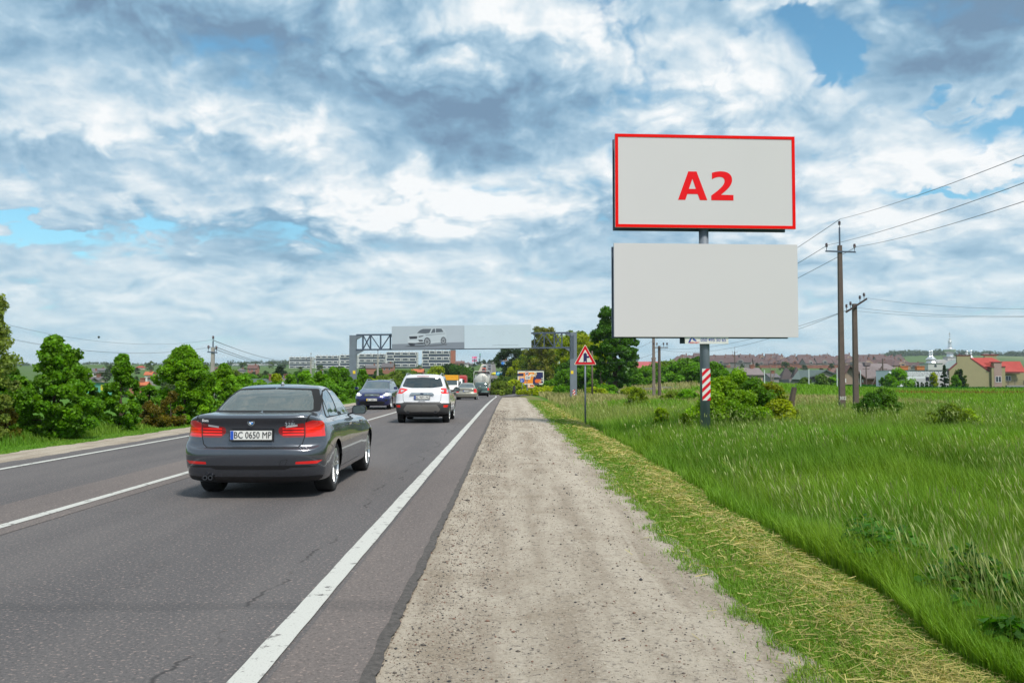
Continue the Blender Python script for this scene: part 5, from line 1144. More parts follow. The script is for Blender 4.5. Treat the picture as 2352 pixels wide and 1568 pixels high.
# ---------------------------------------------------------------- power and telephone poles
insul = mat('insulator_brown', (.045, .02, .03), .3, coat=.6)
def insulator(parent, x, y, z, s=1.):
    mb = MB(); mb.lathe([(.012, -.14), (.012, 0), (.05, .0), (.055, .03), (.035, .04), (.06, .06), (.065, .09), (.035, .10), (.055, .12), (.045, .16), (0, .17)], 12, 'Z', (0, 0, 0)); o = mb.build('insulator', insul, parent, True, loc=(x, y, z)); o.scale = (s,) * 3
def power_pole(label, x, y, z0, hc, ht, arm, m_, wtop=.085, wbot=.14, rz=0., num=None, grp=None, ins=1.3):
    r_ = thing('power_pole', label, 'pole', (x, y, z0), rz, grp)
    mb = MB(); mb.add([(sx_ * w_, sy_ * w_, z_) for z_, w_ in ((-.6, wbot), (hc, wtop)) for sx_, sy_ in ((-1, -1), (1, -1), (1, 1), (-1, 1))], [(3, 2, 1, 0), (4, 5, 6, 7), (0, 1, 5, 4), (1, 2, 6, 5), (2, 3, 7, 6), (3, 0, 4, 7)]); mb.build('concrete_shaft', m_, r_)
    mb = MB(); mb.bar((-.0, -.0, hc - .8), (0, 0, ht), .07); mb.build('top_bracket', steel_d, r_)
    mb = MB(); mb.bar((-arm, -.12, hc - .33), (arm, -.12, hc - .38), .06, .08); mb.build('crossarm', steel_d, r_)
    for x_, z_ in ((-arm + .06, hc - .10), (arm - .06, hc - .14), (0, ht + .14)): insulator(r_, x_, -.12 if x_ else 0, z_, ins)
    if num: text(num, .26, wht_s, r_, Matrix.Translation((.0, -wbot - .002, 1.5 - (917 - 871) / 2096 * y + .07 - z0)), bold=.002)
    return r_
PY = 50.; px = ux(1933.5, PY); pz = hz1(px, PY)
power_pole('tallest dark concrete power pole with three insulators and number 302', px, PY, pz, 1.5 + (871 - 562) * PY / 2096 - pz, 1.5 + (871 - 520) * PY / 2096 - pz, .83, conc, .10, .15, 0, '302')
T2 = 52.; tx = ux(1965.5, T2); tz = hz1(tx, T2)
tp = thing('telephone_pole', 'shorter dark pole with a slanted crossarm right of the tallest pole', 'pole', (tx, T2, tz))
htop = 1.5 + (871 - 697) * T2 / 2096 - tz
mb = MB(); mb.add([(s1 * w_, s2 * w_, z_) for z_, w_ in ((-.6, .14), (htop, .11)) for s1, s2 in ((-1, -1), (1, -1), (1, 1), (-1, 1))], [(3, 2, 1, 0), (4, 5, 6, 7), (0, 1, 5, 4), (1, 2, 6, 5), (2, 3, 7, 6), (3, 0, 4, 7)]); mb.build('concrete_shaft', conc, tp)
mb = MB(); A_ = at(1943, 717, T2 - .2) - tp.location; B_ = at(1991, 686, T2 - .2) - tp.location; mb.bar(A_, B_, .11, .09); mb.build('crossarm', mat('old_timber', (.05, .035, .035), .9, var=.2, bump=.5), tp)
for t_ in (.08, .27, .72, .92): p_ = A_.lerp(B_, t_); insulator(tp, p_.x - .06, p_.y, p_.z + .20, 1.2)
F1 = 105.; fx = ux(1501.5, F1); power_pole('power pole rising behind the lower billboard panel, left of its twin', fx, F1, hz1(fx, F1), 10.2, 11., .9, mat('pole_grey_brown', (.20, .16, .145), .9, var=.15), .13, .17, 0, '303')
F2 = 103.; fx2 = ux(1514.5, F2); t3 = thing('telephone_pole', 'short telephone pole with a straight crossarm behind the billboard, right of its twin', 'pole', (fx2, F2, hz1(fx2, F2)))
zt3 = 1.5 + (871 - 794) * F2 / 2096 - t3.location.z; mb = MB(); mb.tube([(0, 0, -.5), (0, 0, zt3)], [.2, .15], 8); mb.build('shaft', conc, t3); mb = MB(); mb.bar((-.75, -.2, zt3 - .2), (.95, -.2, zt3 - .2), .1); mb.build('crossarm', conc, t3)
for x_ in (-.65, -.3, .45, .85): insulator(t3, x_, -.2, zt3 + .1, 1.6)
LY_ = 62.; lx = ux(489.5, LY_); power_pole('pale concrete power pole above the left roadside trees', lx, LY_, hz1(lx, LY_), 1.5 + (871 - 797) * LY_ / 2096 - hz1(lx, LY_), 1.5 + (871 - 783) * LY_ / 2096 - hz1(lx, LY_), .33, conc_l, .10, .13)
for lab, u_, vt, Y_, m_ in (('distant power pole in front of the gap between the white apartment blocks', 714.5, 815, 190, conc_l), ('distant grey pole right of the gantry left post', 868, 808, 170, conc_l), ('far pole with crossarm on the right horizon houses', 1688, 800, 330, conc)):
    x_ = ux(u_, Y_); z_ = hz1(x_, Y_); zt_ = 1.5 + (871 - vt) * Y_ / 2096 - z_
    power_pole(lab, x_, Y_, z_, zt_ * .92, zt_, .9, m_, .14, .2, 0, None, None, 1.6)
# transformer pole by the village houses
VY = 265.; vx = ux(3400 / 1.7415 + (447 * 696 / 2352) / 1.7415, VY); vz = hz1(vx, VY); ztp = 1.5 + (871 - 823) * VY / 2096 - vz
tf = thing('power_pole', 'braced power pole with crossarms in front of the wide grey roof', 'pole', (vx, VY, vz))
mb = MB(); mb.tube([(0, 0, -1), (0, 0, ztp)], [.25, .18], 8); mb.build('shaft', conc, tf); mb = MB(); mb.bar((-3.4, 0, 0), (-.2, 0, ztp * .72), .28); mb.build('brace', conc, tf)
for i, zz in enumerate((ztp - 1.2, ztp - 3.0)): mb = MB(); mb.bar((-1.3, 0, zz), (1.3, 0, zz), .16); mb.build('crossarm', conc, tf)
vx2 = ux(1990, 262); mb = MB(); tf2 = thing('power_pole', 'thin pole with a crossarm at the gable of the grey roofed house', 'pole', (vx2, 262, hz1(vx2, 262))); mb.tube([(0, 0, -1), (0, 0, 5.6)], [.2, .15], 8); mb.build('shaft', conc, tf2); mb = MB(); mb.bar((-1, 0, 4.9), (1, 0, 4.9), .15); mb.build('crossarm', conc, tf2)
# wires
wm = mat('wire_grey', (.045, .05, .07), .5)
def wire(label, a, b, sag, r, n=22, name='overhead_wire', grp=None):
    a, b = Vector(a), Vector(b); pts = [a.lerp(b, t) - Vector((0, 0, sag * 4 * t * (1 - t))) for t in np.linspace(0, 1, n)]
    mb = MB(); mb.tube(pts, r, 4); o = mb.build(name, wm, None, True); tag(o, label, 'wire', grp); return o
ptop = lambda x, y, z: Vector((x, y, z))
zin = lambda v, Y: 1.5 + (871 - v) * Y / 2096
top1 = at(1930, 503, PY); l1 = at(1901, 563, PY - .1); r1 = at(1967, 567, PY - .1)
wire('top power wire running right from the tallest pole', top1, at(2420, 330, 22), .15, .010)
wire('middle power wire running right from the tallest pole left arm', l1, at(2420, 395, 21), .15, .010)
wire('lower power wire running right from the tallest pole right arm', r1, at(2420, 440, 22), .15, .010)
e1 = at(1501, 690, F1)
wire('top power wire running left behind the billboard', top1, at(1501, 755, F1), .5, .014); wire('middle power wire running left behind the billboard', l1, at(1491, 776, F1), .5, .014); wire('lower power wire running left behind the billboard', r1, at(1512, 776, F1), .5, .014)
tl_ = at(1947, 712, T2 - .2); tr_ = at(1988, 684, T2 - .2)
wire('upper telephone wire running right from the slanted crossarm', tr_, at(2500, 707, 38), .25, .008); wire('middle telephone wire running right from the slanted crossarm', at(1960, 705, T2), at(2500, 722, 36), .25, .008); wire('lowest telephone wire running right from the slanted crossarm', tl_, at(2500, 722, 40), .25, .008)
wire('upper telephone wire sloping down left to the distant pole', tl_, at(1510, 800, F2 - .2), .8, .012); wire('lower telephone wire sloping down left to the distant pole', at(1951, 710, T2), at(1519, 803, F2 - .2), 1.1, .012)
ltop = at(489, 780, LY_)
ww = wire('top left power wire with a marker ball', ltop, at(-60, 725, 44), .75, .0075)
wire('middle left power wire over the roadside trees', at(482, 796, LY_), at(-60, 757, 43), .75, .0065); wire('lower left power wire over the roadside trees', at(497, 796, LY_), at(-60, 762, 45), .7, .0065)
for lab, u_, v_, uu_, vv_ in (('top wire from the pale left pole towards the apartments', 489, 781, 714, 818), ('middle wire from the pale left pole towards the apartments', 482, 797, 707, 830), ('lower wire from the pale left pole towards the apartments', 497, 797, 721, 832)): wire(lab, at(u_, v_, LY_), at(uu_, vv_, 190), 1.2, .02)
mb = MB(); mb.lathe([(0, -.075), (.045, -.05), (.065, 0), (.045, .05), (0, .075)], 12); o = mb.build('marker_ball', mat('ball_dark', (.03, .05, .05), .5), None, True, loc=at(227, 774, 51.5)); tag(o, 'small dark marker ball hanging on the left power wire', 'ball')
wire('thin wire crossing in front of the big dark tree, upper', at(1396, 812, 100), at(1512, 776, 103), .4, .015); wire('thin wire crossing in front of the big dark tree, lower', at(1380, 832, 96), at(1519, 803, 103), .5, .015)
# brown timber pole and stay beyond the gantry right post
x_ = ux(1360, 88); mb = MB(); mb.tube([(0, 0, -.3), (0, 0, 4.6)], [.10, .08], 8); o = mb.build('timber_pole', conc, None, True, loc=(x_, 88, hz1(x_, 88))); tag(o, 'thin brown pole just right of the triangular sign', 'pole')
# broken concrete stump and dead branch by the bush
x_ = ux(1815, 44); st = thing('broken_post', 'leaning broken concrete post stump right of the large bush', 'post', (x_, 44, hz1(x_, 44)))
mb = MB(); mb.tube([(0, 0, -.2), (.06, 0, .9), (.2, 0, 1.55)], [.16, .15, .13], 6); mb.build('stump', mat('stump_brown', (.10, .075, .06), .95, var=.2, bump=.7), st); mb = MB(); mb.bar((.2, 0, 1.5), (.30, 0, 1.68), .02); mb.build('iron_rod', steel_d, st)
for lab, u_, Y_, vt_ in (('thin white post standing in the field left of the gable', 1858, 140, 848), ('second thin white post in the field by the green roofed shed', 1935 - 12, 150, 845), ('short white stake behind the large bush', 1756, 130, 850), ('thin white post left of the braced pole', 1963, 240, 848), ('thin white post right of the braced pole base', 1977, 238, 850)):
    x_ = ux(u_, Y_); z_ = hz1(x_, Y_); mb = MB(); w_ = .03 + Y_ * .00022; mb.box(-w_, w_, -w_, w_, -.2, 1.5 + (871 - vt_) * Y_ / 2096 - z_); mb.box(-w_ * 1.15, w_ * 1.15, -w_ * 1.15, w_ * 1.15, 1.5 + (871 - vt_) * Y_ / 2096 - z_, 1.53 + (871 - vt_) * Y_ / 2096 - z_); o = mb.build('white_post', mat('white_pipe', (.5, .55, .56), .6), None, loc=(x_, Y_, z_)); tag(o, lab, 'post')
# litter
for lab, u_, v_, s_ in (('crumpled white litter on the left verge, nearer the dark saloon', 379, 1005, .09), ('small pale scrap of litter on the left verge among grass', 240, 1013, .06)):
    Y_ = 1.44 * 2096 / (v_ - 871); x_ = ux(u_, Y_); bm = bmesh.new(); bmesh.ops.create_icosphere(bm, subdivisions=2, radius=s_)
    for v in bm.verts: v.co *= 1 + random.uniform(-.3, .3); v.co.z *= .6
    me = D.meshes.new('litter'); bm.to_mesh(me); bm.free(); me.materials.append(mat('litter_white', (.6, .62, .62), .7)); o = link(D.objects.new('litter', me)); o.location = (x_, Y_, hz1(x_, Y_) + s_ * .4); tag(o, lab, 'litter')
# ---------------------------------------------------------------- buildings
wallm = {}
def wm_(n, c_): return mat('wall_' + n, c_, .9, var=.07, vs=.6, bump=.2, bs=4)
def rm_(n, c_):
    nm = 'roof_' + n
    if nm in MATS: return MATS[nm]
    m = mat(nm, c_, .75, var=.12, vs=1.5)
    t = m.node_tree; k = NG(t); b = t.nodes['Principled BSDF']
    w = k.new('ShaderNodeTexWave', wave_type='BANDS', bands_direction='Z'); w.inputs['Scale'].default_value = 1.6; w.inputs['Distortion'].default_value = .6
    t.links.new(k.new('ShaderNodeTexCoord').outputs['Object'], w.inputs['Vector'])
    bn = k.new('ShaderNodeBump'); bn.inputs['Strength'].default_value = .8; bn.inputs['Distance'].default_value = .1
    t.links.new(w.outputs['Fac'], bn.inputs['Height']); t.links.new(bn.outputs[0], b.inputs['Normal']); return m
wglass = mat('window_dark', (.025, .03, .045), .12, coat=.5); wframe = mat('window_frame_white', (.65, .66, .68), .5)
def house(label, x, y, w, d, hw_, hr, rz, wall, roof, z=None, kind='gable', win=((0,), (.5,)), chim=True, name='house', cat='house', grp=None, over=.5, ridge='x'):
    z = hz1(x, y) if z is None else z
    r_ = thing(name, label, cat, (x, y, z), rz, grp)
    mb = MB(); q = hr * .0
    if kind == 'gable' and ridge == 'x':
        pr = [(-d / 2, -1.5), (d / 2, -1.5), (d / 2, hw_), (0, hw_ + hr - .15), (-d / 2, hw_)]
        mb.add([(s * w / 2, a, b) for s in (-1, 1) for a, b in pr], [tuple(range(5)), tuple(range(9, 4, -1))] + [(i, (i + 1) % 5, (i + 1) % 5 + 5, i + 5) for i in range(5)])
    elif kind == 'gable':
        pr = [(-w / 2, -1.5), (w / 2, -1.5), (w / 2, hw_), (0, hw_ + hr - .15), (-w / 2, hw_)]; mb.prism(pr, -d / 2, d / 2)
    else: mb.box(-w / 2, w / 2, -d / 2, d / 2, -1.5, hw_)
    mb.build('wall', wall, r_)
    mb = MB(); t_ = .18; W_, D_ = w / 2 + over, d / 2 + over
    if kind == 'gable':
        e = over * hr / (d / 2 if ridge == 'x' else w / 2)
        if ridge == 'x':
            for s in (-1, 1): mb.add([(a, b, c_) for a in (-W_, W_) for b, c_ in ((s * D_, hw_ - e), (0, hw_ + hr), (0, hw_ + hr + t_), (s * D_, hw_ - e + t_))], [(0, 1, 2, 3), (7, 6, 5, 4), (0, 4, 5, 1), (3, 2, 6, 7), (0, 3, 7, 4), (1, 5, 6, 2)])
        else:
            for s in (-1, 1): mb.add([(b, a, c_) for a in (-D_, D_) for b, c_ in ((s * W_, hw_ - e), (0, hw_ + hr), (0, hw_ + hr + t_), (s * W_, hw_ - e + t_))], [(0, 1, 2, 3), (7, 6, 5, 4), (0, 4, 5, 1), (3, 2, 6, 7), (0, 3, 7, 4), (1, 5, 6, 2)])
    else:
        rl = max(w - d, .3) / 2
        mb.add([(-W_, -D_, hw_ - .1), (W_, -D_, hw_ - .1), (W_, D_, hw_ - .1), (-W_, D_, hw_ - .1), (-rl, 0, hw_ + hr), (rl, 0, hw_ + hr)], [(0, 1, 5, 4), (1, 2, 5), (2, 3, 4, 5), (3, 0, 4), (3, 2, 1, 0)])
    rf = mb.build('roof', roof, r_)
    if chim:
        mb = MB(); cx_ = w * .22; mb.box(cx_ - .4, cx_ + .4, -.5, .3, hw_ + hr * .4, hw_ + hr + .8); mb.box(cx_ - .5, cx_ + .5, -.6, .4, hw_ + hr + .8, hw_ + hr + .95); mb.build('chimney', mat('chimney_brick', (.22, .10, .07), .9, var=.15), rf)
    zs, xs_ = win
    for zz in zs:
        for f in xs_:
            zc = 1.5 + zz
            if zc + .7 > hw_ and ridge == 'x': continue
            cx_ = (f - .5) * w; mb = MB(); mb.box(cx_ - .55, cx_ + .55, -d / 2 - .04, -d / 2 + .02, zc - .65, zc + .65); o = mb.build('window', wframe, r_)
            mb = MB(); mb.box(cx_ - .47, cx_ - .03, -d / 2 - .06, -d / 2 - .045, zc - .57, zc + .57); mb.box(cx_ + .03, cx_ + .47, -d / 2 - .06, -d / 2 - .045, zc - .57, zc + .57); mb.build('pane', wglass, o)
    return r_
def hat(u, vbase, vtop, uw, Y):     # footprint helper: place by where it stands
    x = ux(u, Y); return x, uw * Y / 2096, (vbase - vtop) * Y / 2096
# white apartment blocks on the left hill
aw = mat('apartment_white', (.60, .61, .61), .7, var=.03); ag = mat('apartment_glass', (.055, .07, .10), .25, var=.35, vs=.35, coord='World'); ad = mat('apartment_dark', (.035, .04, .07), .5, var=.3, vs=.3, coord='World')
def block(label, u0, u1, v0, v1, Y, bays, rz=0., floors=5):
    a, b = at(u0, v1, Y), at(u1, v0, Y); w = b.x - a.x; H_ = b.z - a.z; fh = H_ / floors; d = 16
    r_ = thing('apartment_block', label, 'apartments', ((a.x + b.x) / 2, Y, a.z), rz)
    mb = MB(); mb.box(-w / 2 + .5, w / 2 - .5, .7, d, -12, H_ - .2); mb.build('wall', ad, r_)
    mb = MB()
    for k in range(floors + 1): mb.box(-w / 2, w / 2, .0, d + .4, k * fh - .25, k * fh + .3)
    mb.box(-w / 2, -w / 2 + .5, .05, d, 0, H_); mb.box(w / 2 - .5, w / 2, .05, d, 0, H_)
    mb.build('floor_slabs', aw, r_)
    bays = max(2, round(w / 8.5)); xs_ = np.linspace(-w / 2 + .6, w / 2 - .6, bays + 1)
    for k in range(floors):
        z0, z1 = k * fh + .3, (k + 1) * fh - .25
        for i in range(bays):
            xa_, xb_ = xs_[i], xs_[i + 1]; odd = (k + (1 if u0 > 880 and i == 0 else 0)) % 2 == 0
            mb = MB(); mb.box(xa_ + (.9 if odd else .1), xb_ - (1.5 if odd else .1), .45, .69, z0 + .1, z1 - .05); wo_ = mb.build('window', ag, r_)
            if odd:
                mb = MB()
                for q0, q1, q2, q3 in ((xa_, xb_ - .9, z0, z0 + .35), (xa_, xb_ - .9, z1 - .3, z1), (xa_, xa_ + .8, z0 + .35, z1 - .3), (xb_ - 1.6, xb_ - .9, z0 + .35, z1 - .3)): mb.box(q0, q1, -.25, .44, q2, q3)
                mb.build('window_surround', aw, wo_)
    mb = MB()
    for k in range(int(w / 4)): xx = -w / 2 + 2 + k * 4; mb.box(xx, xx + 1.2, 3, 4, H_ + .301, H_ + .9 + .5 * (k % 3 == 0))
    mb.build('roof_vents', mat('vent_grey', (.35, .37, .4), .7), r_)
    return r_
block('white apartment block furthest left, standing alone', 663.7, 716.6, 820, 845.5, 1240, 6)
block('white apartment block second from left, behind the pale pole', 724, 779, 817, 846, 1200, 6)
block('white apartment block touching the left gantry post', 780, 819, 815, 846, 1160, 5)
block('white apartment block just right of the left gantry post', 823, 886, 813, 843, 1120, 7)
block('white apartment block under the left end of the banner', 887, 958, 809, 842, 1080, 8)
block('white apartment block nearest the brick tower', 969, 1034, 805.5, 840, 1030, 7)
a = at(1043, 838, 1030); r_ = thing('brick_tower', 'unfinished red brick building end beside the last white apartment block', 'building', (a.x, 1030, a.z - 2)); mb = MB(); mb.box(-4, 1, 0, 14, -10, 18.5); mb.build('wall', wm_('raw_brick', (.33, .12, .07)), r_)
mb = MB(); mb.box(-4.2, 1.2, -.2, 14.2, 18.5, 19.2); mb.build('roof', rm_('grey', (.2, .2, .21)), r_)
# pale blocks far left and long building on the left skyline
for i, (u0, u1, vt) in enumerate(((176, 206, 838), (206, 232, 837), (232, 257, 838))):
    block(['leftmost pale panel block on the left skyline', 'middle pale panel block on the left skyline', 'rightmost pale panel block on the left skyline'][i], u0, u1, vt, 848.5, 1700, 5, 0, 5)
block('long low pale building on the skyline above the left trees', 534, 630, 836.5, 844, 1650, 9, 0, 3)
cream, greyw, brickw, whw, tan = wm_('cream', (.42, .38, .27)), wm_('grey', (.26, .25, .25)), wm_('brick', (.30, .13, .09)), wm_('white', (.6, .6, .58)), wm_('tan', (.34, .27, .2))
rr, rg, rgr, rb, ror = rm_('red', (.36, .045, .03)), rm_('slate', (.13, .12, .13)), rm_('green_grey', (.085, .12, .115)), rm_('brown', (.16, .085, .075)), rm_('orange', (.5, .14, .06))
rsl = rm_('warm_grey', (.20, .165, .17))
LH = [('grey roofed house peeping over the left trees beside the turquoise shed', 203, 882, 868, 26, 230, greyw, rg, 'gable'), ('second grey roofed house between the two nearest left trees', 224, 880, 866, 22, 250, cream, rg, 'gable'),
      ('red roofed house left of the small pointed tree', 186, 866, 851, 16, 420, whw, rr, 'gable'), ('white walled house above the grey roofs on the left', 218, 862, 850, 20, 480, whw, rg, 'hip'),
      ('long grey shed below the pale skyline blocks', 232, 856, 846, 36, 700, greyw, rg, 'gable'), ('orange roofed house between the pointed tree and the third tree', 345, 868, 854, 13, 400, whw, ror, 'gable'),
      ('grey house behind the orange roofed one', 355, 876, 860, 22, 330, greyw, rb, 'hip'), ('small red roofed house on the left ridge', 325, 849, 840, 20, 900, cream, rr, 'hip'),
      ('bright orange roof low behind the pointed tree', 322, 892, 878, 14, 180, brickw, ror, 'gable'), ('brown roofed house right of the third tree', 490 + 10, 858, 843, 16, 600, cream, rb, 'gable'),
      ('brick villa with two gables right of the left power pole', 583, 855, 838, 22, 620, brickw, rb, 'gable'), ('wide dark grey roof above the dark saloon roof', 612, 892, 872, 64, 150, greyw, rgr, 'gable'),
      ('dark roofed house right of the dark conifer', 652, 886, 868, 26, 210, cream, rg, 'gable'), ('small white gabled house in front of the apartments', 735, 866, 855, 14, 300, whw, rg, 'gabley'),
      ('brick house with a dark roof below the middle apartments', 832 + 22, 853, 838, 26, 520, brickw, rg, 'gable'), ('taller brick house with steep dark roof below the apartments', 892, 853, 834, 26, 540, brickw, rg, 'gable'),
      ('orange roofed house behind the bushes under the banner', 960, 862, 848, 26, 420, brickw, ror, 'gable'), ('small cream house on the left slope', 396, 858, 847, 16, 640, cream, rb, 'gable'), ('small grey house below the long skyline building', 555, 857, 846, 18, 700, greyw, rg, 'hip'),
      ('white cottage beside the dark conifer', 600 + 44, 864, 856, 10, 500, whw, ror, 'gable')]
for lab, u_, vb_, vt_, uw_, Y_, w_, r2_, kd in LH:
    x_ = ux(u_, Y_); wd = uw_ * Y_ / 2096; zb_ = 1.5 + (871 - vb_) * Y_ / 2096; H_ = (vb_ - vt_) * Y_ / 2096
    hr_ = H_ * (.42 if uw_ < 60 else .8); house(lab, x_, Y_, max(wd, 3), max(wd * .7, 3) if wd < 20 else 12, H_ - hr_, hr_, R(random.uniform(-12, 12)), w_, r2_, z=zb_, kind='hip' if kd == 'hip' else 'gable', ridge='y' if kd == 'gabley' else 'x', win=((0,), (.25, .7)), chim=True, over=.4)
x_ = ux(232, 200); r_ = thing('shed', 'turquoise shed with yellow doors behind the left trees', 'shed', (x_, 200, 1.5 + (871 - 897) * 200 / 2096)); mb = MB(); mb.box(-3.2, 2.6, 0, 4, -1, 1.75); mb.build('wall', mat('turquoise_paint', (.10, .33, .27), .7), r_)
for q_ in (-2.6, .2): mb = MB(); mb.box(q_, q_ + .6, -.06, -.01, .1, 1.4); mb.build('door', mat('yellow_paint', (.6, .5, .03), .6), r_)
mb = MB(); mb.box(-3.5, 2.9, -.4, 4.3, 1.75, 1.9); mb.build('roof', rg, r_)
# hilltop buildings left of the far road
for i, (u_, w__, vt_, lab) in enumerate(((1056, 20, 828, 'dark roofed building on the hilltop right of the brick tower'), (1072, 14, 832, 'pale building on the hilltop left of the pink billboards'), (1082, 10, 834, 'small grey building just left of the pink billboards'), (1096, 20, 836, 'low teal shed beneath the pink billboards'))):
    Y_ = 980; x_ = ux(u_, Y_); house(lab, x_, Y_, w__ * Y_ / 2096, 8, (839 - vt_) * Y_ / 2096 * .6, (839 - vt_) * Y_ / 2096 * .4, 0, [brickw, whw, greyw, mat('teal_paint', (.04, .25, .24), .7)][i], [rb, rg, rg, rgr][i], z=1.5 + (871 - 840) * Y_ / 2096, win=((0,), (.3, .6)))
for i, (u_, lab, c_) in enumerate(((1135, 'low white canopy roof at the crest of the far road', whw), (1152, 'grey hall at the crest right of the far road', greyw), (1168, 'white hall behind the bright blue billboard', whw))):
    Y_ = 1060; house(lab, ux(u_, Y_), Y_, 8, 6, 3, 1, 0, c_, rg, z=1.5 + (871 - 836) * Y_ / 2096, win=((0,), (.5,)), chim=False, name='hall', cat='building')
# ---- right side village
s34 = lambda x: (3400 + x * 696 / 2352) / 1.7415; t34 = lambda y: (1300 + y * 696 / 2352) / 1.7415
BY = 215.; kk = BY / 2096
fx_ = lambda x: ux(s34(x), BY); fz_ = lambda y: 1.5 + (871 - t34(y)) * kk
ol = wm_('olive_render', (.30, .27, .155)); pkw = wm_('pink_render', (.33, .235, .21))
tile = rm_('red_tile', (.40, .055, .045)); trim = mat('dark_red_trim', (.16, .03, .03), .6)
x0 = fx_(1350); th = thing('terraced_house', 'olive rendered terraced house with red tiled roof at the right edge', 'house', (0, BY, 0))
def fpoly(nm, pts, m_, y0, y1, par=None): mb = MB(); mb.prism([(fx_(a), fz_(b)) for a, b in pts], y0, y1); return mb.build(nm, m_, par or th)
end_ = fpoly('gable_wall', [(1350, 840), (1350, 610), (1455, 520), (1455, 415), (1645, 415), (1645, 445), (1900, 625), (1900, 840)], ol, 0, .5)
fpoly('coping', [(1345, 615), (1345, 600), (1458, 505), (1458, 520)], trim, -.06, .56, end_); fpoly('coping', [(1450, 416), (1450, 404), (1652, 404), (1652, 416)], trim, -.06, .56, end_); fpoly('coping', [(1635, 450), (1635, 438), (1905, 615), (1905, 628), (1880, 628)], trim, -.06, .56, end_)
# roof plane sloping towards us
rz0, rz1 = fz_(640), fz_(445); yb = 7.5
mb = MB(); mb.add([(fx_(1640), .5, fz_(445) - .0), (fx_(1640) + .1, 4.8, fz_(445) + .15), (fx_(2075), 4.8, fz_(440) + .15), (fx_(2345), .1, fz_(628)), (fx_(1905), .1, fz_(628))], [(0, 1, 2, 3, 4)])
mb.add([(fx_(1640), .5, fz_(445) - .3), (fx_(1640) + .1, 4.8, fz_(445) - .15), (fx_(2075), 4.8, fz_(440) - .15), (fx_(2345), .1, fz_(645)), (fx_(1905), .1, fz_(645))], [(0, 1, 2, 3, 4)]); rfo = mb.build('roof', tile, th)
fpoly('eaves_board', [(2085, 645), (2085, 630), (2350, 630), (2350, 645)], trim, -.2, .3)
body_ = fpoly('main_wall', [(1900, 840), (1900, 660), (2350, 660), (2350, 840)], ol, 1.2, 9.5)
sp_ = fpoly('stepped_gable', [(1905, 840), (1905, 560), (1935, 560), (1935, 500), (2040, 500), (2040, 560), (2088, 560), (2088, 840)], ol, -.6, 1.1)
fpoly('render_band', [(1935, 835), (1935, 512), (2040, 512), (2040, 835)], pkw, -.64, -.601, sp_)
for q_ in (((1925, 508), (1925, 495), (2048, 495), (2048, 508)), ((1870, 570), (1870, 558), (1940, 558), (1940, 570)), ((2038, 568), (2038, 555), (2092, 555), (2092, 568))): fpoly('coping', q_, trim, -.72, 1.2, sp_)
mb = MB(); mb.add([(fx_(1820), .2, fz_(512)), (fx_(1920), .2, fz_(500)), (fx_(1920), -.1, fz_(560)), (fx_(1870), -.1, fz_(560))], [(0, 1, 2, 3)]); mb.build('dormer_roof', tile, th)
def win2(x0_, x1_, y0_, y1_, dep):
    o = fpoly('window', [(x0_, y1_), (x0_, y0_), (x1_, y0_), (x1_, y1_)], wframe, dep - .06, dep - .001); xm_ = (x0_ + x1_) / 2
    fpoly('pane', [(x0_ + 6, y1_ - 8), (x0_ + 6, y0_ + 5), (xm_ - 4, y0_ + 5), (xm_ - 4, y1_ - 8)], wglass, dep - .09, dep - .061, o); fpoly('pane', [(xm_ + 4, y1_ - 8), (xm_ + 4, y0_ + 5), (x1_ - 6, y0_ + 5), (x1_ - 6, y1_ - 8)], wglass, dep - .09, dep - .061, o)
win2(1952, 2030, 690, 772, -.65); win2(2145, 2220, 685, 752, 1.2)
mb = MB()
for yy_ in (745, 765, 780, 793, 806): mb.bar((fx_(2100), -.9, fz_(yy_)), (fx_(2330), -.9, fz_(yy_)), .05)
for xx in (2100, 2118, 2205, 2320, 2330): mb.bar((fx_(xx), -.9, fz_(808)), (fx_(xx), -.9, fz_(745)), .07)
mb.build('balcony_rail', mat('rail_dark', (.07, .06, .055), .6), th)
mb = MB(); mb.box(fx_(2095), fx_(2335), -1, 1.2, fz_(840), fz_(812)); mb.build('balcony_slab', greyw, th)
pw = fpoly('party_wall', [(2045, 440), (1975, 440), (1975, 400), (2140, 400), (2140, 435), (2420, 640), (2420, 700), (2345, 640)], ol, 4.8, 5.3)
fpoly('coping', [(1940, 402), (1940, 388), (2165, 388), (2165, 402)], trim, 4.7, 5.4, pw)
for q0, q1 in ((1965, 1998), (2000, 2035), (2070, 2120)): fpoly('chimney_pot', [(q0, 388), (q0, 368), (q1, 368), (q1, 388)], greyw, 4.9, 5.2, pw)
mb = MB(); mb.bar((fx_(1575), .2, fz_(405)), (fx_(1575), .2, fz_(335)), .06); mb.bar((fx_(1530), .2, fz_(338)), (fx_(1592), .2, fz_(338)), .05); mb.build('tv_aerial', steel_d, th)
mb = MB(); mb.lathe([(0, 0), (.18, .02), (.2, .1)], 12, 'Y', (fx_(1582), .1, fz_(380))); mb.build('satellite_dish', mat('dish_grey', (.4, .4, .42), .5), th)
mb = MB(); mb.box(fx_(1490), fx_(1500), .1, .4, fz_(408), fz_(385)); mb.build('chimney_pot', trim, th)
# next unit of the terrace, cut by the picture edge
t2 = thing('terraced_house', 'second unit of the terrace, only its red roof slope reaching into view', 'house', (0, BY, 0))
mb = MB(); mb.add([(fx_(2140), 5.3, fz_(440)), (fx_(2240), 9, fz_(478)), (fx_(2600), 9, fz_(478)), (fx_(2600), 5.3, fz_(700)), (fx_(2480), 5.3, fz_(700))], [(0, 1, 2, 3, 4)]); mb.build('roof', tile, t2)
mb = MB(); mb.box(fx_(2352), fx_(2800), 1.5, 9.5, fz_(850), fz_(640)); mb.build('wall', ol, t2)
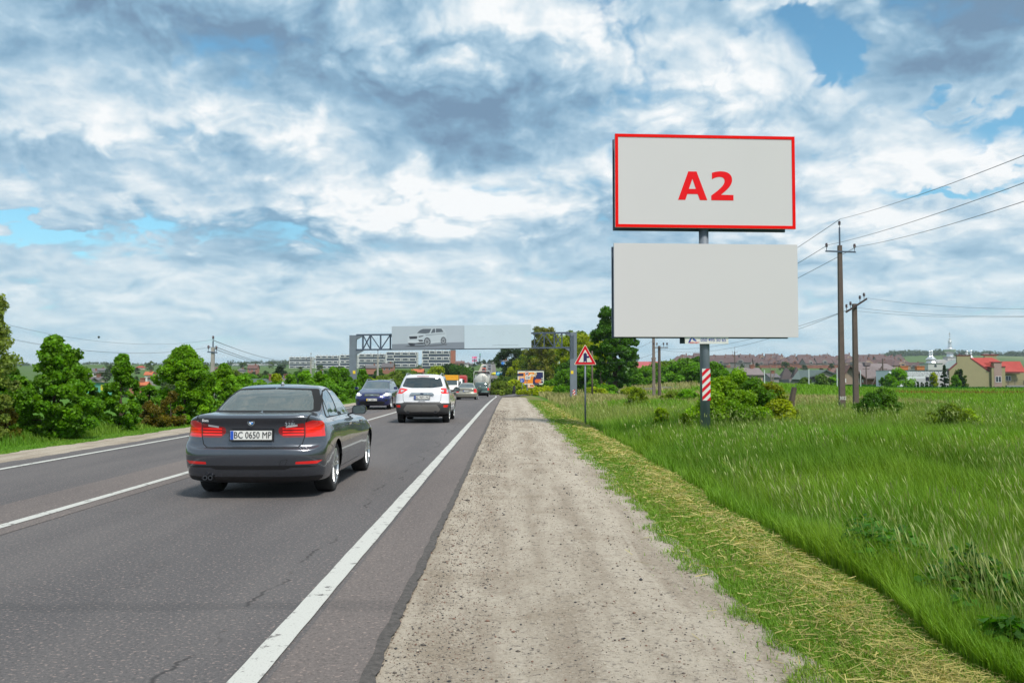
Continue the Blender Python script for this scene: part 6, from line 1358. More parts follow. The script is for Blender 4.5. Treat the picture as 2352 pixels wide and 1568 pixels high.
# white insulated wall with anchor dots
WY = 225.; k2 = WY / 2096; gx = lambda x: ux(s34(x), WY); gz2 = lambda y: 1.5 + (871 - t34(y)) * k2
wh_ = thing('unfinished_house', 'white insulated wall with dark anchor dots left of the olive house', 'house', (0, WY, 0))
mb = MB(); mb.box(gx(530), gx(1348), 0, 8, gz2(830), gz2(612)); w1_ = mb.build('wall', mat('foam_white', (.66, .70, .75), .8, var=.04, vs=.4), wh_)
dots = MB()
for r0_ in range(5):
    for c0_ in range(30): xx = gx(560 + c0_ * 27 + (r0_ % 2) * 13 + random.uniform(-5, 5)); zz = gz2(628 + r0_ * 15 + random.uniform(-4, 4)); dots.box(xx - .11, xx + .11, -.012, -.002, zz - .09, zz + .07)
dots.build('anchor_dots', mat('dot_grey', (.14, .14, .16), .8), w1_)
mb = MB(); mb.box(gx(1025), gx(1070), -.05, -.003, gz2(755), gz2(698)); mb.build('window', wglass, wh_); mb = MB(); mb.box(gx(1322), gx(1348), -.06, -.003, gz2(675), gz2(615)); mb.build('window', wglass, wh_)
mb = MB(); mb.box(gx(820), gx(1345), -.035, -.002, gz2(820), gz2(718)); mb.build('lower_wall', mat('grey_render', (.45, .47, .50), .8), wh_)
mb = MB(); mb.box(gx(525), gx(1352), -.15, 8.2, gz2(612), gz2(606)); mb.build('roof', rg, wh_)
for lab, xx in (('orange brick chimney rising behind the white wall, left one', 740), ('orange brick chimney behind the white wall, right one', 963)):
    mb = MB(); w_ = 32 * k2 / 2352 * 696 / 1.74; a_ = ux(s34(xx), WY + 12); r_ = thing('chimney_stack', lab, 'chimney', (a_, WY + 12, 0)); mb.box(-1.0, 1.0, 0, 1.2, gz2(640), 1.5 + (871 - t34(560)) * (WY + 12) / 2096); mb.build('stack', mat('orange_brick', (.45, .17, .06), .9, var=.2, vs=3), r_)
    mb = MB(); mb.box(-1.1, 1.1, -.1, 1.3, 1.5 + (871 - t34(560)) * (WY + 12) / 2096, 1.5 + (871 - t34(552)) * (WY + 12) / 2096); mb.build('cap', mat('orange_brick', (0, 0, 0)), r_)
# wide grey roof house
HY = 275.; hx = lambda x: ux(s34(x), HY); hz3 = lambda y: 1.5 + (871 - t34(y)) * HY / 2096
h1 = thing('house', 'brick house with a very wide warm grey metal roof behind the braced pole', 'house', (0, HY, 0))
mb = MB(); mb.box(hx(-30), hx(640), 1, 12, hz3(800), hz3(690)); mb.build('wall', brickw, h1)
mb = MB(); mb.add([(hx(150), 0, hz3(655)), (hx(215), -.5, hz3(720)), (hx(690), -.5, hz3(715)), (hx(690), .0, hz3(620)), (hx(600), 5, hz3(515)), (hx(120), 5, hz3(510))], [(0, 1, 2, 3, 4, 5)])
mb.add([(hx(150), 0, hz3(655) - .1), (hx(215), -.5, hz3(725)), (hx(690), -.5, hz3(722)), (hx(690), 11, hz3(620)), (hx(600), 5.2, hz3(515)), (hx(120), 5.2, hz3(510))], [(0, 1, 2, 3, 4, 5)]); mb.build('roof', rsl, h1)
mb = MB(); mb.box(hx(260), hx(340), 3, 5, hz3(540), hz3(500)); mb.build('roof_box', rsl, h1); mb = MB(); mb.box(hx(140), hx(345), 6, 8, hz3(530), hz3(490)); mb.build('chimney', greyw, h1)
for xx in (180, 480): mb = MB(); mb.box(hx(xx), hx(xx + 18), .9, .99, hz3(775), hz3(730)); mb.build('window', wframe, h1)
g1 = thing('house', 'stone gable house with dark steep eaves between the two tall poles', 'house', (0, HY - 8, 0)); gg = lambda x: ux(s34(x), HY - 8); gzz = lambda y: 1.5 + (871 - t34(y)) * (HY - 8) / 2096
mb = MB(); mb.prism([(gg(-120), gzz(800)), (gg(-120), gzz(700)), (gg(-20), gzz(555)), (gg(140), gzz(690)), (gg(140), gzz(800))], 0, 8); mb.build('wall', wm_('stone', (.30, .23, .18)), g1)
for q_ in (((-135, 715), (-18, 540), (-8, 552), (-120, 720)), ((-18, 540), (215, 722), (200, 728), (-14, 552))): mb = MB(); mb.prism([(gg(a), gzz(b)) for a, b in q_], -1.2, 8); mb.build('roof', rb, g1)
for xx, yy_ in ((-75, 755), (100, 755)): mb = MB(); mb.box(gg(xx), gg(xx + 24), -.06, -.01, gzz(yy_ + 20), gzz(yy_ - 35)); mb.build('window', wframe, g1)
s28 = lambda x: (2850 + x * 650 / 2352) / 1.7415; t28 = lambda y: (1350 + y * 650 / 2352) / 1.7415
SYY = 255.; sx_ = lambda x: ux(s28(x), SYY); sz_ = lambda y: 1.5 + (871 - t28(y)) * SYY / 2096
g2 = thing('shed', 'low stone shed with a broad green grey roof left of the tallest pole', 'shed', (0, SYY, 0))
mb = MB(); mb.prism([(sx_(1500), sz_(645)), (sx_(1500), sz_(540)), (sx_(1640), sz_(485)), (sx_(1790), sz_(545)), (sx_(1790), sz_(645))], 0, 9); mb.build('wall', wm_('shed_stone', (.26, .235, .20)), g2)
mb = MB(); mb.add([(sx_(1130), -1, sz_(600)), (sx_(1345), 6, sz_(465)), (sx_(1645), 6, sz_(462)), (sx_(1645), -.5, sz_(470)), (sx_(1510), -1, sz_(545)), (sx_(1260), -1, sz_(605))], [(0, 1, 2, 3, 4, 5)])
mb.prism([(sx_(1640), sz_(480)), (sx_(1645), sz_(465)), (sx_(1800), sz_(525)), (sx_(1795), sz_(545))], -.6, 9); mb.build('roof', rgr, g2); mb = MB(); mb.box(sx_(1600), sx_(1655), -.05, -.01, sz_(600), sz_(572)); mb.build('window', wglass, g2)
mb = MB(); mb.box(sx_(1130), sx_(1495), 1, 8, sz_(645), sz_(600)); mb.build('front_wall', greyw, g2)
for lab, xa_, xb_, yt_, yb_, kind_, Yq in (('dark brown hipped roof house left of the pointed roof', 985, 1215, 440, 640, 'hip', 285), ('steep dark pointed roof beside the hipped one', 1165, 1300, 412, 600, 'spire', 280)):
    xa2, xb2 = ux(s28(xa_), Yq), ux(s28(xb_), Yq); zt_ = 1.5 + (871 - t28(yt_)) * Yq / 2096; zb_ = 1.5 + (871 - t28(yb_)) * Yq / 2096; w_ = xb2 - xa2
    r_ = thing('house', lab, 'house', ((xa2 + xb2) / 2, Yq, zb_)); H_ = zt_ - zb_; mb = MB(); mb.box(-w_ / 2 + .6, w_ / 2 - .6, 0, w_ - 1, -1, H_ * .2); mb.build('wall', greyw, r_)
    mb = MB(); tw_ = w_ * (.08 if kind_ == 'hip' else .01); mb.add([(-w_ / 2, -.6, H_ * .15), (w_ / 2, -.6, H_ * .15), (w_ / 2, w_, H_ * .15), (-w_ / 2, w_, H_ * .15), (-tw_, w_ * .45, H_), (tw_, w_ * .45, H_)], [(0, 1, 5, 4), (1, 2, 5), (2, 3, 4, 5), (3, 0, 4), (3, 2, 1, 0)]); mb.build('roof', rm_('dark_brown', (.075, .06, .062)), r_)
VH = [('house with a crimson roof behind the big dark tree', 1487, 868, 832, 64, 190, whw, rm_('crimson', (.42, .10, .11)), 'gable'), ('second crimson roof further right behind the round bushes', 1580, 862, 833, 50, 240, whw, rm_('crimson', (0, 0, 0)), 'gable'),
      ('tan house with a sloping grey roof and white chimney behind the bush', 1715, 872, 846, 52, 230, tan, rsl, 'gable'), ('small grey house with pale roof behind the large bush', 1770, 873, 858, 20, 260, greyw, rg, 'gable'),
      ('red brick chimneyed house behind the pointed roof', 1880 + 20, 872, 850, 24, 330, brickw, rb, 'gable'), ('grey villa with brown hip roof beyond the trees', 1920, 856, 844, 28, 480, greyw, rb, 'hip')]
for lab, u_, vb_, vt_, uw_, Y_, w_, r2_, kd in VH:
    x_ = ux(u_, Y_); wd = uw_ * Y_ / 2096; zb_ = 1.5 + (871 - vb_) * Y_ / 2096; H_ = (vb_ - vt_) * Y_ / 2096
    house(lab, x_, Y_, wd, 7, H_ * .45, H_ * .55, R(random.uniform(-8, 8)), w_, r2_, z=zb_, kind=kd, win=((0,), (.25, .7)), over=.4)
# estate of look-alike brown houses on the right ridge
protos = []
er = rm_('estate_brown', (.12, .075, .075)); ew = [wm_('estate_tan', (.26, .19, .14)), wm_('estate_grey', (.22, .20, .19)), wm_('estate_brick', (.20, .10, .075))]
for i in range(3):
    p = house('x', -60, -60 - 20 * i, 12, 9, 4.2, 4.6, 0, ew[i], er, z=0, kind=['hip', 'gable', 'hip'][i], win=((0,), (.25, .7)))
    mb = MB(); mb.prism([(-2, 3.2), (2, 3.2), (2, 5.2), (0, 7.0), (-2, 5.2)], -5.0, -1); dm = mb.build('dormer', ew[i], p); mb = MB(); mb.box(-1, 1, -5.08, -5.01, 4, 5.2); mb.build('pane', wglass, dm); protos.append(p)
GE = 'brown roofed estate houses on the right ridge'; LE = 'brown roofed estate house in the tight rows along the right ridge'
used_p = [False] * 3; erng = random.Random(5); nE = 0
for row, (Yr, vb_) in enumerate(((1020, 842), (1100, 838), (1190, 835), (1290, 832))):
    u_ = 1560 + row * 9
    while u_ < (2075 if row else 2060):
        i = erng.randrange(3); Yq = Yr + erng.uniform(-25, 25); x_ = ux(u_, Yq); z_ = 1.5 + (871 - vb_ + erng.uniform(-1, 1)) * Yq / 2096 - 1
        if not used_p[i]: c_ = protos[i]; used_p[i] = True
        else: c_ = copy_thing(protos[i])
        c_.location = (x_, Yq, z_); c_.rotation_euler = (0, 0, R(erng.uniform(-25, 25))); s_ = erng.uniform(1.05, 1.5); c_.scale = (s_, s_, s_ * erng.uniform(.9, 1.1)); c_['label'] = LE; c_['group'] = GE; nE += 1
        u_ += erng.uniform(21, 36) * (1.0 - .05 * row)
for lab, u_, Y_, s_ in (('pale roofed estate house standing apart below the ridge rows', 1703, 930, 1.3), ('wide roofed estate house right of the tallest pole', 2020, 620, 1.0), ('tan estate house with red roof right of the wide roof', 2062, 640, 1.0), ('grey estate house behind the wide grey roof', 1985, 600, 1.1), ('low tan house between the poles and the church trees', 2100, 660, .8)):
    c_ = copy_thing(protos[erng.randrange(3)]); x_ = ux(u_, Y_); c_.location = (x_, Y_, 1.5 + (871 - {930: 841}.get(Y_, 850)) * Y_ / 2096); c_.scale = (s_ * 1.3, s_, s_ * .8); c_['label'] = lab
    if 'group' in c_: del c_['group']
# reddish fence wall below the estate
mb = MB(); n_ = 30
for i in range(n_):
    u_ = 1570 + i * 17.5; x0_, x1_ = ux(u_, 960), ux(u_ + 17.6, 960); zf0 = 1.5 + (871 - 843.5) * 960 / 2096; mb.box(x0_, x1_, 960, 960.4, zf0 - 5, zf0 + 2.4)
o = mb.build('brick_fence', mat('fence_brick', (.22, .09, .06), .9, var=.2, vs=.1), None); tag(o, 'long reddish brown fence below the estate on the right ridge', 'fence')
# church
CY = 330.; ck = CY / 2096; s36 = lambda x: (3650 + x * 446 / 2352) / 1.7415; t36 = lambda y: (1330 + y * 446 / 2352) / 1.7415
cx2 = lambda x: ux(s36(x), CY); cz2 = lambda y: 1.5 + (871 - t36(y)) * ck
ch = thing('church', 'pale church with silver tiered domes behind the white wall', 'church', (0, CY, 0))
cw = mat('church_wall', (.45, .45, .45), .8, var=.06); sl = mat('silver_roof', (.62, .64, .66), .3, .75, var=.08, vs=1); csh = mat('church_trim', (.28, .28, .29), .7)
def tower(x_c, base_y, hw0, prof, n=8, y=0, wall=True, nm='tower'):
    X_ = cx2(x_c); mb = MB()
    mb.box(X_ - hw0, X_ + hw0, y - hw0, y + hw0, cz2(base_y[0]), cz2(base_y[1])); t_ = mb.build(nm, cw, ch)
    mb = MB(); mb.lathe([(r * ck * 446 / 2352 / 1.7415, cz2(z_)) for r, z_ in prof], n, 'Z', (X_, y, 0), math.pi / 8); mb.build('dome', sl, t_)
    mb = MB(); mb.box(X_ - hw0 - .2, X_ + hw0 + .2, y - hw0 - .2, y + hw0 + .2, cz2(base_y[1]), cz2(base_y[1] - 14)); mb.build('cornice', csh, t_)
    return t_, X_
def arch(par, x_, y_, w_, z0_, z1_, m_=None):
    mb = MB(); P = [(x_ - w_, z0_), (x_ + w_, z0_)] + [(x_ + w_ * math.cos(a), z1_ - w_ + w_ * math.sin(a)) for a in np.linspace(0, math.pi, 9)]; mb.prism(P, y_ - .08, y_ - .01); mb.build('arched_window', m_ or wglass, par)
big, X_ = tower(808, (860, 520), 100 * ck * 446 / 2352 / 1.7415, [(115, 520), (70, 500), (62, 450), (70, 445), (110, 400), (118, 360), (60, 325), (45, 318), (30, 215), (48, 212), (30, 208), (22, 205), (42, 180), (40, 175), (18, 155), (14, 145), (26, 130), (24, 125), (6, 118), (3, 95), (2, 0), (0, -10)])
arch(big, X_ - .2, -100 * ck * 446 / 2352 / 1.7415, .62, cz2(650), cz2(568)); arch(big, X_ - .2, -100 * ck * 446 / 2352 / 1.7415 - .1, .0001, cz2(650), cz2(640))
mb = MB(); mb.bar((X_ - .5, 0, cz2(30)), (X_ + .5, 0, cz2(30)), .1); mb.bar((X_, 0, cz2(120)), (X_, 0, cz2(-15)), .12); mb.build('cross', csh, big)
small_p = [(95, 655), (88, 640), (70, 610), (60, 605), (75, 570), (88, 560), (30, 505), (18, 480), (14, 462), (28, 448), (26, 440), (12, 425), (9, 405), (20, 395), (16, 385), (5, 370), (2, 360), (0, 290)]
for x_c, y_ in ((383, -1.5), (458, 3.0), (1205, -1.5), (1258, 3.0)):
    t_, X_ = tower(x_c, (820, 655), 2.6, small_p, y=y_, nm='side_tower'); arch(t_, X_, y_ - 2.6, .4, cz2(725), cz2(675))
mb = MB(); mb.box(cx2(260), cx2(1300), 1, 14, cz2(900), cz2(770)); nave = mb.build('nave', cw, ch)
mb = MB(); mb.prism([(cx2(590) + 2.6 * math.cos(a), cz2(740) + 3.0 * math.sin(a)) for a in np.linspace(0, math.pi, 13)] + [(cx2(590) - 2.6, cz2(820)), (cx2(590) + 2.6, cz2(820))], -2.5, 6); ap = mb.build('apse', cw, ch); arch(ap, cx2(590), -2.5, .55, cz2(745), cz2(705))
mb = MB(); mb.prism([(cx2(800) + 4.4 * math.cos(a), cz2(760) + 3.2 * math.sin(a)) for a in np.linspace(0, math.pi, 13)], -5, -3.4); mb.build('barrel_roof', sl, ch)
mb = MB(); mb.prism([(cx2(250), cz2(790)), (cx2(345), cz2(730)), (cx2(345), cz2(800))], -2, 8); mb.build('side_roof', sl, ch)
# ---------------------------------------------------------------- trees and shrubs
leafm = leafmat('leaf', .42); barkm = mat('bark', (.07, .05, .035), .95, var=.25, vs=4, bump=.8, bs=20)
def leafcloud(r, clumps, N, size, col, cvar=.22, fold=.25, up=.35, yel=.3):
    cl = np.array(clumps, float); w = cl[:, 3] ** 2; idx = r.choice(len(cl), N, p=w / w.sum())
    d = r.normal(size=(N, 3)); d /= np.linalg.norm(d, axis=1, keepdims=True)
    rad = cl[idx, 3] * (r.random(N) ** .45)
    P = cl[idx, :3] + d * rad[:, None] * [1, 1, .8]
    nrm = d * .8 + r.normal(size=(N, 3)) * .7 + [0, 0, up]; nrm /= np.linalg.norm(nrm, axis=1, keepdims=True)
    a = np.cross(nrm, r.normal(size=(N, 3))); a /= np.linalg.norm(a, axis=1, keepdims=True); b = np.cross(nrm, a)
    s = size * r.uniform(.55, 1.35, N)[:, None]
    q0 = P - a * s * .6; q2 = P + a * s * .7 - nrm * s * fold; q1 = P + b * s * .45; q3 = P - b * s * .45
    V = np.stack([q0, q1, q2, q3], 1).reshape(-1, 3); F = np.arange(4 * N).reshape(N, 4)
    cc = r.uniform(1 - cvar, 1 + cvar, len(cl)); hue = r.uniform(0, 1, len(cl))
    base = np.array(col)[None] * [1.4, 1.3, .8] * cc[idx][:, None] * r.uniform(.65, 1.4, N)[:, None]
    t = (hue[idx] * yel + r.random(N) * yel * .6)[:, None]
    base = base * (1 - t) + base * [1.75, 1.25, .7] * t
    return V, F, np.repeat(base, 4, 0)
ENV = {'cone': lambda t: (1 - t) ** .75 * (t + .12) ** .25 * 1.15, 'egg': lambda t: np.sin(np.pi * min(1, t * .92 + .08)) ** .6 * (1.06 - .55 * t), 'round': lambda t: np.sin(np.pi * (t * .9 + .06)) ** .5,
       'column': lambda t: np.sin(np.pi * (t * .88 + .08)) ** .35, 'bush': lambda t: (1 - t ** 2.2) ** .6, 'fir': lambda t: (1 - t) * (.85 + .15 * np.cos(t * 60)), 'dome': lambda t: (1 - t ** 2.4) ** .5 * (.75 + .25 * min(1, t * 5))}
def crown(r, W_, H_, z0, env, n, cs, N, leaf, col, fill=.55, asym=.12, **kw):
    cl = []; ph = r.uniform(0, 6.28, 3)
    for i in range(n):
        t = r.random() ** .9; a = r.uniform(0, 2 * math.pi)
        R_ = ENV[env](t) * W_ / 2 * (1 + asym * math.sin(2 * a + ph[0]) + asym * math.sin(3 * a + 5 * t + ph[1]) + asym * math.sin(9 * t + ph[2]))
        rr_ = R_ * (fill + (1 - fill) * r.random()) if r.random() < .72 else R_ * r.random() ** .5 * fill * 1.5
        rr_ = max(rr_ - cs * .12, 0); c_ = cs * r.uniform(.5, 1.25)
        cl.append((math.cos(a) * rr_, math.sin(a) * rr_, z0 + t * (H_ - z0) * .97, c_))
    return leafcloud(r, cl, int(N * 1.25), leaf, col, **kw), cl
def tree(name, label, cat, x, y, W_, H_, env, col, n=60, cs=None, N=5000, leaf=.12, z0=.3, tr=.06, seed=0, grp=None, z=None, limbs=6, **kw):
    r = np.random.default_rng(seed); z = hz1(x, y) if z is None else z
    root = thing(name, label, cat, (x, y, z), 0, grp); cs = cs or W_ * .16
    (V, F, C_), cl = crown(r, W_, H_, z0, env, n, cs, N, leaf, col, **kw)
    npmesh('crown' if cat == 'tree' else 'foliage', V, [F], leafm, root, C_)
    mb = MB(); top = H_ * .8; bend = r.uniform(-.06, .06, 2) * H_
    mb.tube([(0, 0, -.4), (bend[0] * .3, bend[1] * .3, H_ * .3), (bend[0], bend[1], top)], [tr * 1.25, tr, tr * .25], 7)
    for c_ in cl[:limbs]:
        h0 = min(c_[2] * .6, top * .8); q = (bend[0] * h0 / top, bend[1] * h0 / top, h0); mb.tube([q, ((q[0] + c_[0]) / 2, (q[1] + c_[1]) / 2, (h0 + c_[2]) / 2 + .05 * H_), c_[:3]], [tr * .5, tr * .35, tr * .12], 5)
    mb.build('trunk' if cat == 'tree' else 'stems', barkm, root); return root
GR = (.058, .172, .006); GRb = (.078, .215, .008); GRd = (.030, .100, .007); GRo = (.085, .150, .025); GRy = (.175, .265, .006); RB = (.085, .085, .012)
# left roadside row
def L(u, Y): return ux(u, Y)
lt = [('big round maple sapling near the left edge, densest of the roadside row', 128, 24.5, 2.1, 'egg', 90, 15000, 774, GR), ('small pointed maple sapling between two broader ones', 281, 28.5, 1.50, 'cone', 60, 8500, 812, GR),
      ('broad two topped maple sapling left of the dark saloon', 425, 32.5, 2.15, 'egg', 85, 13000, 795, GRb), ('low round sapling just behind the dark saloon roof, left part', 515, 37., 1.9, 'egg', 60, 9000, 838, GRb),
      ('dark leafy sapling filling the gap left of the big round one', 30, 25.5, 1.7, 'egg', 60, 9000, 850, GRd), ('low sapling in the gap between the pointed and the broad sapling', 345, 34., 1.3, 'bush', 40, 5000, 885, GR),
      ('low dark sapling between the big round and the pointed sapling', 205, 30., 1.3, 'bush', 40, 5000, 880, GRd)]
for i, (lab, u_, Y_, W_, env, n, N, vt, col) in enumerate(lt):
    x_ = L(u_, Y_); z_ = hz1(x_, Y_); H_ = 1.5 + (871 - vt) * Y_ / 2096 - z_
    tree('maple_sapling', lab, 'tree', x_, Y_, W_ * 1.15, H_, env, col, int(n * 2.0), W_ * .10, int(N * 1.9), .078, .02, .045, 10 + i, yel=.4, asym=.17)
x_ = L(-8, 22.5); tree('willow_tree', 'thin grey green willow at the left picture edge, tallest there', 'tree', x_ , 22.5, 1.5, 3.7 - hz1(x_, 22.5) - .05, 'egg', (.12, .19, .06), 60, .22, 7000, .06, .2, .05, 31, fill=.4, asym=.25)
for i, (lab, u_, Y_, W_, vt) in enumerate((('reddish young shrub in front of the broad sapling', 395, 30.8, 1.25, 900), ('second reddish shrub beside the pointed sapling', 345, 31., .9, 925), ('reddish weedy shrub at the left picture edge', 20, 23., .8, 930))):
    x_ = L(u_, Y_); z_ = hz1(x_, Y_); tree('red_leaved_shrub', lab, 'shrub', x_, Y_, W_, 1.5 + (871 - vt) * Y_ / 2096 - z_, 'bush', RB, 34, .16, 2600, .06, .02, .02, 50 + i, yel=.25)
# further left row up to and past the gantry
row = [(560, 48, 2.6, 868, GRb, 'egg'), (600, 60, 2.2, 872, GRb, 'cone'), (634, 70, 2.4, 858, GRy, 'cone'), (668, 72, 2.6, 862, GRb, 'cone'), (702, 74, 2.8, 852, GRb, 'cone'), (735, 76, 2.6, 850, GRb, 'cone'), (765, 78, 3.0, 846, GRb, 'egg'),
       (790, 80, 2.8, 846, GR, 'egg'), (832, 90, 2.8, 849, GR, 'egg'), (640, 58, 2.6, 880, GR, 'bush'), (700, 62, 3.0, 884, GR, 'bush'), (755, 66, 3.0, 882, GR, 'bush'), (800, 74, 2.6, 878, GR, 'bush'), (850, 100, 2.8, 868, GRy, 'bush')]
names_ = 'first second third fourth fifth sixth seventh eighth ninth'.split()
for i, (u_, Y_, W_, vt, col, env) in enumerate(row):
    x_ = L(u_, Y_); z_ = hz1(x_, Y_)
    lab = {8: 'bright shrub tree immediately right of the gantry left post', 13: 'low yellow green shrub between the gantry post and the blue estate', 7: 'bright shrub tree hidden partly by the gantry left post'}.get(i) or ('bright roadside tree, %s from the left between the dark saloon and the gantry' % names_[i] if i < 9 else 'low roadside bush, %s from the left in front of the bright tree row' % names_[i - 9])
    tree('roadside_tree' if i < 9 else 'roadside_bush', lab, 'tree' if i < 9 else 'bush', x_, Y_, W_ * 1.15, 1.5 + (871 - vt) * Y_ / 2096 - z_, env, col, 60, W_ * .13, 6000, .16, .05, .06, 80 + i)
# middle distance left: olive trees behind the gantry and the white car
mid = [(880, 868, 150, 9, GRo, 'pale olive tree behind the blue estate, left of the grey pole'), (905, 858, 190, 10, GRo, 'olive tree between the grey pole and the white SUV'), (925, 850, 200, 9, (.06, .13, .03), 'rounded grey green tree behind the left side of the white SUV'), (950, 855, 210, 10, GRo, 'olive tree rising behind the white SUV roof'),
       (985, 862, 230, 9, GRo, 'olive bush behind the white SUV, right part'), (1003, 842, 260, 11, GRy, 'yellow green tree left of the dark tree group under the banner'), (1028, 838, 270, 10, (.016, .05, .012), 'dark tree at the left of the group under the banner'), (1055, 841, 250, 14, (.03, .095, .012), 'broad dark green tree left of the tanker'),
       (1078, 866, 230, 7, GRd, 'small dark tree just left of the tanker'), (700, 853, 280, 8, GRd, 'dark tree left of the distant power pole'), (683, 855, 270, 8, GRd, 'dark tree right of the dark conifer'), (790, 850, 300, 12, GRd, 'dark clump in front of the second apartment block'), (755, 852, 320, 12, GRd, 'dark tree below the second apartment block'),
       (870, 846, 330, 6, (.04, .10, .02), 'round green tree left of the steep roofed brick house'), (570, 858, 220, 7, GR, 'green tree right of the left power pole'), (540, 852, 240, 8, GRo, 'dull green tree behind the left power pole'), (618, 862, 260, 9, GR, 'green tree above the dark grey roof'), (590, 870, 200, 6, GR, 'round tree left of the dark grey roof')]
for i, (u_, vt, Y_, W_, col, lab) in enumerate(mid):
    x_ = L(u_, Y_); z_ = hz1(x_, Y_); H_ = max(2.5, 1.5 + (871 - vt) * Y_ / 2096 - z_)
    tree('broadleaf_tree', lab, 'tree', x_, Y_, W_ * 1.0, H_, 'dome', col, 70, W_ * .12, 6000, .36, .3, .2, 120 + i, yel=.2)
x_ = L(643, 230); z_ = hz1(x_, 230); tree('conifer', 'dark pointed conifer left of the apartment blocks', 'tree', x_, 230, 5.2, 1.5 + (871 - 838) * 230 / 2096 - z_, 'cone', (.012, .035, .018), 60, .7, 4000, .3, .4, .2, 160, yel=.05)
# right grove: tall trees behind the gantry
grove = [(1180, 798, 260, 12, (.018, .045, .02), 'dark blue green tree at the left end of the right grove'), (1212, 815, 225, 11, GRy, 'yellow green tree above the orange billboard, left part'), (1250, 750, 215, 9, (.11, .15, .03), 'sparse topped tree rising above the banner right end'), (1238, 800, 218, 12, (.06, .13, .01), 'tree directly above the orange billboard'),
         (1275, 765, 236, 15, GRy, 'tall yellow green tree left of the gantry right post'), (1322, 762, 175, 8, (.07, .14, .01), 'tall tree directly behind the gantry right post'), (1335, 770, 165, 10, GRy, 'bright yellow green tree between gantry post and dark tree'), (1360, 782, 170, 8, GRy, 'yellow green tree touching the big dark tree'),
         (1310, 830, 150, 6, GRd, 'dark lower tree behind the right gantry post'), (1318, 850, 140, 7, GR, 'lower green tree behind the triangular sign post'), (1345, 845, 135, 6, GR, 'green undergrowth tree below the triangular sign'), (1240, 850, 224, 8, GRd, 'dark shrub tree right of the orange billboard pole'), (1272, 850, 222, 6, GRd, 'dark leafy tree right edge of the orange billboard')]
for i, (u_, vt, Y_, W_, col, lab) in enumerate(grove):
    if i in (1, 3): Y_ += 15
    x_ = L(u_, Y_); z_ = hz1(x_, Y_); H_ = 1.5 + (871 - vt) * Y_ / 2096 - z_
    tree('broadleaf_tree', lab, 'tree', x_, Y_, W_ * 1.05, H_, 'column' if H_ > 7 else 'dome', col, 130, W_ * .10, 15000, .30, H_ * .03, .22, 200 + i, yel=.35, fill=.5)
x_ = L(1413, 112); z_ = hz1(x_, 112)
tree('dark_tree', 'big dark green tree with bare trunk behind the left edge of the billboard', 'tree', x_, 112, 6.2, 1.5 + (871 - 704) * 112 / 2096 - z_, 'column', (.035, .115, .006), 170, .60, 36000, .19, 1.5, .30, 230, yel=.15, fill=.6, asym=.07)
for i, (u_, Y_) in enumerate(((1398, 116), (1380, 120))):
    x_ = L(u_, Y_); mb = MB(); mb.tube([(0, 0, -.4), (.1, 0, 2), (-.1, 0, 4.5)], [.28, .22, .15], 8); o = mb.build('tree_trunk', barkm, None, loc=(x_, Y_, hz1(x_, Y_)))
    tag(o, ['bare dark trunk just left of the big dark tree trunk', 'leftmost bare trunk beneath the grove canopy'][i], 'tree')
bush = [(1150, 880, 155, 5, GRo, 'round olive bush beside the far end of the gravel shoulder'), (1163, 868, 190, 7, (.05, .11, .02), 'bush between the tanker and the blue billboard pole'), (1180, 876, 165, 5, GRy, 'yellow green bush behind the black stump'), (1200, 866, 230, 9, (.05, .10, .02), 'broad bush on the slope beneath the grey board'), (1142, 886, 180, 4, GRo, 'small bush right next to the tanker'),
        (1225, 900, 118, 3, GRy, 'pale green bush below the orange arrow sign'), (1255, 897, 110, 3.5, GRy, 'pale green bush left of the gantry right post'), (1295, 890, 95, 2.6, GR, 'green bush at the foot of the gantry right post'), (1365, 893, 98, 3, GRy, 'bright bush right of the thin brown pole'), (1390, 888, 104, 3, GRb, 'bright bush at the foot of the big dark tree, left side'), (1452, 892, 108, 3, GRy, 'small bright bush at the foot of the big dark tree, right side'),
        (1500, 838, 170, 7, (.06, .17, .01), 'round bush with pale flowers left of the twin poles'), (1540, 830, 165, 8, (.10, .20, .04), 'pale leaved rounded tree right of the twin poles'), (1572, 830, 160, 8, GR, 'broad round bush left of the billboard pole'), (1595, 838, 150, 6, GR, 'round bush touching the billboard pole on its left'), (1478, 848, 150, 6, GR, 'dark green bush right of the big dark tree'),
        (1600, 818, 200, 5, GRd, 'feathery dark tree above the bushes left of the billboard pole'), (1580, 822, 205, 4, GRd, 'second feathery dark tree top above the bushes'), (1640, 838, 140, 6, GR, 'leafy tree just right of the billboard pole, behind the large bush'),
        (1462, 892, 60, 1.5, (.11, .19, .02), 'small spiky yellow green shrub alone in the field left of the twin poles'), (1545, 903, 70, 2.2, (.10, .18, .02), 'low yellow green bush right of the twin poles'), (1575, 897, 68, 1.6, GRb, 'low bush left of the billboard pole in the grass'),
        (1520, 937, 36, .6, (.17, .30, .02), 'low weedy shrub in the tall grass left of the billboard pole'), (1572, 950, 32, .6, (.17, .30, .02), 'second low weedy shrub close to the billboard pole foot')]
for i, (u_, vt, Y_, W_, col, lab) in enumerate(bush):
    x_ = L(u_, Y_); z_ = hz1(x_, Y_); H_ = max(.8, 1.5 + (871 - vt) * Y_ / 2096 - z_)
    lf = .05 + Y_ * .0015; tree('bush', lab, 'bush', x_, Y_, W_ * 1.15, H_, 'dome', col, 60, W_ * .13, 6500, lf * 1.15, .02, .06, 260 + i, yel=.3, fill=.4)
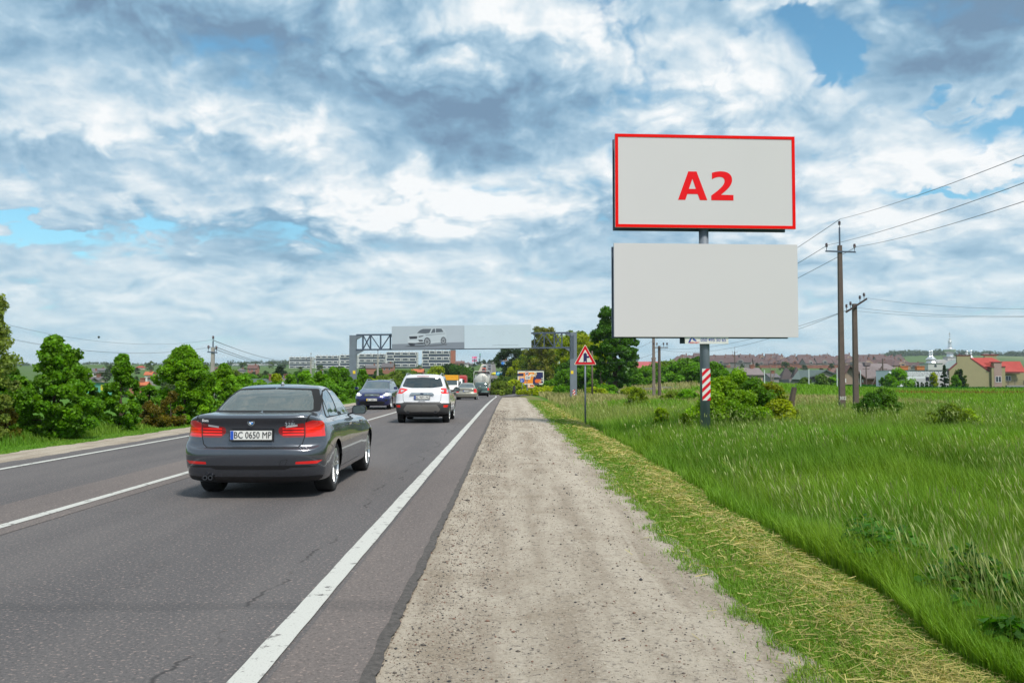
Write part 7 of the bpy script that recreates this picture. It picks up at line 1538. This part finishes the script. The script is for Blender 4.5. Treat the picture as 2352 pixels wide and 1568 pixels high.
# the large bush group right of the billboard pole
big = [(1655, 872, 47, 2.0, (.12, .26, .008), 'bright green front part bush right beside the billboard pole'), (1700, 853, 50, 2.5, (.10, .24, .008), 'tallest bush of the thicket right of the billboard pole'), (1735, 872, 46, 2.0, (.05, .14, .008), 'dark dense bush in the middle of the thicket'), (1768, 880, 46, 1.6, (.11, .16, .012), 'brownish bush at the right end of the thicket'), (1690, 905, 43, 2.2, (.09, .21, .008), 'low front bush of the thicket near the tall grass'), (1640, 905, 43, 1.4, (.12, .26, .008), 'low bright bush at the left foot of the thicket'), (1790, 925, 43, 1.4, GRy, 'small yellow green bush beside the broken post')]
for i, (u_, vt, Y_, W_, col, lab) in enumerate(big):
    Y_ *= .82; W_ *= 1.05
    x_ = L(u_, Y_); z_ = hz1(x_, Y_); tree('bush', lab, 'bush', x_, Y_, W_, 1.5 + (871 - vt) * Y_ / 2096 - z_, 'dome', col, 60, .34, 9500, .085, .02, .05, 320 + i, yel=.3, fill=.35, asym=.2, limbs=10)
rb_ = [(2028, 893, 46, 2.3, (.045, .125, .008), 'dark rounded bush right of the telephone pole'), (2000, 905, 45, 1.4, GRd, 'small dark bush at the foot of the telephone pole'), (2180, 935, 36, 1.5, (.09, .17, .02), 'yellow green low bush in the right field'), (2215, 945, 37, 1.0, (.13, .25, .012), 'second low bush at the right of the yellow green one')]
for i, (u_, vt, Y_, W_, col, lab) in enumerate(rb_):
    Y_ *= .86
    x_ = L(u_, Y_); z_ = hz1(x_, Y_); tree('bush', lab, 'bush', x_, Y_, W_, 1.5 + (871 - vt) * Y_ / 2096 - z_, 'bush', col, 60, .26, 8000, .065, .02, .04, 340 + i, yel=.3, fill=.35, asym=.22, limbs=12)
# bare leaning branches by the thicket
for lab, u_, Y_, pts in (('bare grey forked trunk rising from the right end of the thicket', 1795, 45, [(0, 0, 0), (-.25, 0, .9), (-.5, 0, 1.7), (-.55, 0, 2.6)]), ('thin bare leaning branch in the thicket right of its top', 1770, 46, [(0, 0, 0), (-.1, 0, .8), (-.55, 0, 1.5)])):
    x_ = L(u_, Y_); mb = MB(); mb.tube(pts, [.06, .05, .035, .02][:len(pts)], 6); mb.tube([pts[-2], (pts[-2][0] + .3, 0, pts[-1][2] + .1)], [.03, .012], 5); o = mb.build('bare_trunk', mat('dead_wood', (.22, .19, .16), .9, var=.2), None, loc=(x_, Y_, hz1(x_, Y_))); tag(o, lab, 'tree')
# village greenery on the right
vil = [(2065, 850, 200, 11, GRb, 'bright green bush in front of the white dotted wall, left end'), (2042, 858, 205, 7, GR, 'green bush left end of the village garden'), (2205, 850, 205, 6, (.05, .10, .02), 'young spruce like tree in front of the olive house'), (2195, 862, 200, 4, GR, 'low bush in front of the olive gable'), (1890, 862, 235, 9, (.06, .13, .03), 'pale green shrub in front of the stone shed'), (1850, 868, 230, 7, (.06, .13, .03), 'low shrub left of the stone shed'), (1915, 862, 235, 6, GRb, 'bright shrub at the shed window'),
       (2095, 835, 420, 18, (.015, .045, .018), 'dark round tree left of the church'), (2115, 832, 430, 16, (.015, .045, .018), 'dark tree directly beside the church side towers'), (2075, 845, 400, 14, GRd, 'dark tree behind the orange chimneys'), (2180, 832, 340, 5, GR, 'green tree between the church tower and the olive house'), (2130, 838, 450, 14, GRd, 'dark tree behind the church'), (2145, 855, 225, 4, GRy, 'yellow green bush at the foot of the fir')]
for i, (u_, vt, Y_, W_, col, lab) in enumerate(vil):
    x_ = L(u_, Y_); z_ = hz1(x_, Y_) if Y_ < 300 else 1.5 + (871 - 872) * Y_ / 2096
    tree('garden_bush' if Y_ < 300 else 'broadleaf_tree', lab, 'bush' if Y_ < 300 else 'tree', x_, Y_, W_ * .6, 1.5 + (871 - vt) * Y_ / 2096 - z_, 'dome', col, 44, W_ * .09, 2600, .14 + Y_ * .0009, .1, .1, 360 + i)
for lab, u_, vt, Y_, W_ in (('dark fir in front of the white dotted wall', 2170, 836, 205, 2.8), ('small fir in front of the olive gable', 2208, 846, 203, 2.4)):
    x_ = L(u_, Y_); z_ = hz1(x_, Y_); tree('fir', lab, 'tree', x_, Y_, W_, 1.5 + (871 - vt) * Y_ / 2096 - z_, 'fir', (.012, .04, .018), 70, .3, 3000, .2, .1, .1, 380, yel=.05)
# clipped thujas by the wall: copies of one
tp_ = None
for k in range(9):
    u_ = s34(855 + k * 28 + (k % 3) * 4); x_ = L(u_, 208)
    if tp_ is None: tp_ = tree('thuja', 'small pointed thuja in the row before the white dotted wall', 'shrub', x_, 208, .9, 2.0, 'cone', (.015, .05, .012), 20, .18, 700, .16, .05, .05, 390, 'thujas along the white wall', yel=.05); c_ = tp_
    else: c_ = copy_thing(tp_); c_.location = (x_, 208 + .4 * (k % 2), hz1(x_, 208)); c_.rotation_euler.z = k
    s_ = .8 + .25 * ((k * 7) % 5) / 4; c_.scale = (s_, s_, s_)
# far trees: shared crowns, each one its own object
fp = []
for i, (env, col) in enumerate((('dome', (.035, .075, .018)), ('egg', (.028, .062, .018)), ('dome', (.055, .105, .022)), ('dome', (.02, .045, .016)))):
    fp.append(tree('distant_tree', 'x', 'tree', -90, -40 - i * 20, 9, 8.5, env, col, 34, 1.3, 900, .75, .4, .2, 400 + i, z=0, limbs=2))
usedf = [False] * 4; fr_ = random.Random(11)
def far_tree(u_, Y_, s_, lab, grp, sink=0.):
    i = fr_.randrange(4)
    if usedf[i]: c_ = copy_thing(fp[i])
    else: c_ = fp[i]; usedf[i] = True
    x_ = L(u_, Y_); c_.location = (x_, Y_, hz1(x_, Y_) - sink); c_.rotation_euler.z = fr_.uniform(0, 6.28); c_.scale = (s_ * fr_.uniform(.8, 1.4), s_ * fr_.uniform(.8, 1.4), s_ * fr_.uniform(.7, 1.1)); c_['label'] = lab; c_['group'] = grp
GL = 'trees scattered over the left valley and hill'
for k in range(95):
    Y_ = fr_.choice([260, 330, 420, 520, 640, 760, 900, 1150]) * fr_.uniform(.9, 1.15); u_ = fr_.uniform(150, 1050)
    if Y_ > 950 and 655 < u_ < 1045: continue
    far_tree(u_, Y_, fr_.uniform(.55, 1.0), 'small distant tree among the houses of the left valley', GL)
GRT = 'trees on the slope below the right ridge estate'
for k in range(60): far_tree(fr_.uniform(1570, 2080), fr_.choice([420, 500, 590, 700, 820, 900]) * fr_.uniform(.93, 1.07), fr_.uniform(.5, .9), 'small distant tree on the green slope below the estate ridge', GRT)
for k in range(26): Y_ = fr_.uniform(480, 940); far_tree(1169 + (float(xc(Y_)) + fr_.uniform(14, 60)) / Y_ * 2096, Y_, fr_.uniform(.4, .8), 'scattered tree right of the far climbing road', 'trees right of the far road')
for k in range(22): Y_ = fr_.uniform(330, 900); far_tree(1169 + (float(xc(Y_)) - fr_.uniform(16, 50)) / Y_ * 2096, Y_, fr_.uniform(.4, .7), 'scattered tree left of the far climbing road', 'trees left of the far road')
for k in range(30): far_tree(fr_.uniform(1060, 1200) , fr_.uniform(960, 1010), fr_.uniform(.35, .6), 'small tree on the crest around the far road', 'trees on the crest')
# far wooded ridges: one mass each
def wood(label, u0, u1, Y0, Y1, n, col, size, hh):
    r = np.random.default_rng(abs(int(u0))); cl = []
    for k in range(n):
        u_ = r.uniform(u0, u1); Y_ = r.uniform(Y0, Y1); x_ = L(u_, Y_); cl.append((x_, Y_, hz1(x_, Y_) + hh * r.uniform(.1, .6), hh * r.uniform(.5, 1.1)))
    V, F, C_ = leafcloud(r, cl, n * 60, size, col, yel=.1); o = npmesh('distant_wood', V, [F], leafm, None, C_); tag(o, label, 'wood', kind='stuff')
wood('far wooded ridge on the right horizon', 2030, 2560, 2250, 2500, 330, (.03, .06, .03), 3.2, 13)
wood('far wooded ridge on the left horizon', -120, 1060, 1750, 2300, 330, (.035, .065, .03), 2.6, 9)
wood('wooded slope behind the right grove', 1200, 1560, 300, 460, 150, (.03, .075, .02), 1.2, 6)
# ---------------------------------------------------------------- grass
grassm = leafmat('grass_blade', .3, .6)
def blades(name, label, XY, H_, Wd, lean, C_, cat='grass', flat_=False, seed=1, curl=.5, Z=None, stiff=None):
    r = np.random.default_rng(seed); n = len(XY); x, y = XY[:, 0], XY[:, 1]; z = h(x, y) if Z is None else Z
    a = r.uniform(0, 2 * np.pi, n); d = np.stack([np.cos(a), np.sin(a)], 1); w = np.stack([-np.sin(a), np.cos(a)], 1)
    # blades face across their lean; width direction
    L_ = lean * r.uniform(.2, 1.6, n) * H_
    # a common drift of the wind to the left
    dx_ = d[:, 0] * L_ - .12 * H_; dy_ = d[:, 1] * L_
    f1, f2 = .5, 1.
    base = np.stack([x, y, z - .02], 1); m1 = base + np.stack([dx_ * .28, dy_ * .28, H_ * .58], 1); tp = base + np.stack([dx_, dy_, H_ * np.sqrt(np.clip(1 - (lean * .6) ** 2, .2, 1))], 1)
    ww = np.concatenate([w * Wd[:, None] / 2, np.zeros((n, 1))], 1)
    V = np.stack([base - ww, base + ww, m1 + ww * .8, m1 - ww * .8, tp], 1).reshape(-1, 3)
    i = np.arange(n)[:, None] * 5
    F4 = i + np.array([[0, 1, 2, 3]]); F3 = i + np.array([[3, 2, 4]])
    o = npmesh(name, V, [F4, F3], grassm, None, np.repeat(C_, 5, 0)); tag(o, label, cat, kind='stuff'); return V.reshape(-1, 5, 3)
def pts(n, y0, y1, xa, xb, p=1.0, seed=0):      # denser near the viewer
    r = np.random.default_rng(seed); t = r.random(n); y = (y0 ** (1 - p) + t * (y1 ** (1 - p) - y0 ** (1 - p))) ** (1 / (1 - p)) if p != 1 else y0 * (y1 / y0) ** t
    a = xa(y); b = xb(y); s = r.random(n); return np.stack([a + (b - a) * s, y], 1)
def ragged(P, k, seed):
    r_ = np.random.default_rng(seed); P = P.copy(); P[:, 0] -= r_.exponential(k, len(P)) * (r_.random(len(P)) < .10); return P
def vnoise(x, y, s, seed):
    r = np.random.default_rng(seed); g_ = r.random((64, 64)); X_, Y_ = x / s, y / s; xi, yi = np.floor(X_).astype(int), np.floor(Y_).astype(int); fx, fy = X_ - xi, Y_ - yi
    fx, fy = fx * fx * (3 - 2 * fx), fy * fy * (3 - 2 * fy); q_ = lambda a, b: g_[a % 64, b % 64]
    return (q_(xi, yi) * (1 - fx) + q_(xi + 1, yi) * fx) * (1 - fy) + (q_(xi, yi + 1) * (1 - fx) + q_(xi + 1, yi + 1) * fx) * fy
def gcol(XY, a, b, seed, s=2.5, var=.3):
    r = np.random.default_rng(seed); n = len(XY); t = vnoise(XY[:, 0], XY[:, 1], s, seed) * .7 + r.random(n) * .3
    c_ = np.array(a) * (1 - t[:, None]) + np.array(b) * t[:, None]; return c_ * r.uniform(1 - var, 1 + var, n)[:, None]
xlim = lambda y: .60 * y + 1.5
vedge = lambda y: 2.85 + .35 * np.clip((y - 8) / 18, 0, 1) + .10 * np.sin(y * 1.9) + .12 * np.sin(y * .8 + 1)
# tall meadow
P_ = pts(290000, 4.2, 75, lambda y: vedge(y) + 0 * y, xlim, 1.25, 3)
gone = (np.hypot(P_[:, 0] - 6.44, P_[:, 1] - 30) < .17); P_ = P_[~gone]
r = np.random.default_rng(5); n = len(P_)
hv = vnoise(P_[:, 0], P_[:, 1], 1.7, 9); near = np.clip((P_[:, 0] - vedge(P_[:, 1])) / 1.2, 0, 1)
H_ = (.30 + .42 * hv) * (.55 + .55 * near) * r.uniform(.55, 1.2, n); Wd = (.0055 + P_[:, 1] * .00042) * r.uniform(.6, 1.3, n)
C_ = gcol(P_, (.105, .275, .010), (.215, .345, .022), 21, 2.2); dk2 = vnoise(P_[:, 0] * 1.0, P_[:, 1] * .7, 4.5, 33); C_ *= (1.12 - .45 * dk2)[:, None]
dw = np.clip((P_[:, 1] - 26) / 22, 0, 1) * np.clip((26 - P_[:, 0]) / 10, 0, 1) * np.clip(vnoise(P_[:, 0], P_[:, 1], 5, 61) * 2.2 - .5, 0, 1); C_ = C_ * (1 - dw[:, None] * .75) + gcol(P_, (.24, .27, .07), (.36, .34, .14), 29, 3) * dw[:, None] * .75
blades('tall_grass', 'tall green meadow grass filling the right side', P_, H_, Wd, .38, C_, seed=6)
# flowering stems with pale heads
P_ = pts(26000, 4.2, 60, lambda y: vedge(y) + .25, xlim, 1.15, 13); m = vnoise(P_[:, 0], P_[:, 1], 3.0, 44) + .35 * vnoise(P_[:, 0], P_[:, 1], 9, 4) > .62; P_ = P_[m]; P_ = P_[np.random.default_rng(4).random(len(P_)) < np.clip(.12 + P_[:, 1] / 45, 0, .55)]; n = len(P_); r = np.random.default_rng(8)
H_ = r.uniform(.5, .95, n) * np.clip(.6 + .4 * (P_[:, 0] - vedge(P_[:, 1])) / .8, .5, 1); T_ = blades('grass_stems', 'pale flowering grass stems standing above the meadow', P_, H_, .003 + P_[:, 1] * .00020, .28, gcol(P_, (.12, .22, .03), (.18, .26, .06), 14), seed=15)
tip = T_[:, 4]; dirv = T_[:, 4] - (T_[:, 2] + T_[:, 3]) / 2; dirv /= np.linalg.norm(dirv, axis=1, keepdims=True); wv = (T_[:, 1] - T_[:, 0]); wv /= np.linalg.norm(wv, axis=1, keepdims=True)
hl = r.uniform(.07, .15, n)[:, None]; hw__ = (.0028 + P_[:, 1] * .00036)[:, None]
V = np.stack([tip - dirv * hl * .7, tip + wv * hw__, tip + dirv * hl * .5, tip - wv * hw__], 1).reshape(-1, 3)
o = npmesh('seed_heads', V, [np.arange(4 * n).reshape(n, 4)], grassm, None, np.repeat(gcol(P_, (.22, .30, .08), (.34, .37, .16), 17), 4, 0)); tag(o, 'pale seed heads of the meadow grass', 'grass', kind='stuff')
# further meadow and field
P_ = pts(120000, 60, 300, lambda y: 3.5 + 0 * y, lambda y: .6 * y + 3, 1.3, 23); n = len(P_); r = np.random.default_rng(25); Y_ = P_[:, 1]
keep = ~((np.abs(P_[:, 1] - (112 + 22 * np.clip((P_[:, 0] + 1.6) / 26, 0, 1) ** .65)) < 4.5) & (P_[:, 0] < 26)); P_ = P_[keep]; n = len(P_); Y_ = P_[:, 1]
C_ = gcol(P_, (.12, .28, .008), (.18, .31, .02), 27, 12); band = ((Y_ > 150 + 6 * np.sin(P_[:, 0] * .08)) & (P_[:, 0] > 22)); C_[band] = gcol(P_[band], (.018, .12, .003), (.03, .15, .004), 28, 10)
dry = (P_[:, 0] < 30) & (Y_ < 150) & (vnoise(P_[:, 0], Y_, 9, 61) > .25); C_[dry] = gcol(P_[dry], (.27, .27, .10), (.38, .34, .17), 29, 5)
red = (np.abs(Y_ - (100 + .3 * (P_[:, 0] - 45))) < 4) & (P_[:, 0] > 43) & (P_[:, 0] < 66); C_[red] = gcol(P_[red], (.20, .10, .02), (.26, .16, .03), 30, 4)
blades('field_grass', 'distant field grass in light and dark green bands', P_, np.random.default_rng(3).uniform(.3, .7, n), .02 + Y_ * .00075, .3, C_, seed=26)
# left verge weeds
P_ = pts(60000, 9, 95, lambda y: -12.9 + 0 * y, lambda y: -10.45 + .15 * np.sin(y * 1.3), 1.35, 43); n = len(P_); r = np.random.default_rng(45)
back = np.clip((-P_[:, 0] - 11.6) / .8, 0, 1); H_ = (.05 + .38 * back * (.3 + vnoise(P_[:, 0], P_[:, 1], 1.2, 7))) * r.uniform(.5, 1.3, n)
blades('verge_weeds', 'green grass and weeds along the left verge', P_, H_, (.004 + P_[:, 1] * .00040) * 1.2, .4, gcol(P_, (.09, .24, .010), (.19, .30, .03), 47, 1.5), seed=46)
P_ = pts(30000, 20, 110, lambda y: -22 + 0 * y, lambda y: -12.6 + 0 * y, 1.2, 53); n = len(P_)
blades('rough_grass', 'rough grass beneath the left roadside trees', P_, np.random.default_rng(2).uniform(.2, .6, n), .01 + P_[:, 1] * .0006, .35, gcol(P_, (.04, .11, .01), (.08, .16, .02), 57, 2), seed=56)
# mown verge on the right: short green tufts and cut straw
va = lambda y: 1.50 + .06 * np.sin(y * 1.3) + .05 * np.sin(y * 3.7 + 1) + .06 * np.sin(y * 9)
P_ = pts(190000, 3.2, 75, va, lambda y: vedge(y) + .25, 1.35, 63); r = np.random.default_rng(64)
fr2 = (P_[:, 0] - va(P_[:, 1])) / (vedge(P_[:, 1]) - va(P_[:, 1])); gden = .95 * np.exp(-((fr2 - .20) / .26) ** 2) + .55 + .5 * (vnoise(P_[:, 0], P_[:, 1], .6, 5) - .5) + .25 * np.clip((P_[:, 1] - 10) / 25, 0, 1)
P_ = P_[r.random(len(P_)) < gden]; P_ = ragged(P_, .13, 4); n = len(P_); Zm = np.maximum(h(P_[:, 0], P_[:, 1]), np.where(P_[:, 0] < 1.72, road_z(P_[:, 1]) - .062, -99))
blades('mown_grass', 'short green mown grass along the gravel edge', P_, r.uniform(.025, .085, n), (.0028 + P_[:, 1] * .00045) * r.uniform(.7, 1.3, n), .6, gcol(P_, (.09, .24, .010), (.19, .30, .03), 67, .7), seed=66, Z=Zm)
P_ = pts(85000, 3.2, 70, lambda y: va(y) + .05, lambda y: vedge(y) + .30, 1.4, 73); r = np.random.default_rng(74)
fr2 = (P_[:, 0] - va(P_[:, 1])) / (vedge(P_[:, 1]) - va(P_[:, 1])); sden = .10 + .8 * np.exp(-((fr2 - .62) / .26) ** 2) * (.45 + .9 * vnoise(P_[:, 0], P_[:, 1], .5, 8)); P_ = ragged(P_[r.random(len(P_)) < sden * .62], .16, 9); n = len(P_)
z = np.maximum(h(P_[:, 0], P_[:, 1]), np.where(P_[:, 0] < 1.72, road_z(P_[:, 1]) - .062, -99)) + r.uniform(.004, .05, n); a = r.uniform(0, 2 * np.pi, n); L_ = r.uniform(.03, .15, n); ti = r.normal(0, .18, n)
dv = np.stack([np.cos(a) * np.cos(ti), np.sin(a) * np.cos(ti), np.sin(ti)], 1) * L_[:, None] / 2; wv = np.stack([-np.sin(a), np.cos(a), r.normal(0, .5, n)], 1) * ((.0007 + P_[:, 1] * .00020) * r.uniform(.7, 1.5, n))[:, None]
c0_ = np.stack([P_[:, 0], P_[:, 1], z], 1); V = np.stack([c0_ - dv - wv, c0_ + dv - wv, c0_ + dv + wv, c0_ - dv + wv], 1).reshape(-1, 3)
o = npmesh('cut_straw', V, [np.arange(4 * n).reshape(n, 4)], grassm, None, np.repeat(gcol(P_, (.32, .28, .08), (.55, .47, .20), 77, .8, .4), 4, 0)); tag(o, 'dry cut straw lying on the mown verge', 'straw', kind='stuff')
# broad nettle leaves in the ditch, near right corner
r = np.random.default_rng(91); cl = [(vedge(y) + r.uniform(.25, 1.2), y, float(h(4, y)) + r.uniform(.2, .65), r.uniform(.12, .26)) for y in r.uniform(4.6, 9.5, 110)]
V, F, C_ = leafcloud(r, cl, 9000, .07, (.030, .115, .010), up=1.2, yel=.2); o = npmesh('nettles', V, [F], leafm, None, C_); tag(o, 'broad dark nettle leaves at the ditch edge near the right corner', 'weeds', kind='stuff')
# loose stones on the shoulder
r = np.random.default_rng(101); n = 34000
y = 3. * (45 / 3.) ** r.random(n); lane = r.random(n); x = np.where(r.random(n) < .55, r.normal(-.35, .22, n), r.uniform(-.6, 1.6, n)); x = np.clip(x, -.68, 1.68); s = r.gamma(1.2, .0014, n) * (1 + y * .05) + .0016
oct_ = np.array([[1, 0, 0], [0, 1, 0], [-1, 0, 0], [0, -1, 0], [0, 0, .7], [0, 0, -.7]]); V = oct_[None] * s[:, None, None] * r.uniform(.6, 1.3, (n, 6, 1))
zz = np.array(road_z(y)) - .028 + .012 * np.sin((x - .3) * 4.2) - .02 * sst(x, .8, 1.7); V = V + np.stack([x, y, zz + s * .3], 1)[:, None]
f0 = np.array([[0, 1, 4], [1, 2, 4], [2, 3, 4], [3, 0, 4], [1, 0, 5], [2, 1, 5], [3, 2, 5], [0, 3, 5]]); F = (np.arange(n)[:, None, None] * 6 + f0[None]).reshape(-1, 3)
cc = np.array([(.10, .085, .075), (.26, .22, .18), (.42, .37, .30), (.05, .05, .055), (.20, .12, .09)])[r.integers(0, 5, n)]
o = npmesh('loose_stones', V.reshape(-1, 3), [F], mat('stone', (0, 0, 0), .9, var=.1, vs=8, attr='col'), None, np.repeat(cc, 6, 0)); tag(o, 'loose pebbles and asphalt crumbs on the gravel shoulder', 'stones', kind='stuff')
# ---------------------------------------------------------------- the air between here and the far ridges
mb = MB(); mb.box(-6100, 6100, -120, 6600, -40, 150); hzm = D.materials.new('haze_air'); hzm.use_nodes = True; t = hzm.node_tree; t.nodes.clear()
pv = t.nodes.new('ShaderNodeVolumePrincipled'); pv.inputs['Color'].default_value = (.72, .84, .95, 1); pv.inputs['Density'].default_value = .00009
o_ = t.nodes.new('ShaderNodeOutputMaterial'); t.links.new(pv.outputs[0], o_.inputs['Volume'])
haze = mb.build('haze', hzm); tag(haze, kind='stuff')
